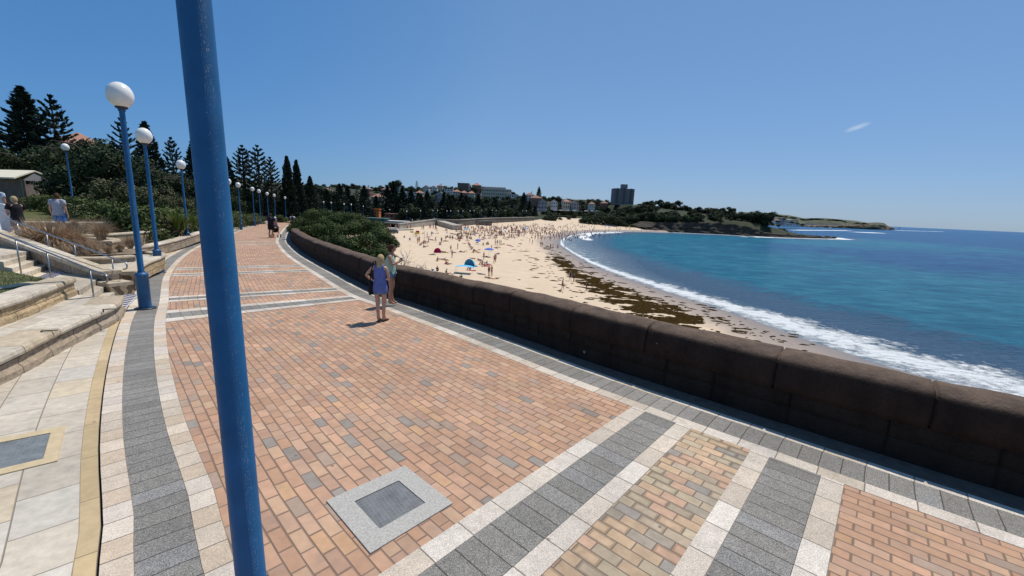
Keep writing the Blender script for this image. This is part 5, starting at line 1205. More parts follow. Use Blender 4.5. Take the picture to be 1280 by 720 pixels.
for px_, lo_ in FARL:       # stand the esplanade lamps on the esplanade, just behind its wall
    if px_ < 505: continue
    best = min((abs(640+F*(Vector((*EP.off(s_, 1.6), -4))-Vector((0, 0, H0))).dot(RI)/(Vector((*EP.off(s_, 1.6), -4))-Vector((0, 0, H0))).dot(fw)-px_), s_) for s_ in np.linspace(0, EP.len, 240))
    q_ = EP.off(best[1], 1.6); lo_.location = (q_.x, q_.y, float(np.interp(best[1]/EP.len, [0, .5, .75, 1], [ESZ[0], eh[0], eh[1], eh[2]])))
for i in range(8, 44):
    px = 398+i*6.2+rs.uniform(-2, 2); Y = float(np.interp(px, [395, 440, 470, 500, 560, 620, 670], [140, 172, 205, 230, 285, 365, 400]))+rs.uniform(0, 16)
    k_ = i/43; q_ = EP.off(EP.len*k_, rs.uniform(5, 14)); zg = float(np.interp(k_, [0, .5, .75, 1], [ESZ[0], eh[0], eh[1], eh[2]])); g_ = Vector((q_.x, q_.y, zg-.2)); h_ = rs.uniform(5, 9) if i % 3 else rs.uniform(9, 13); pr_ = T1 if i % 3 == 1 else T2 if i % 3 == 2 else F1; px = 500+170*k_
    place_tree(pr_, g_, 'low dark tree filling the gaps under the pine row '+('above the bush' if px < 470 else 'left of the hotel' if px < 600 else 'in front of the hotel'), 'low trees under the pine row', h_/8.5*(1.05 if i % 3 else .8), sz=h_/(8.5 if i % 3 else 16))
# slope and skyline trees
KN = {'headland trees': 'coastal_tree', 'slope trees between houses': 'garden_tree', 'scrub trees on the farthest headland': 'scrub_tree'}
def far_tree(pr_, ph, px, yt, Y, hm, lab, grp, wf=1.):
    t_ = at(px, yt, Y); s = hm/ph; o = place_tree(pr_, Vector((t_.x, t_.y, t_.z-hm)), lab, grp, s*wf, sz=s)
    if grp in KN: o.name = KN[grp]
    return o
sky_line = [(395, 229), (406, 230), (418, 228), (430, 228), (441, 228), (452, 230), (463, 231), (474, 230), (485, 230), (506, 231), (516, 231), (527, 231), (540, 231), (551, 232), (561, 230), (570, 232), (586, 230), (600, 232), (612, 232), (622, 233), (634, 236), (642, 240), (650, 244), (680, 244), (690, 244), (700, 245), (710, 247), (718, 248), (728, 248), (738, 247), (748, 247), (760, 248), (770, 250), (797, 252), (806, 252), (813, 250)]
for i, (px, yt) in enumerate(sky_line):
    Y = 640 if px < 650 else 560
    for k in range(2 if px < 650 else 1):
        far_tree([T1, T2, T3][i % 3 if i % 4 else 0], [9, 8, 7][i % 3 if i % 4 else 0], px+k*5, yt+k*1.5+rs.uniform(-.6, 1.2), Y-k*40, 11, 'dark round tree along the skyline ridge '+('above the bush' if px < 460 else 'above the pavilions' if px < 530 else 'left of the dark-topped block' if px < 572 else 'behind the hotel' if px < 650 else 'right of the seafront houses' if px < 765 else 'right of the tower block'), 'round skyline trees', 1.1)
far_tree(T1, 9, 494, 222, 480, 17, 'tallest round dome-shaped tree on the skyline left of centre', None, .95); far_tree(F3, 16, 521, 225.5, 560, 13, 'small lone pine on the skyline left of centre', None, .8); far_tree(F2, 16, 674, 233.5, 460, 18, 'pointed dark pine on the skyline right of the hotel', None, 1.)
for px, yt in ((381, 222), (392, 224), (404, 226)): far_tree(T1, 9, px, yt+3, 240, 12, 'dark tree right of the narrow pointed pines, '+('left one' if px < 385 else 'middle one' if px < 395 else 'right one'), None, 1.)
for i in range(84):       # wooded slope between the houses
    px = rs.uniform(400, 660); yt = rs.uniform(237, 256); Y = float(np.interp(yt, [237, 256], [560, 340]))
    far_tree(rs.choice([T1, T2, T1]), 8.5, px, yt, Y, rs.uniform(7, 10), 'dark tree on the wooded slope between the hillside houses '+('left of the orange-roofed trio' if px < 560 else 'near the hotel'), 'slope trees between houses', 1.2)
for i, (px, yt) in enumerate(((925, 271), (933, 274), (941, 275), (949, 274), (957, 277), (965, 278), (973, 274), (974, 280), (981, 271.5), (990, 276), (997, 277), (942, 270), (958, 270), (1003, 279))):
    far_tree(T1 if i % 2 else T3, 8.5, px, yt, 600+i*8, 5, 'dark scrubby tree among the white houses of the far headland', 'trees among the headland houses', 1.3)
# headland trees
def onland(px, yt, h):
    Ys = np.linspace(346, 640, 150); d = ray(px, yt); X = d.x*Ys/d.y; Z = H0+d.z*Ys/d.y; g = Hf(X, Ys); e = np.abs(Z-g-h*.92)+(g < SEA+1.5)*50; return float(Ys[int(np.argmin(e))])
hl_ = [(rs.uniform(683, 806), rs.uniform(255, 272), 0) for _ in range(30)]+[(rs.uniform(745, 830), rs.uniform(268, 281), 0) for _ in range(26)]+[(rs.uniform(700, 860), rs.uniform(250, 260), 0) for _ in range(34)]+[(rs.uniform(860, 925), rs.uniform(258, 266), 0) for _ in range(12)]+[(rs.uniform(893, 962), rs.uniform(270, 283), 0) for _ in range(26)]+[(rs.uniform(800, 965), rs.uniform(262, 279), 0) for _ in range(86)]+[(684, 258, 430), (692, 260, 420), (700, 258, 430), (722, 252, 470), (731, 255, 440), (742, 254, 440), (750, 256, 430), (758, 251, 450), (726, 262, 400), (748, 266, 395), (765, 262, 395), (773, 259, 400), (783, 258, 400), (792, 256, 405), (800, 254, 410), (775, 270, 370), (790, 268, 365), (803, 266, 365), (812, 264, 370), (797, 275, 352), (812, 276, 352), (779, 276, 358), (766, 277, 362), (826, 277, 350), (815, 253, 430), (824, 249, 430), (831, 252, 425), (836, 256, 420), (828, 258, 410), (843, 257, 450), (851, 257, 460), (842, 268, 380), (856, 272, 380), (868, 272, 385), (861, 259, 470), (872, 260, 470), (883, 259, 460), (879, 265, 400), (886, 267, 400), (892, 264, 410), (893, 259, 480), (903, 261, 500), (915, 263, 520), (846, 280, 352), (862, 281, 356), (880, 281, 362), (897, 281, 368), (912, 281, 372), (905, 276, 380), (921, 279, 378), (934, 281, 380), (924, 268, 560), (934, 271, 560), (912, 273, 470)]
for i, (px, yt, Y) in enumerate(hl_):
    low = yt > 270; h_ = rs.uniform(2.6, 4.2) if low else rs.uniform(6, 9.5); Y = onland(px, yt, h_)
    far_tree(T3 if low and i % 2 else (T1 if i % 2 else T2), 8, px, yt, Y, h_, ('low scrubby ' if low else 'dark spreading ')+'tree on the headland '+('left of the tower block' if px < 766 else 'below the tower block' if px < 800 else 'on the grassy knoll' if px < 850 else 'along the grassy headland slope' if px < 900 else 'toward the headland tip')+(' near the cliff edge' if low else ''), 'headland trees', 1.25)

# ------------------------------------------------------------------ cliffs and rocks
def cliffmat(name, a, b, c_):
    t = NT(name); P = t.geo('Position'); n = t.noise(.35, 7, t.scale(P, (1, 1, 3.)), .7); c = t.ramp(n, [(.3, a), (.55, b), (.75, c_)]); t.col(c); t.rough(.95); t.spec(.1); t.bump(t.noise(1.2, 6, P, .7), .5); return t.m
M_CLIFF = cliffmat('dark_cliff_rock', (.03, .028, .024), (.07, .06, .05), (.15, .125, .095)); M_CLIFF2 = cliffmat('pale_cliff_rock', (.08, .065, .05), (.20, .155, .11), (.34, .27, .19))
def cliff(name, pts, tops, mat, label, dep=24, step=1.6, nz_=7, lean=.5, disp=1.9, z0=SEA-1.5):
    P = Poly(pts); mb = MB(); n = int(P.len/step); e_z = lambda s: float(np.interp(s/P.len, np.linspace(0, 1, len(tops)), tops)); m = nz_+4
    o0 = P.p[0]
    for i in range(n+1):
        s = P.len*i/n; zt = e_z(s)
        for k in range(m):
            if k <= nz_: f_ = k/nz_; o = -1.5+lean*(f_)*(zt-z0)*.45+ (1.4 if f_ > .35 else 0)+(1.2 if f_ > .7 else 0); z = z0+(zt-z0)*f_
            else: o = -1.5+lean*(zt-z0)*.45+2.6+(k-nz_)*dep/3; z = zt+.15*(k-nz_)
            q = P.off(s, o); nv = mnoise.noise_vector(Vector((q.x*.16, q.y*.16, z*.3)))*disp+mnoise.noise_vector(Vector((q.x*.6, q.y*.6, z*.8)))*disp*.45
            mb.v.append((q.x+nv.x-o0.x, q.y+nv.y-o0.y, z+nv.z*.5))
        if i:
            for k in range(m-1): a = (i-1)*m+k; mb.f.append((a, a+m, a+m+1, a+1)); mb.m.append(0)
    o = mb.build(name, mat, smooth=False); o.location = (o0.x, o0.y, 0); tag(o, label, 'cliff'); return o
def cw(px, py): return tuple(un(px, py, SEA)[:2])
c1 = [cw(*p) for p in ((808, 289.2), (830, 289.8), (850, 290.6), (875, 291.8), (900, 292.9), (925, 294.4), (945, 295.4), (962, 296.2))]
cl = cliff('headland_cliff', c1, [-6.5, -2.6, -1.4, -.9, -.9, -1.3, -3., -6.8], M_CLIFF, 'dark rock cliff along the near face of the headland across the bay')
c2 = [cw(*p) for p in ((942, 295.2), (962, 296.4), (985, 297.3), (1010, 298.), (1030, 298.4), (1046, 298.6))]
cliff('rock_shelf', c2, [-6.6, -6.8, -7.2, -7.8, -8.2, -8.9], M_CLIFF, 'low dark rock shelf running out from the headland tip with white water round it', dep=9, step=.8, nz_=4, disp=1.1)
def boulder(c, r, seed, mat, label, sz=(1, 1, 1), grp=None, nm='boulder'):
    bm = bmesh.new(); bmesh.ops.create_icosphere(bm, subdivisions=3, radius=1)
    for v in bm.verts: 
        k = 1+mnoise.noise(v.co*1.3+Vector((seed*7, 0, 0)))*.6+mnoise.noise(v.co*3.5+Vector((seed*3, 1, 0)))*.25; v.co = Vector((v.co.x*k*r*sz[0], v.co.y*k*r*sz[1], v.co.z*k*r*sz[2]))
    me = bpy.data.meshes.new(nm); bm.to_mesh(me); bm.free(); me.materials.append(mat); o = link(nm, me); o.location = c; tag(o, label, 'rock', grp); return o
q = at(975, 292, 372); boulder((q.x, q.y, SEA+1.8), 5, 2, M_CLIFF, 'largest dark rock stack standing near the tip hut', (1, 1, .9))
for i, (px, r) in enumerate(((988, 2.6), (1000, 2.2), (1012, 2.), (1022, 1.6), (1034, 1.5), (1042, 1.2))):
    q = un(px, 296.6-i*.02+(px-988)*.03, SEA); boulder((q.x, q.y, SEA+.8), r, i+5, M_CLIFF, 'dark boulder on the rock shelf off the headland tip', (1.8, 1, .7), 'boulders on the rock shelf')
# far headland
fp = [cw(*p) for p in ((955, 284.6), (985, 285.6), (1015, 286.6), (1045, 287.2), (1075, 287.4), (1100, 287.2), (1116, 286.9))]
fp = [tuple(at(px, py, Y)[:2]) for px, py, Y in ((940, 282, 1150), (975, 285, 1200), (1010, 286, 1250), (1045, 287, 1300), (1080, 287, 1330), (1100, 287, 1350), (1117, 287, 1420))]
tz = lambda px, py, Y: at(px, py, Y).z
cliff('far_headland_cliff', fp, [tz(940, 279, 1150), tz(975, 281.8, 1200), tz(1010, 282.4, 1250), tz(1045, 282.6, 1300), tz(1080, 282.4, 1330), tz(1100, 281.4, 1350), tz(1117, 283.8, 1420)], M_CLIFF2, 'long low pale-topped rock cliff of the farthest headland', dep=40, step=5, disp=5, lean=.6, nz_=5)
mb = MB(); ridge = [(930, 265, 1500), (960, 267, 1500), (985, 269.4, 1500), (1005, 272.4, 1500), (1030, 272.8, 1500), (1050, 274, 1500), (1070, 276.3, 1500), (1085, 278.3, 1500), (1098, 278.6, 1480), (1106, 279.6, 1460), (1110, 283.5, 1440)]
for i, (px, py, Y) in enumerate(ridge):
    a = at(px, py, Y); b = at(px-6 if px < 1100 else px, 283.5, Y-190 if px < 1100 else Y-30); m_ = (a+b)/2+Vector((0, 0, (a.z-b.z)*.12)); bk = a+Vector((0, 260, -30))
    for j, v in enumerate((b-Vector((0, 0, 6)), b, b*.65+a*.35+Vector((0, 0, 1.5)), m_, a*.8+b*.2+Vector((0, 0, 1.)), a, bk)): mb.v.append(tuple(v+mnoise.noise_vector(v*.02)*4))
    if i:
        for k in range(6): q_ = (i-1)*7+k; mb.f.append((q_, q_+7, q_+8, q_+1)); mb.m.append(0)
M_FARL = simple('far_scrub_ground', (.060, .066, .036), .95, .55, .025)
o = mb.build('far_headland', M_FARL, smooth=True); o['kind'] = 'structure'
for i in range(70):
    k = rs.random(); px = 935+150*k; yt = float(np.interp(px, [p[0] for p in ridge], [p[1] for p in ridge]))-.6+rs.uniform(0, 1)**2*7
    if rs.random() < .3 and 1015 < px < 1060: continue
    far_tree(T1 if i % 2 else T3, 8.5, px, yt, 1480-(yt-265)*6, rs.uniform(7, 13), 'dark scrub tree on the farthest headland '+('behind the white houses' if px < 1005 else 'along its bare ridge'), 'scrub trees on the farthest headland', 1.9)
for i, px in enumerate((1010, 1018, 1029, 1037, 1046)):
    bpx('house', px, px+5, 279.6+i*.25, 281.9+i*.2, 1330, 14, M_WHT, M_GTILE, 'flat', 'tiny white house low on the farthest headland, '+['leftmost', 'second from left', 'middle one', 'second from right', 'rightmost'][i], fl=1, nw=3, win=False)
# sailing boat
sb = at(1124.6, 284.6, 2300); e = empty('sailing_boat', (sb.x, sb.y, SEA)); tag(e, 'tiny dark-sailed boat on the horizon just right of the farthest headland', 'boat')
mb = MB(); 
for i, (y, w, z) in enumerate(((-5, .8, 1.3), (-3, 1.5, 1.1), (0, 1.8, 1.0), (3.5, 1.2, 1.2), (6, .1, 1.6))): mb.v += [(y, -w, z), (y, -w*.5, -.3), (y, w*.5, -.3), (y, w, z)]
for i in range(4):
    for k in range(3): a = i*4+k; mb.f.append((a, a+4, a+5, a+1)); mb.m.append(0)
    mb.f.append((i*4+3, i*4+7, i*4+4, i*4)); mb.m.append(0)
mb.build('hull', simple('dark_hull', (.08, .09, .11)), e); mb = MB(); mb.tube([(0, 0, 0), (0, 0, 15)], .12, 6); mb.build('mast', M_STEEL, e)
mb = MB(); mb.add([(-.2, .05, 1.8), (-4.5, .3, 1.9), (-.2, .05, 14.5), (-.2, -.05, 1.8), (-4.5, .2, 1.9), (-.2, -.05, 14.5)], [(0, 1, 2), (5, 4, 3), (0, 3, 4, 1), (1, 4, 5, 2), (2, 5, 3, 0)]); mb.build('sail', simple('grey_sail', (.20, .22, .26)), e)

# ------------------------------------------------------------------ vehicles
def car(bodym, kind='car'):
    e = empty('parked_car' if kind == 'car' else 'parked_van', (0, 0, 0)); L, W = (4.3, 1.75) if kind == 'car' else (5., 1.95)
    if kind == 'car': prof = [(-2.1, .35), (-2.15, .75), (-2.0, .98), (-1.5, 1.03), (-.95, 1.42), (.45, 1.46), (1.05, 1.0), (1.95, .85), (2.13, .6), (2.1, .33)]; wn_ = [(-1.38, 1.05), (-.9, 1.37), (.42, 1.41), (.93, 1.03)]
    else: prof = [(-2.45, .35), (-2.5, 1.9), (-2.3, 2.05), (1.1, 2.05), (1.7, 1.3), (2.4, 1.05), (2.5, .7), (2.45, .33)]; wn_ = [(-.2, 1.3), (-.2, 1.85), (1.0, 1.85), (1.45, 1.33)]
    mb = MB(); n = len(prof)
    for y, s in ((-W/2, .0), (-W/2+.12, .06), (W/2-.12, .06), (W/2, 0.)):
        for x, z in prof: mb.v.append((x, y*(1-.10*max(0, z-1.)), z+s*(z > .9)))
    for j in range(3):
        for k in range(n): mb.f.append((j*n+k, j*n+(k+1) % n, (j+1)*n+(k+1) % n, (j+1)*n+k)); mb.m.append(0)
    mb.f += [tuple(reversed(range(n))), tuple(range(3*n, 4*n))]; mb.m += [0, 0]; b = mb.build('body', bodym, e)
    for s in (-1, 1):
        g = MB(); q = [(x, s*(W/2*(1-.10*max(0, z-1.))+.008), z) for x, z in wn_]; g.add(q, [(0, 1, 2, 3) if s > 0 else (3, 2, 1, 0)]); g.build('side_window', M_GLASS, e)
    g = MB(); 
    if kind == 'car': g.add([(.50, -.68, 1.45), (1.02, -.78, 1.05), (1.02, .78, 1.05), (.50, .68, 1.45)], [(0, 1, 2, 3)])
    else: g.add([(1.14, -.8, 2.01), (1.68, -.88, 1.36), (1.68, .88, 1.36), (1.14, .8, 2.01)], [(0, 1, 2, 3)])
    w_ = g.build('windscreen', M_GLASS, e); w_.location = (.03, 0, .03)
    wm_ = MB(); wm_.lathe([(0, -.1), (.2, -.1), (.31, -.09), (.32, 0), (.31, .09), (.2, .1), (0, .1)], n=14); me = wm_.mesh('wheel', simple('tyre', (.025, .025, .025), .8), True)
    for x in (-L*.3, L*.31):
        for y in (-W/2+.08, W/2-.08): o = link('wheel', me, e); o.location = (x, y, .32); o.rotation_euler = (math.pi/2, 0, 0)
    for y in (-.6, .6):
        l = MB(); l.ell((prof[-2][0]-.02, y, .72), (.06, .16, .09), 8, 6); l.build('headlight', M_WHT, e, True)
    return e
CP_ = {c: simple(c+'_car_paint', v, .25, .02, 1., spec=.6) for c, v in dict(white=(.7, .7, .7), silver=(.42, .43, .45), red=(.35, .03, .03), dark=(.03, .035, .045), blue=(.05, .10, .22)).items()}
cars = {}
def put_car(px, py, Y, colr, kind, label, rz, grp):
    k = (colr, kind)
    if k not in cars: cars[k] = car(CP_[colr], kind); o = cars[k]
    else: o = dup(cars[k])
    q = at(px, py, Y); o.location = (q.x, q.y, Hs(q.x, q.y)-.02 if Y < 70 else q.z); o.rotation_euler = (0, 0, rz+(1.45 if Y < 130 else 0)); tag(o, label, 'van' if kind == 'van' else 'car', grp)
    return o
G1 = 'vehicles parked along the road behind the promenade'
for px, py, Y, c_, k_, lab in ((305, 267.5, 118, 'white', 'van', 'white van parked by the path above the olive shrubs right of the closest pole'), (294, 266, 112, 'silver', 'car', 'silver car behind the white van, nearest the closest pole'), (317, 268, 124, 'silver', 'car', 'silver car between the second and third lamps right of the closest pole'), (325, 268, 122, 'white', 'car', 'white car right of the white van'), (341, 269, 98, 'dark', 'car', 'dark car above the couple with the pram'),
    (354.5, 270.2, 104, 'white', 'car', 'white car under the narrow pointed pines, left of the trunk'), (367, 270.5, 108, 'white', 'car', 'white car under the narrow pointed pines, between two lamp poles'), (374, 270.8, 112, 'white', 'car', 'white car just left of the red one'), (380.5, 271, 116, 'red', 'car', 'red car parked at the left end of the wall bush'), (347, 269.6, 101, 'silver', 'car', 'silver car left of the white one under the pointed pines')):
    put_car(px, py, Y, c_, k_, lab, rs.uniform(-.2, .2), G1)
for i, (px, c_) in enumerate(((672, 'white'), (682, 'silver'), (694, 'white'), (701, 'white'), (706, 'silver'), (710, 'white'), (713, 'dark'), (718, 'white'), (733, 'white'), (741, 'white'), (747, 'silver'), (533, 'white'), (553, 'silver'))):
    Y = 418 if px > 600 else 235; yy = 263.8+(px-700)*.025 if px > 600 else 268.3; put_car(px, yy, Y, c_, 'car', 'distant '+c_+' car parked on the grass strip above the north end of the beach' if px > 600 else 'distant '+c_+' car parked on the esplanade under the pine row', 0, 'distant parked cars')
b = car(CP_['dark'], 'van'); b.name = 'beach_buggy'; q = un(492.5, 291.2, Hs(*un(492.5, 291, -6.8)[:2])); b.location = (q.x, q.y, Hs(q.x, q.y)); b.rotation_euler = (0, 0, 1.2); b.scale = (.62, .7, .62); tag(b, 'dark lifeguard buggy parked on the sand below the concrete platforms', 'buggy')
# seaweed
t = NT('dry_seaweed'); P = t.geo('Position'); t.col(t.ramp(t.noise(4, 4, P), [(.3, (.016, .010, .004)), (.55, (.04, .026, .009)), (.8, (.085, .06, .022))])); t.rough(1.); t.spec(0.); M_WEED = t.m
def seaweed():
    rs_ = np.random.RandomState(9); V = []; Fq = []
    core = [(680, 308, 3), (694, 322, 4), (706, 332, 5), (722, 344, 6), (742, 354, 8), (765, 366, 11), (790, 378, 12), (815, 387, 12), (840, 397, 12), (865, 405, 9), (895, 410, 4)]
    pts = []
    for _ in range(8500):
        i = rs_.randint(2, len(core)-1) if rs_.rand() < .9 else rs_.randint(1, len(core)-1); k = rs_.rand(); a, b = core[i-1], core[i] 
        px = a[0]+(b[0]-a[0])*k; py = a[1]+(b[1]-a[1])*k; w = a[2]+(b[2]-a[2])*k; dens = rs_.normal()
        px += rs_.normal()*w*.7; py += dens*w*.42; g_ = un(px, py, -8.4)
        if mnoise.noise(Vector((g_.x*.5, g_.y*.5, 0)))+.9*mnoise.noise(Vector((g_.x*1.7, g_.y*1.7, 4))) < (.16 if px < 740 else 0.): continue
        pts.append((px, py, .62))
    for _ in range(420): 
        i = rs_.randint(1, len(core)); k = rs_.rand(); a, b = core[i-1], core[i]; pts.append((a[0]+(b[0]-a[0])*k+rs_.normal()*28, a[1]+(b[1]-a[1])*k+rs_.normal()*11, .6))
    for px, py in ((922, 407), (934, 409), (955, 414), (985, 417), (905, 400), (960, 420), (975, 425), (1003, 440), (880, 388), (850, 384), (1010, 430), (935, 416), (918, 415)):
        for _ in range(4): pts.append((px+rs_.normal()*5, py+rs_.normal()*1.4, .5))
    P0 = np.array([tuple(un(px, py, -8.3)[:2]) for px, py, s in pts]); hz = Hf(P0[:, 0], P0[:, 1])
    P0 = np.array([tuple(un(px, py, z)[:2]) for (px, py, s), z in zip(pts, hz)]); hz = Hf(P0[:, 0], P0[:, 1])
    for (x, y), z, (px, py, s) in zip(P0, hz, pts):
        r = .42*s*(.4+rs_.rand()**2*1.7)*(1+max(0, y-35)*.012); n = 7; b = len(V); a0 = rs_.rand()*6; el = 1+rs_.rand()*1.4
        for k in range(n): a = a0+k*2*math.pi/n; rr = r*(.6+.6*rs_.rand()); V.append((x+math.cos(a)*rr*el, y+math.sin(a)*rr*.8, z-.01))
        V.append((x, y, z+.07+.10*rs_.rand()*s))
        for k in range(n): Fq.append((b+k, b+(k+1) % n, b+n))
    o = link('seaweed', cloud_mesh('seaweed', np.array(V), np.array(Fq), M_WEED)); o['kind'] = 'stuff'; o['label'] = 'drift line of brown seaweed clumps strewn along the wet sand'; o['category'] = 'seaweed'
seaweed()
# ------------------------------------------------------------------ people
def smooth_skin(joints, edges, root='pelvis', sub=1, keep=False):
    names = list(joints); me = bpy.data.meshes.new('sk'); me.from_pydata([joints[n][:3] for n in names], [(names.index(a), names.index(b)) for a, b in edges], [])
    ob = bpy.data.objects.new('sk', me); COL.objects.link(ob); ob.modifiers.new('s', 'SKIN').use_smooth_shade = True
    for i, n in enumerate(names):
        r = joints[n][3]; v = me.skin_vertices[0].data[i]; v.radius = (r, r) if not isinstance(r, tuple) else r; v.use_root = (n == root)
    m = ob.modifiers.new('d', 'SUBSURF'); m.levels = sub; m.render_levels = sub
    dg = bpy.context.evaluated_depsgraph_get(); out = bpy.data.meshes.new_from_object(ob.evaluated_get(dg)); bpy.data.objects.remove(ob); return out
def seg_d(p, a, b):
    d = b-a; t = max(0, min(1, (p-a).dot(d)/max(1e-9, d.dot(d)))); return (a+d*t-p).length
BASE = dict(pelvis=(0, 0, .93, .118), spine=(0, -.01, 1.10, .105), chest=(0, -.01, 1.28, .125), neck=(0, -.005, 1.445, .052), skull=(0, .012, 1.52, .062))
SK = dict(female=dict(sh=.165, hip=.095), male=dict(sh=.185, hip=.09))
def figure(pose=None, sex='female', fingers=True, sub=1, head_tilt=(0, 0), face=0.):
    """pose: overrides, joint name -> (x,y,z); returns (mesh data, joints). Skeleton of a 1.70 m person facing +y."""
    sh = SK[sex]['sh']; j = dict(BASE)
    if sex == 'male': j['chest'] = (0, -.01, 1.29, .145); j['pelvis'] = (0, 0, .93, .115)
    for s, c in ((-1, 'l'), (1, 'r')):
        j['sh'+c] = (s*sh, -.005, 1.385, .058 if sex == 'male' else .050); j['el'+c] = (s*(sh+.045), -.03, 1.10, .041 if sex == 'male' else .036); j['wr'+c] = (s*(sh+.05), .05, .86, .027)
        j['pa'+c] = (s*(sh+.048), .068, .79, .032); j['hp'+c] = (s*.088, 0, .87, .088); j['th'+c] = (s*.09, .01, .68, .075); j['kn'+c] = (s*.09, .015, .49, .056); j['ca'+c] = (s*.09, -.012, .34, .054); j['an'+c] = (s*.09, -.015, .075, .036); j['he'+c] = (s*.09, -.045, .035, .034); j['to'+c] = (s*.105, .13, .022, .028)
    for k, v in (pose or {}).items(): j[k] = tuple(v[:3])+((v[3],) if len(v) > 3 else (j[k][3],))
    E = [('pelvis', 'spine'), ('spine', 'chest'), ('chest', 'neck'), ('neck', 'skull')]
    for c in 'lr':
        E += [('chest', 'sh'+c), ('sh'+c, 'el'+c), ('el'+c, 'wr'+c), ('wr'+c, 'pa'+c), ('pelvis', 'hp'+c), ('hp'+c, 'th'+c), ('th'+c, 'kn'+c), ('kn'+c, 'ca'+c), ('ca'+c, 'an'+c), ('an'+c, 'he'+c), ('an'+c, 'to'+c)]
        if fingers:
            w = Vector(j['wr'+c][:3]); p = Vector(j['pa'+c][:3]); d = (p-w).normalized(); sd = Vector((0, 1, 0)) if abs(d.y) < .8 else Vector((0, 0, 1)); sd = (sd-d*sd.dot(d)).normalized(); s = -1 if c == 'l' else 1
            curl = Vector((-s, 0, 0)); curl = (curl-d*curl.dot(d)); curl = curl.normalized() if curl.length > .1 else Vector((0, 0, -1))
            for k, (o, L) in enumerate(((.030, .066), (.010, .078), (-.010, .074), (-.028, .058))):
                a = p+sd*o+d*.028; b = a+d*L*.5+curl*.008; e = b+d*L*.42+curl*.02
                j[f'f{c}{k}a'] = (*a, .010); j[f'f{c}{k}b'] = (*b, .009); j[f'f{c}{k}c'] = (*e, .008); E += [('pa'+c, f'f{c}{k}a'), (f'f{c}{k}a', f'f{c}{k}b'), (f'f{c}{k}b', f'f{c}{k}c')]
            a = p+sd*.036-d*.02; b = a+(sd+d).normalized()*.03+curl*.01; j[f't{c}a'] = (*a, .012); j[f't{c}b'] = (*b, .010); j[f't{c}c'] = (*(b+d*.026), .008); E += [('pa'+c, f't{c}a'), (f't{c}a', f't{c}b'), (f't{c}b', f't{c}c')]
    me = smooth_skin(j, E, sub=sub); verts = [Vector(v.co) for v in me.vertices]; faces = [tuple(p.vertices) for p in me.polygons]; bpy.data.meshes.remove(me)
    # head: skull, jaw, nose, ears as one continuous shape
    sk = Vector(j['skull'][:3]); nk = Vector(j['neck'][:3]); up = (sk-nk).normalized(); ax = Vector((math.cos(face), math.sin(face), 0)); ax = (ax-up*ax.dot(up)).normalized(); fy = up.cross(ax); c = sk+up*.055+fy*.012
    b0 = len(verts); n, m = (20, 14) if fingers else (8, 6)
    for i in range(m+1):
        t = math.pi*i/m; z = -math.cos(t); r = math.sin(t)
        for k in range(n):
            a = 2*math.pi*k/n; x = math.cos(a)*r; y = math.sin(a)*r
            jw = 1-.28*max(0, -z)*(1 if y < .2 else .75); X = x*.074*jw; Yv = y*.093*jw+(.012*max(0, -z) if y > 0 else 0); Zv = z*.118
            if fingers and y > .82 and -.35 < z < .05: Yv += .022*max(0, 1-abs(x)/.22)*(1+z)           # nose
            if fingers and y > .55 and .0 < z < .25 and .25 < abs(x) < .62: Yv -= .008                 # eye sockets
            if fingers and y > .8 and -.62 < z < -.45: Yv += .005*max(0, 1-abs(x)/.4)                   # mouth
            if fingers and abs(x) > .88 and -.25 < z < .15: X *= 1.13                                   # ears
            verts.append(c+ax*X+fy*Yv+up*Zv)
    for i in range(m):
        for k in range(n): faces.append((b0+i*n+k, b0+i*n+(k+1) % n, b0+(i+1)*n+(k+1) % n, b0+(i+1)*n+k))
    return verts, faces, j, (c, ax, fy, up), E
def loft(mb, rings, n=20, mi=0, fold=0., seed=0, cap=False):
    """rings: (centre, rx, ry, yaw[, tilt]) elliptical sections"""
    b0 = len(mb.v)
    for q, (c, rx, ry, yaw) in enumerate(rings):
        c = Vector(c)
        for k in range(n):
            a = 2*math.pi*k/n; f = 1+fold*(q/len(rings))*math.sin(a*5+seed+q*.35)+fold*.6*(q/len(rings))*math.sin(a*9+seed*2); x, y = math.cos(a)*rx*f, math.sin(a)*ry*f
            mb.v.append((c.x+x*math.cos(yaw)-y*math.sin(yaw), c.y+x*math.sin(yaw)+y*math.cos(yaw), c.z))
    for q in range(len(rings)-1):
        for k in range(n): mb.f.append((b0+q*n+k, b0+(q+1)*n+k, b0+(q+1)*n+(k+1) % n, b0+q*n+(k+1) % n)); mb.m.append(mi)
    if cap: mb.f.append(tuple(b0+k for k in range(n))); mb.m.append(mi)
def skinmat(name, c): 
    t = NT(name); P = t.geo('Position'); t.col(t.ramp(t.noise(30, 3, P), [(.3, tuple(v*.9 for v in c)), (.7, tuple(min(1, v*1.1) for v in c))])); t.rough(.5); t.spec(.35); t.b.inputs['Subsurface Weight'].default_value = .1; t.b.inputs['Subsurface Radius'].default_value = (.02, .008, .004); return t.m
SKN = [skinmat('fair_skin', (.52, .31, .22)), skinmat('tanned_skin', (.42, .22, .14)), skinmat('dark_skin', (.20, .10, .065))]
def cloth(name, c, v=.15, sc=14.):
    if name in MC: return MC[name]
    t = NT(name); P = t.geo('Position'); t.col(t.ramp(t.noise(sc, 4, P), [(.3, tuple(k*(1-v) for k in c)), (.7, tuple(k*(1+v) for k in c))])); t.rough(.85); t.spec(.15); t.bump(t.noise(26, 3, P), .012); MC[name] = t.m; return t.m
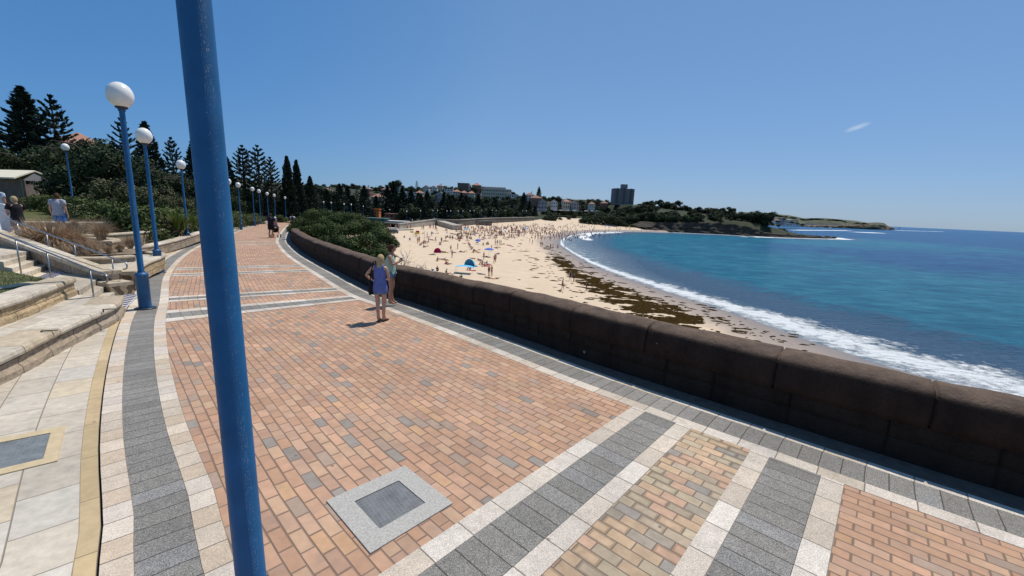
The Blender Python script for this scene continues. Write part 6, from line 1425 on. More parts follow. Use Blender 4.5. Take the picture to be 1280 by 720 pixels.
def hair(mb, head, long=0., bun=False, full=1.06, fringe=.25, cap_=False, seed=1):
    c, ax, fy, up = head; n, m = 22, 14; b0 = len(mb.v); rs = random.Random(seed)
    for i in range(m+1):
        t = math.pi*i/m; z = math.cos(t); r = math.sin(t)
        for k in range(n):
            a = 2*math.pi*k/n; x = math.cos(a)*r; y = math.sin(a)*r; X, Yv, Zv = x*.080*full, y*.100*full-.006, z*.124*full
            front = max(0, y)
            lim = fringe if y > .45 else (-.15 if y > 0 else -.75-long)            # how low the hair comes
            if z < lim:
                Zv = lim*.124*full if not (long and y < .1) else Zv; 
                if y > .45 or y > 0: X *= .88; Yv *= .8
            if long and y < .15 and z < -.1: X = x/max(r, .3)*.075*full; Yv = min(-.02, y/max(r, .3)*.085*full); Zv = (z+.1)*(.124+long)-.0124
            w = 1+.035*math.sin(a*11+z*9+seed); mb.v.append(tuple(c+ax*X*w+fy*Yv*w+up*Zv))
    for i in range(m):
        for k in range(n): mb.f.append((b0+i*n+k, b0+(i+1)*n+k, b0+(i+1)*n+(k+1) % n, b0+i*n+(k+1) % n)); mb.m.append(0)
    if bun: mb.ell(c-fy*.105+up*.03, (.045, .045, .045), 12, 8)
def person(loc, yaw, hgt, label, skin, pose=None, sex='female', face=0., cat='person', group=None):
    V, Fc, j, hd, E = figure(pose, sex, True, 1, face=face); me = bpy.data.meshes.new('person'); me.from_pydata([tuple(v) for v in V], [], Fc); me.materials.append(skin); me.polygons.foreach_set('use_smooth', [True]*len(Fc))
    o = link('person', me); s = hgt/1.70; o.location = loc; o.scale = (s, s, s); o.rotation_euler = (0, 0, yaw); tag(o, label, cat, group); return o, j, hd
def wear(name, o, mb, mat): return mb.build(name, mat, o, True)
def sleeves(mb, j, r0=.062, r1=.055, k=.45, n=12):
    for c in 'lr':
        a = Vector(j['sh'+c][:3]); b = Vector(j['el'+c][:3]); mb.tube([a+Vector((-a.x*.62, 0, .036)), a+Vector((-a.x*.30, 0, .026)), a+Vector((0, 0, .006)), a+(b-a)*.22, a+(b-a)*k], [r0*.72, r0*.95, r0*1.08, r0*1.1, r1*1.08], n)
def torso_shirt(mb, j, hem=.86, wc=.17, dc=.115, wh=.165, dh=.12, top=1.43, fold=.03, seed=0):
    px, py = j['pelvis'][0], j['pelvis'][1]; cx, cy = j['chest'][0], j['chest'][1]; sx_ = abs(j['shr'][0]-j['shl'][0])/2
    L = lambda z: (px+(cx-px)*(z-.93)/.35, py+(cy-py)*(z-.93)/.35, z)
    loft(mb, [(L(top+.005), .072, .062, 0), (L(top-.015), sx_*.55, .075, 0), (L(top-.04), sx_*.85, .085, 0), (L(top-.075), sx_*.95, .10, 0), (L(1.30), wc*.97, dc, 0), (L(1.22), wc*.95, dc, 0), (L(1.08), wc*.9, dc, 0), (L(.98), wh*.98, dh, 0), (L(hem+.03), wh*1.05, dh*1.08, 0), (L(hem), wh*1.07, dh*1.1, 0)], 24, fold=fold, seed=seed)
def shorts(mb, j, hem=.2, r=.10):
    p = Vector(j['pelvis'][:3]); loft(mb, [(p+Vector((0, 0, .09)), .148, .118, 0), (p+Vector((0, 0, -.02)), .175, .135, 0), (p+Vector((0, 0, -.09)), .178, .132, 0)], 20)
    for c in 'lr':
        a = Vector(j['hp'+c][:3])+Vector((0, 0, .04)); b = Vector(j['kn'+c][:3]); mb.tube([a, a+(b-a)*.25, a+(b-a)*hem*2.], [r*.95, r, r*.98], 14, cap=False)
# the two women at the sea wall
q = un(476, 401.5, 0.); top = at(474, 318, q.y+.02).z
wA, j, hd = person((q.x, q.y, 0), R_(-8), top*1.0, 'blonde woman seen from behind in a blue sleeveless top, hand on hip, black shoulder bag', SKN[0],
    dict(ell=(-.36, -.03, 1.17), wrl=(-.24, .03, 1.03), pal=(-.19, .05, .99), elr=(.20, .05, 1.13), wrr=(.13, .20, 1.04), par=(.09, .24, 1.04), anl=(-.055, -.0, .075), knl=(-.085, .02, .49), cal=(-.07, -.01, .34), hel=(-.055, -.03, .035), tol=(-.06, .14, .022), anr=(.055, .06, .075), knr=(.08, .05, .49), car=(.07, .02, .34), her=(.055, .03, .035), tor=(.075, .20, .022)))
M_BLUED = cloth('blue_knit', (.13, .17, .42)); M_DEN = cloth('denim', (.16, .22, .30), .25); M_BLK = cloth('black_fabric', (.02, .02, .022)); M_BLOND = cloth('blonde_hair', (.42, .31, .17), .35, 60.); M_BRWN = cloth('brown_hair', (.07, .035, .022), .3, 60.)
mb = MB(); L = lambda z: (0, -.012, z)
loft(mb, [(L(1.40), .13, .075, 0), (L(1.37), .152, .095, 0), (L(1.30), .155, .108, 0), (L(1.20), .155, .112, 0), (L(1.08), .150, .115, 0), (L(.97), .172, .135, 0), (L(.88), .185, .145, 0), (L(.80), .188, .145, 0), (L(.765), .186, .143, 0)], 24, fold=.03)
for s in (-1, 1): mb.tube([(s*.095, -.075, 1.36), (s*.10, -.03, 1.435), (s*.095, .05, 1.37)], [.028, .026, .028], 8)
wear('dress_top', wA, mb, M_BLUED); mb = MB(); loft(mb, [(L(.80), .165, .125, 0), (L(.745), .178, .135, 0), (L(.72), .178, .134, 0)], 20, fold=.02, cap=True); wear('shorts', wA, mb, M_DEN)
mb = MB(); hair(mb, hd, long=.14, full=1.10, seed=3); wear('hair', wA, mb, M_BLOND)
for s, c in ((-1, 'l'), (1, 'r')):
    mb = MB(); a, b = Vector(j['he'+c][:3]), Vector(j['to'+c][:3]); mb.tube([(a.x, a.y-.03, .008), (b.x, b.y+.04, .008)], [.042, .05], 10); o = wear('sandal', wA, mb, M_BLK); o.scale = (1, 1, .35)
bag = empty('handbag', wA.location+Vector((-.20, .02, .78))); tag(bag, 'black shoulder bag hanging at the left side of the woman in blue', 'bag'); bag.rotation_euler = wA.rotation_euler
mb = MB(); loft(mb, [((0, 0, .17), .035, .10, 0), ((0, 0, .10), .05, .14, 0), ((0, 0, -.08), .055, .155, 0), ((0, 0, -.14), .04, .13, 0)], 16, cap=True); mb.f.append(tuple(range(48, 64))); mb.m.append(0); mb.build('bag_body', M_BLK, bag, True)
mb = MB(); mb.tube([(0, -.08, .15), (.03, -.10, .38), (.08, -.06, .62), (.09, .02, .64), (.05, .12, .42), (0, .08, .15)], .013, 8); mb.build('strap', M_BLK, bag)
q = un(489, 380, 0.); top = at(487, 305, q.y).z
wB, j, hd = person((q.x, q.y, 0), R_(-82), top, 'barefoot dark-haired woman in mint green top and denim shorts, in profile at the wall', SKN[1],
    dict(elr=(.20, .06, 1.15), wrr=(.10, .24, 1.22), par=(.06, .27, 1.27), ell=(-.20, .05, 1.14), wrl=(-.10, .23, 1.20), pal=(-.05, .26, 1.25), anl=(-.06, .02, .075), knl=(-.08, .04, .49), hel=(-.06, -.01, .035), tol=(-.07, .17, .022), anr=(.06, -.03, .075), her=(.06, -.06, .035), tor=(.075, .12, .022)), face=.15)
M_MINT = cloth('mint_cotton', (.33, .47, .38))
mb = MB(); loft(mb, [(L(1.38), .10, .07, 0), (L(1.35), .148, .095, 0), (L(1.27), .155, .125, 0), (L(1.17), .150, .13, 0), (L(1.05), .150, .135, 0), (L(.93), .175, .155, 0), (L(.88), .185, .165, 0)], 24, fold=.05, seed=2)
for s in (-1, 1): mb.tube([(s*.085, -.075, 1.34), (s*.09, -.02, 1.432), (s*.085, .06, 1.34)], [.016, .015, .016], 8)
wear('top', wB, mb, M_MINT); mb = MB(); shorts(mb, j, .16, .097); wear('shorts', wB, mb, M_DEN); mb = MB(); hair(mb, hd, bun=True, full=1.05, fringe=.45, seed=5); wear('hair', wB, mb, M_BRWN)
ph = MB(); ph.box((0, 0, 0), (.075, .012, .15)); o = ph.build('phone', simple('white_phone', (.6, .6, .6), .3)); ha = R_(-82); o.location = wB.location+Vector((math.cos(ha)*.0-math.sin(ha)*.33, math.sin(ha)*.0+math.cos(ha)*.33, 1.33)); o.rotation_euler = (.5, 0, ha); tag(o, 'small white phone held up by the woman in the mint top', 'phone')
# people on the left terrace
def on(px, py, Y, dz=0): t_ = at(px, py, Y); return Vector((t_.x, t_.y, Hs(t_.x, t_.y)+dz))
M_GREYT = cloth('grey_jersey', (.36, .38, .44)); M_BLUS = cloth('bright_blue_shorts', (.05, .20, .50)); M_TEAL2 = cloth('teal_cloth', (.05, .20, .20)); M_WHC = cloth('white_cloth', (.68, .70, .75)); M_REDC = cloth('red_cap', (.40, .03, .04)); M_GRS = cloth('grey_shorts_cloth', (.22, .22, .24))
TZ = .90
def tp(px, pyf, pyh):
    g = un(px, pyf, TZ); return g, at(px, pyh, g.y).z-TZ
g, hT = tp(78, 296, 241.5)
pM, j, hd = person(g, R_(20), hT, 'man seen from behind in grey t-shirt and bright blue shorts near the lawn', SKN[0], dict(anl=(-.09, .10, .08), tol=(-.1, .25, .04), hel=(-.09, .07, .04), knl=(-.09, .10, .49)), sex='male')
mb = MB(); torso_shirt(mb, j, hem=.84, wc=.185, dc=.13, wh=.18, dh=.135); sleeves(mb, j, .066, .070, .5); wear('shirt', pM, mb, M_GREYT); mb = MB(); shorts(mb, j, .36, .11); wear('shorts', pM, mb, M_BLUS); mb = MB(); hair(mb, hd, full=1.05, fringe=.4); wear('hair', pM, mb, M_BRWN)
g, hT = tp(27, 303, 245.5)
pB, j, hd = person(g, R_(75), hT, 'blond boy in a black t-shirt and grey shorts holding a white bodyboard', SKN[0], dict(elr=(.24, .06, 1.12), wrr=(.15, .27, 1.06), par=(.10, .31, 1.05), ell=(-.24, .04, 1.12), wrl=(-.12, .26, 1.0), pal=(-.06, .30, .98)), sex='male', face=.3)
mb = MB(); torso_shirt(mb, j, hem=.83, wc=.18, dc=.13, wh=.18, dh=.14); sleeves(mb, j, .066, .070, .62); wear('shirt', pB, mb, M_BLK); mb = MB(); shorts(mb, j, .36, .11); wear('shorts', pB, mb, M_GRS); mb = MB(); hair(mb, hd, full=1.10, fringe=.3); wear('hair', pB, mb, M_BLOND)
bb = MB(); n = 18; prof = [(math.cos(t_)*.27, (math.sin(t_)*.5 if math.sin(t_) > 0 else math.sin(t_)*.5)) for t_ in np.linspace(0, 2*math.pi, n, endpoint=False)]
prof = [(max(-.25, min(.25, x*1.25)), z) for x, z in prof]
bb.v = [(x, -.025, z) for x, z in prof]+[(x, .025, z) for x, z in prof]; bb.f = [tuple(range(n)), tuple(reversed(range(n, 2*n)))]+[(i, n+i, n+(i+1) % n, (i+1) % n) for i in range(n)]; bb.m = [0]*len(bb.f)
o = bb.build('bodyboard', M_WHC); o.location = pB.location+Vector((-.42, -.05, .78)); o.rotation_euler = (.05, .08, R_(10)); tag(o, 'white rounded bodyboard held upright beside the boy in black', 'bodyboard')
g, hT = tp(1, 306, 252)
pW, j, hd = person(Vector((g.x-.15, g.y, g.z)), R_(-60), hT, 'person in a long white top cut off by the photo left edge', SKN[1]); mb = MB(); torso_shirt(mb, j, hem=.55, wc=.19, dc=.15, wh=.22, dh=.18, fold=.06); sleeves(mb, j, .066, .08, .8); wear('tunic', pW, mb, M_WHC); mb = MB(); hair(mb, hd, full=1.05); wear('hair', pW, mb, M_BRWN)
g, hT = tp(0, 300, 246); pR, j, hd = person(Vector((g.x-.1, g.y, g.z)), R_(-90), 1.6, 'person in teal shirt and red cap at the left edge, beyond the person in white', SKN[1], sex='male')
mb = MB(); torso_shirt(mb, j, wc=.19, dc=.13, wh=.18); sleeves(mb, j, .066, .070); wear('shirt', pR, mb, M_TEAL2); mb = MB(); shorts(mb, j, .36, .11); wear('shorts', pR, mb, M_BLK); mb = MB(); hair(mb, hd, full=1.1, fringe=.1); wear('cap', pR, mb, M_REDC)
g, hT = tp(1, 285, 214); pU, j, hd = person(Vector((g.x+.05, g.y, g.z)), R_(30), 1.85, 'tall person in pale blue t-shirt and dark shorts standing highest at the photo left edge', SKN[1], sex='male')
mb = MB(); torso_shirt(mb, j, wc=.19, dc=.13, wh=.18); sleeves(mb, j, .066, .070); wear('shirt', pU, mb, cloth('pale_blue_cloth', (.36, .44, .55))); mb = MB(); shorts(mb, j, .36, .11); wear('shorts', pU, mb, M_BLK); mb = MB(); hair(mb, hd, full=1.05); wear('hair', pU, mb, M_BRWN)
# people far along the promenade
q = ung(339.5, 297.5); top = at(337, 266.5, q.y).z-q.z
M_NAVY = cloth('navy_cloth', (.02, .022, .035))
pP, j, hd = person(q, R_(12), top, 'person in dark clothes seen from behind pushing a black pram along the promenade', SKN[1], dict(elr=(.22, .10, 1.12), wrr=(.18, .33, 1.02), par=(.17, .38, 1.02), ell=(-.22, .10, 1.12), wrl=(-.18, .33, 1.02), pal=(-.17, .38, 1.02), anl=(-.09, -.18, .12), tol=(-.1, -.03, .03), hel=(-.09, -.22, .1), knl=(-.09, 0, .49), cal=(-.09, -.10, .33)), sex='male')
mb = MB(); torso_shirt(mb, j, wc=.20, dc=.14, wh=.20, dh=.15); sleeves(mb, j, .066, .068, .6); wear('shirt', pP, mb, M_NAVY); mb = MB(); shorts(mb, j, .40, .115); wear('shorts', pP, mb, M_BLK); mb = MB(); hair(mb, hd, full=1.08, fringe=.2); wear('hair', pP, mb, M_BRWN)
pr = empty('pram', (q.x-.12, q.y+.85, zp(q.y+.85)), R_(12)); tag(pr, 'black pram with dark hood pushed along the brick promenade', 'pram')
for x in (-.27, .27):
    for y in (-.32, .34): w_ = MB(); w_.lathe([(.09, -.02), (.125, -.022), (.135, 0), (.125, .022), (.09, .02)], n=16); o = w_.build('wheel', M_BLK, pr, True); o.location = (x, y, .135); o.rotation_euler = (0, math.pi/2, 0)
for x in (-.25, .25): f_ = MB(); f_.tube([(x, -.40, 1.02), (x, -.15, .62), (x, .32, .15)], .014, 8); f_.tube([(x, -.32, .15), (x, -.02, .50)], .014, 8); f_.build('frame', M_DKC, pr)
f_ = MB(); f_.tube([(-.25, -.40, 1.02), (.25, -.40, 1.02)], .02, 8); f_.build('handle', M_BLK, pr)
s_ = MB(); loft(s_, [((0, .02, .78), .24, .36, 0), ((0, .04, .6), .235, .34, 0), ((0, .04, .45), .19, .26, 0)], 20, cap=False); s_.f.append(tuple(range(40, 60))); s_.m.append(0); s_.build('seat', M_BLK, pr, True)
h_ = MB(); pf = [(math.cos(t_)*.25, math.sin(t_)*.30) for t_ in np.linspace(0, math.pi, 12)]
for y, k in ((-.30, .55), (-.15, .9), (.05, 1.), (.18, .95)): h_.v += [(x, y, .76+z*k) for x, z in pf]
for i in range(3):
    for k in range(11): a = i*12+k; h_.f.append((a, a+12, a+13, a+1)); h_.m.append(0)
h_.build('hood', M_NAVY, pr, True)
q = ung(344.5, 291); top = at(344, 271, q.y).z-q.z
pK, j, hd = person(q, R_(-5), top, 'woman in pink top and pale hat walking ahead of the pram', SKN[0], dict(anr=(.09, .2, .09), tor=(.1, .33, .06), her=(.09, .17, .06), knr=(.09, .14, .49))); mb = MB(); torso_shirt(mb, j, hem=.8, wc=.17, dc=.12, wh=.19, dh=.14); sleeves(mb, j); wear('top', pK, mb, cloth('dusty_pink_cloth', (.42, .22, .24))); mb = MB(); hair(mb, hd, full=1.15, fringe=.2); c, ax, fy, up = hd; mb.lathe([(.16, .0), (.15, .015), (.09, .03)], (c.x, c.y, c.z+.02), 20); wear('hat', pK, mb, M_WHC); mb = MB(); shorts(mb, j, .3, .10); wear('shorts', pK, mb, M_GRS)
SITP = dict(pelvis=(0, 0, .12), spine=(0, -.05, .30), chest=(0, -.04, .48), neck=(0, 0, .63), skull=(0, .03, .71))
def sitpose(k=.42, lean=0., arms='knee'):
    d = dict(pelvis=(0, 0, .12), spine=(0, -.04-lean*.4, .30), chest=(0, -.05-lean, .47), neck=(0, -.02-lean, .63), skull=(0, .01-lean*.9, .705))
    for s, c in ((-1, 'l'), (1, 'r')):
        d['hp'+c] = (s*.09, .03, .10); d['th'+c] = (s*.11, .22, .10+k*.5); d['kn'+c] = (s*.12, .42, .10+k); d['ca'+c] = (s*.12, .50, .08+k*.6); d['an'+c] = (s*.11, .58+(.42-k)*.8, .07); d['he'+c] = (s*.11, .56+(.42-k)*.8, .035); d['to'+c] = (s*.12, .74+(.42-k)*.8, .03)
        d['sh'+c] = (s*.18, -.04-lean, .56)
        if arms == 'knee': d['el'+c] = (s*.24, .16, .36); d['wr'+c] = (s*.14, .36, .44); d['pa'+c] = (s*.10, .41, .46)
        else: d['el'+c] = (s*.24, -.24, .32); d['wr'+c] = (s*.24, -.34, .08); d['pa'+c] = (s*.24, -.38, .04)
    return d
q = ung(364.5, 288.5); w_ = WALL.off(WALL.near(q.x, q.y)[1], -.3); wq = at(366, 282.5, q.y)
pS, j, hd = person(Vector((w_.x+.1, w_.y, zp(w_.y)+.15)), R_(30), 1.7, 'person with dark backpack and pale shirt leaning by the far end of the sea wall', SKN[1], sex='male'); mb = MB(); torso_shirt(mb, j, wc=.19, dc=.13, wh=.18); sleeves(mb, j, .066, .070); wear('shirt', pS, mb, M_WHC); mb = MB(); shorts(mb, j, .36, .11); wear('shorts', pS, mb, M_NAVY); mb = MB(); hair(mb, hd, full=1.05); wear('hair', pS, mb, M_BRWN)
bk = MB(); bk.ell((0, 0, 0), (.16, .11, .24), 14, 10); o = bk.build('backpack', M_NAVY); o.location = pS.location+Vector((.1, -.22, 1.22)); tag(o, 'dark backpack on the person at the far end of the sea wall', 'backpack')

# ------------------------------------------------------------------ beachgoers
def lie(kind=0):
    d = dict(pelvis=(0, 0, .12), spine=(0, -.18, .12), chest=(0, -.36, .13), neck=(0, -.52, .14), skull=(0, -.60, .15))
    for s, c in ((-1, 'l'), (1, 'r')):
        d['sh'+c] = (s*.18, -.45, .12); d['el'+c] = (s*.30, -.30 if kind == 0 else -.62, .07); d['wr'+c] = (s*.27, -.06 if kind == 0 else -.74, .05); d['pa'+c] = (s*.25, .0 if kind == 0 else -.78, .05)
        up = .38 if kind == 2 else 0
        d['hp'+c] = (s*.09, .06, .11); d['th'+c] = (s*.10, .24, .11+up*.6); d['kn'+c] = (s*.11, .44, .10+up); d['ca'+c] = (s*.11, .58-up*.2, .09+up*.6); d['an'+c] = (s*.11, .84-up*.7, .07); d['he'+c] = (s*.11, .87-up*.7, .05); d['to'+c] = (s*.14, .90-up*.55, .05+.12*(kind != 1))
    return d
WALK = dict(anl=(-.08, .24, .08), hel=(-.08, .21, .04), tol=(-.09, .38, .05), knl=(-.09, .17, .50), cal=(-.09, .18, .33), anr=(.08, -.26, .12), her=(.08, -.30, .12), tor=(.09, -.13, .03), knr=(.09, .02, .49), car=(.09, -.10, .33), wrl=(-.2, -.1, .9), pal=(-.2, -.12, .84), wrr=(.22, .2, .92), par=(.22, .24, .87))
ARMS = dict(ell=(-.30, -.02, 1.18), wrl=(-.17, .02, 1.0), pal=(-.14, .04, .97), elr=(.26, .12, 1.15), wrr=(.2, .3, 1.25), par=(.18, .34, 1.3))
POSES = dict(stand=(None, 'male'), walk=(WALK, 'male'), hips=(ARMS, 'female'), sit=(sitpose(), 'female'), lean=(sitpose(.15, .12, 'back'), 'male'), prone=(lie(1), 'female'), supine=(lie(0), 'male'), bent=(lie(2), 'female'))
SW = dict(black=(.02, .02, .022), navy=(.03, .04, .10), red=(.45, .04, .05), blue=(.05, .18, .45), white=(.65, .65, .63), green=(.08, .25, .14), pink=(.55, .15, .22), yellow=(.6, .45, .08), grey=(.2, .2, .2))
SWM = {k: cloth('swimwear_'+k, v) for k, v in SW.items()}; HM = [M_BRWN, M_BLOND, M_BLK]
geo_c = {}; mesh_c = {}
def bg_mesh(pose, cl, sk_, hr, shirt):
    key = (pose, cl, sk_, hr, shirt)
    if key in mesh_c: return mesh_c[key]
    if pose not in geo_c: 
        ps, sx_ = POSES[pose]; V, Fc, j, hd, E = figure(ps, sx_, False, 1); JV = {k: Vector(v[:3]) for k, v in j.items()}
        reg = []
        for f in Fc:
            c = sum((V[i] for i in f), Vector())/len(f); hdc, ax, fy, up = hd
            if (c-hdc).length < .14: r = (c-hdc); reg.append('hair' if (r.dot(up) > .035 or r.dot(fy) < -.01) and r.dot(up) > -.09 else 'skin'); continue
            best = min(E, key=lambda e: seg_d(c, JV[e[0]], JV[e[1]])); b = best
            if b in (('pelvis', 'hpl'), ('pelvis', 'hpr'), ('hpl', 'thl'), ('hpr', 'thr')): reg.append('low')
            elif b == ('pelvis', 'spine'): reg.append('mid' if (c-JV['pelvis']).length > .11 else 'low')
            elif b in (('spine', 'chest'), ('chest', 'shl'), ('chest', 'shr')): reg.append('top')
            else: reg.append('skin')
        geo_c[pose] = (V, Fc, reg)
    V, Fc, reg = geo_c[pose]; me = bpy.data.meshes.new('person'); me.from_pydata([tuple(v) for v in V], [], Fc)
    for m_ in (SKN[sk_], SWM[cl], HM[hr]): me.materials.append(m_)
    mi = [2 if r == 'hair' else 1 if r == 'low' or (r in ('top', 'mid') and shirt == 2) or (r == 'top' and shirt == 1) else 0 for r in reg]
    me.polygons.foreach_set('material_index', mi); me.polygons.foreach_set('use_smooth', [True]*len(mi)); me.update(); mesh_c[key] = me; return me
def sandpt(px, py):
    px = np.asarray(px, float); py = np.asarray(py, float); z = np.full(px.shape, -7.5)
    d0 = np.array(fw); Rr = np.array(RI); Uu = np.array(UI); D = d0[None]+Rr[None]*((px-640)/F)[:, None]-Uu[None]*((py-360)/F)[:, None]
    for _ in range(14):
        t_ = (z-H0)/D[:, 2]; X = D[:, 0]*t_; Y = D[:, 1]*t_; zn = Hf(X, Y); zn = np.clip(zn, -10.3, -2.5); z = z*.5+zn*.5
    return X, Y, zn
rs = random.Random(77); PL = []          # (px, py, pose, zone)
ex = [(563.5, 314.5, 'walk'), (565, 322, 'stand'), (572, 311.5, 'hips'), (604.7, 324.5, 'stand'), (618, 329, 'walk'), (619.5, 327, 'stand'), (611, 345, 'stand'), (614.5, 345, 'hips'), (606, 333, 'sit'), (609, 331.5, 'lean'), (603, 331, 'sit'), (703, 362, 'walk'), (712.5, 351, 'walk'), (717, 352, 'stand'), (733, 363.5, 'stand'), (546.5, 339, 'sit'), (559, 343, 'lean'), (576.5, 349.5, 'sit'), (541, 338, 'supine'), (556, 325.5, 'prone'), (553, 324, 'supine'), (547, 326.5, 'lean'), (558, 329.5, 'bent'), (561, 330.5, 'prone'), (540, 318.5, 'prone'), (591, 323.5, 'supine'), (599, 325.5, 'bent'), (601, 326.5, 'prone'), (593, 332.7, 'supine'), (588, 338, 'sit'), (611, 348, 'prone'), (620.6, 348.6, 'supine'), (601, 343, 'supine'), (533.5, 308, 'supine'), (529.7, 309.5, 'sit'), (550, 306, 'lean'), (542, 300.5, 'supine'), (538, 300, 'bent'), (505.5, 297.3, 'sit'), (512.5, 300.5, 'sit'), (552, 315, 'supine'), (556, 316, 'prone'), (519, 296, 'stand'), (521, 297, 'walk'), (524, 303, 'hips'), (522, 304.5, 'stand'), (526.5, 307, 'sit'), (594, 314, 'bent'), (598, 316, 'supine'), (609, 321.5, 'supine'), (586, 306.5, 'sit'), (588, 309.5, 'lean'), (589, 311.5, 'sit'), (604, 306.5, 'sit'), (608, 306, 'sit'), (619, 306.5, 'hips'), (621.5, 307, 'stand'), (624, 307, 'stand'), (626, 306.5, 'hips'), (662, 304, 'stand'), (665.5, 305.5, 'walk'), (650, 305, 'prone'), (544, 287, 'stand'), (546, 289.5, 'walk'), (557, 288, 'walk'), (676, 308.5, 'stand'), (678, 309, 'walk'), (688, 311, 'stand'), (691, 312, 'stand'), (697, 311.5, 'stand'), (706, 311, 'stand'), (572.5, 348.5, 'prone')]
PL += [(a, b, c, None) for a, b, c in ex]
def scat(n, x0, x1, f0, f1, poses, wts):
    for _ in range(n):
        px = rs.uniform(x0, x1); lo = f0(px) if callable(f0) else f0; hi = f1(px) if callable(f1) else f1; PL.append((px, rs.uniform(lo, hi), rs.choices(poses, wts)[0], None))
allp = ['stand', 'walk', 'hips', 'sit', 'lean', 'prone', 'supine', 'bent']
scat(36, 528, 590, 291, 305, allp, [1, 1, 1, 3, 2, 4, 4, 3]); scat(16, 560, 640, 300, 318, allp, [1, 1, 1, 2, 2, 4, 4, 3])
scat(66, 570, 650, 285, 300, allp, [3, 2, 3, 5, 3, 3, 3, 3])
scat(36, 645, 700, 281, 293, allp, [3, 2, 3, 4, 2, 3, 3, 3])
scat(34, 668, 712, 292, 301, ['stand', 'walk', 'hips'], [3, 2, 2])
scat(26, 700, 760, lambda x: 288, lambda x: 303-(x-700)*.12, ['stand', 'hips'], [3, 1])
nind = len(PL)
PX = np.array([p[0] for p in PL]); PY = np.array([p[1] for p in PL]); BX, BY, BZ = sandpt(PX, PY)
ncnt = 0; tow = 0
PD = dict(stand='standing', walk='walking', hips='standing hand on hip', sit='sitting with knees up', lean='sitting leaning back', prone='lying face down', supine='lying flat on the back', bent='lying with knees bent')
def zone(px, py, dsea):
    if dsea > 0: return 'in the shallow surf'
    if py > 336: return 'on sand just above the wall'
    if px > 665 and py > 292: return "near the water's edge" if py < 320 else 'beside the seaweed line'
    if px < 536: return 'near the two flag poles'
    if py > 305: return 'near the blue tent' if px > 570 else 'near the pink tent'
    if px < 570: return 'above the pink tent'
    if px < 650: return 'in the dense middle crowd'
    return 'toward the north end'
towmesh = {}
dsv = -sdC(BX, BY)
crowdV = []; crowdF = []
cols = list(SW); 
for i, (px, py, ps, _) in enumerate(PL):
    if dsv[i] > 14: continue
    cl = rs.choices(cols, [6, 4, 2, 3, 2, 1, 2, 1, 2])[0]; sk_ = rs.choices([0, 1, 2], [4, 5, 1])[0]; hr = rs.choices([0, 1, 2], [5, 2, 3])[0]; sh_ = rs.choices([0, 1, 2], [4, 4, 2])[0]
    me = bg_mesh(ps, cl, sk_, hr, sh_); o = link('person', me); s = rs.uniform(.93, 1.06); o.scale = (s, s, s)
    inw = dsv[i] > 0; z = BZ[i] if not inw else SEA-.35-.3*rs.random()-min(.3, dsv[i]*.05)
    o.location = (BX[i], BY[i], z); o.rotation_euler = (0, 0, rs.uniform(0, 6.28)); zn = zone(px, py, dsv[i])
    tag(o, f"person in {cl} {PD[ps]} {zn}", 'person', 'beachgoers'); ncnt += 1
    if ps in ('prone', 'supine', 'bent', 'sit', 'lean') and not inw and tow < 110 and rs.random() < .62:
        tc_ = rs.choice(['white', 'blue', 'red', 'navy', 'yellow', 'pink', 'green', 'grey'])
        if tc_ not in towmesh:
            mb = MB(); n_ = 6
            for a in range(n_+1):
                for b_ in range(4): x_, y_ = -.42+.84*b_/3, -.95+1.9*a/n_; mb.v.append((x_+.03*math.sin(a*2), y_, .03+.02*math.sin(a*1.7+b_*2)))
            for a in range(n_):
                for b_ in range(3): k_ = a*4+b_; mb.f.append((k_, k_+1, k_+5, k_+4)); mb.m.append(0)
            towmesh[tc_] = mb.mesh('towel', cloth('towel_'+tc_, SW[tc_]), True)
        t_ = link('beach_towel', towmesh[tc_]); t_.location = (BX[i], BY[i], z+.0); t_.rotation_euler = o.rotation_euler; tow += 1; o.location.z += .03
        tag(t_, f'{tc_} towel under a person {zn}', 'towel', 'beach towels')
print('beachgoers', ncnt, 'towels', tow)
# the rest of the far crowd, too many to tell apart
rs2 = random.Random(5); cp = []
for _ in range(430): cp.append((rs2.triangular(555, 712, 640), rs2.triangular(281, 301, 286), rs2.choice(allp)))
for _ in range(60): x = rs2.uniform(700, 800); cp.append((x, rs2.uniform(279.5+(x-700)*.045, 287-(x-700)*.0), rs2.choice(['stand', 'sit', 'walk'])))
for _ in range(14): x = rs2.uniform(800, 850); cp.append((x, rs2.uniform(287.5, 289.6), 'stand'))
for _ in range(110): x = rs2.triangular(692, 800, 715); cp.append((x, rs2.uniform(288.5, 305-(x-692)*.09), 'stand'))
for _ in range(30): cp.append((rs2.uniform(478, 545), rs2.uniform(284.5, 287.5), 'stand'))
CX, CY, CZ = sandpt([c[0] for c in cp], [c[1] for c in cp]); cd = -sdC(CX, CY); bmv = []; bmf = []; bmm = []
for k, (px, py, ps) in enumerate(cp):
    if cd[k] > 45 or (px < 560 and cd[k] > -2): continue
    me = bg_mesh(ps, 'black', 1, 0, 0); V, Fc, reg = geo_c[ps]; a = rs2.uniform(0, 6.28); ca, sa = math.cos(a), math.sin(a); z = CZ[k] if cd[k] < 0 else SEA-.5-min(.85, cd[k]*.03); b = len(bmv); bmv += [(CX[k]+v.x*ca-v.y*sa, CY[k]+v.x*sa+v.y*ca, z+v.z) for v in V]
    bmf += [tuple(b+i for i in f) for f in Fc]; c_ = rs2.choice([3, 4, 5, 6, 7]); s0_ = rs2.choice([0, 1]); bmm += [2 if r == 'hair' else c_ if r == 'low' or (r == 'top' and c_ % 2) else s0_ for r in reg]
me = bpy.data.meshes.new('far_crowd'); me.from_pydata(bmv, [], bmf)
for m_ in (SKN[0], SKN[1], M_BRWN, SWM['black'], SWM['navy'], SWM['red'], SWM['white'], SWM['blue']): me.materials.append(m_)
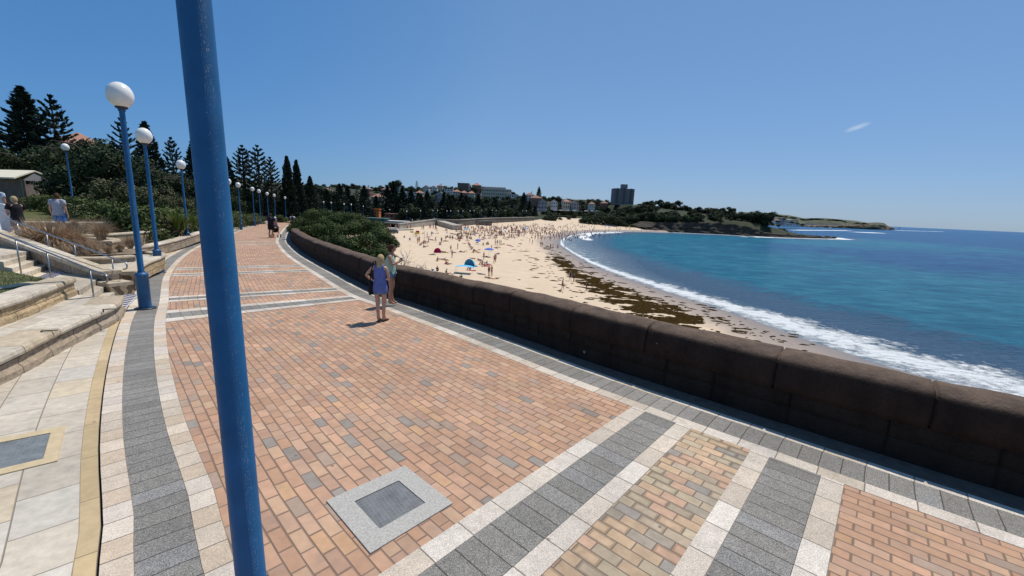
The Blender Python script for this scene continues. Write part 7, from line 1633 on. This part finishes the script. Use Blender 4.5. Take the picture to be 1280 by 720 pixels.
me.polygons.foreach_set('material_index', bmm); o = link('far_crowd', me); tag(o, 'tiny distant swimmers and sunbathers massed at the far end of the beach', 'crowd', kind='stuff')
# shade things on the sand
def spt(px, py): x, y, z = sandpt([px], [py]); return Vector((x[0], y[0], z[0]))
def umbrella(px, py, r, h, colr, label, tilt=.0):
    e = empty('beach_umbrella', spt(px, py)); tag(e, label, 'umbrella'); mb = MB(); mb.tube([(0, 0, 0), (0, 0, h)], .025, 8); mb.build('pole', M_WHC, e)
    mb = MB(); mb.lathe([(.01, h+.02), (r*.35, h-.04), (r*.7, h-.18), (r, h-.40), (r*.98, h-.43), (r*.68, h-.22), (.01, h-.03)], n=8); o = mb.build('canopy', colr, e); o.rotation_euler = (tilt, 0, .3); return e
M_SKYB = cloth('sky_blue_nylon', (.10, .45, .70)); M_ROYB = cloth('royal_blue_canvas', (.10, .17, .50)); M_PINKN = cloth('magenta_nylon', (.60, .06, .22))
umbrella(611, 321, 1.15, 2.0, M_ROYB, 'royal blue beach umbrella with a person standing under it'); umbrella(597, 305, .9, 1.5, M_ROYB, 'smaller dark blue umbrella in the crowd above the royal blue one', .3)
umbrella(583, 291, 1.1, 1.9, M_SKYB, 'pale blue umbrella in the left part of the dense crowd'); umbrella(631, 292, 1.1, 1.9, cloth('white_canvas', (.7, .7, .7)), 'white beach umbrella in the dense crowd'); umbrella(657, 289, 1.1, 1.8, M_SKYB, 'pale blue umbrella right in the crowd towards the north'); umbrella(684, 285, 1.1, 1.8, cloth('white_canvas', (.7, .7, .7)), 'white umbrella farthest right in the beach crowd')
def tent(px, py, w, h, d, m_, label, yaw=0., open_=True):
    e = empty('beach_tent', spt(px, py), yaw); tag(e, label, 'tent'); mb = MB(); n, m = 14, 7
    for i in range(m+1):
        v = math.pi/2*i/m
        for k in range(n+1): u = math.pi*k/n+(0 if not open_ else 0); mb.v.append((math.cos(u)*w/2*math.cos(v*.98), math.sin(u)*d*math.cos(v*.98), math.sin(v)*h))
    for i in range(m):
        for k in range(n): a = i*(n+1)+k; mb.f.append((a, a+1, a+n+2, a+n+1)); mb.m.append(0)
    mb.build('shell', m_, e, True); mb = MB(); mb.add([(-w/2, -.5, .02), (w/2, -.5, .02), (w/2, d*.6, .02), (-w/2, d*.6, .02)], [(0, 1, 2, 3)]); mb.build('floor', m_, e); return e
tent(586.5, 333, 2.1, 1.35, 1.3, M_SKYB, 'bright blue dome beach tent in the middle foreground of the sand', -.4); tent(547, 316, 1.7, 1.1, 1.1, M_PINKN, 'magenta pop-up tent on the sand behind the bare branches', .5)
fs_ = spt(580.5, 341.5); e = empty('sun_shade', fs_); tag(e, 'flat sky-blue sun shade on short poles, below the blue dome tent', 'sun shade')
mb = MB()
for i in range(5):
    for k in range(9): x_ = -1.35+2.7*k/8; y_ = -1.+2.*i/4; mb.v.append((x_, y_, 1.05+.18*math.cos(x_*1.15)+.03*math.sin(y_*4)))
for i in range(4):
    for k in range(8): a = i*9+k; mb.f.append((a, a+1, a+10, a+9)); mb.m.append(0)
mb.build('canopy', M_SKYB, e, True)
for x_, y_ in ((-1.3, -.95), (1.3, -.95), (-1.3, .95), (1.3, .95)): mb = MB(); mb.tube([(x_, y_, 0), (x_, y_, 1.07)], .02, 6); mb.build('pole', M_WHC, e)
def flag(px, py, h, colr, label, fl=True):
    e = empty('flag_pole', spt(px, py)); tag(e, label, 'flag'); mb = MB(); mb.tube([(0, 0, 0), (0, 0, h)], .05, 6); mb.build('pole', M_BRK, e)
    if fl:
        for k, m_ in enumerate(colr):
            mb = MB()
            for i in range(5):
                for z_ in (0, 1): mb.v.append((-.05-i*.22, .05*math.sin(i*1.8), h-.45*(k+z_)))
            for i in range(4): mb.f.append((2*i, 2*i+1, 2*i+3, 2*i+2)); mb.m.append(0)
            mb.build('flag_cloth', m_, e)
M_YEL = cloth('yellow_cloth', (.65, .48, .05)); flag(524, 302, 3.0, (SWM['red'], M_YEL), 'thin pole with a red and yellow lifesaver flag, left one of the two poles'); flag(530.3, 303, 3.2, (SWM['red'],), 'bare thin pole standing on the sand, right one of the two poles', False); flag(516.5, 296, 1.7, (M_YEL,), 'short yellow flag in the sand left of the two poles')

# terrace paving under the people on the upper left
poly_sheet('terrace', [(-13.6, 10.8), (-14.6, 13.0), (-16.3, 14.8), (-18.4, 16.2), (-19.6, 18.2), (-22.5, 20.6), (-26, 19.0), (-27, 15), (-22, 11), (-17, 9.5)], .895, M_SAND, 'structure', 1.3)
for o in bpy.data.objects:
    L_ = o.get('label')
    if L_ and not (4 <= len(L_.split()) <= 16): print('LABEL', len(L_.split()), L_)
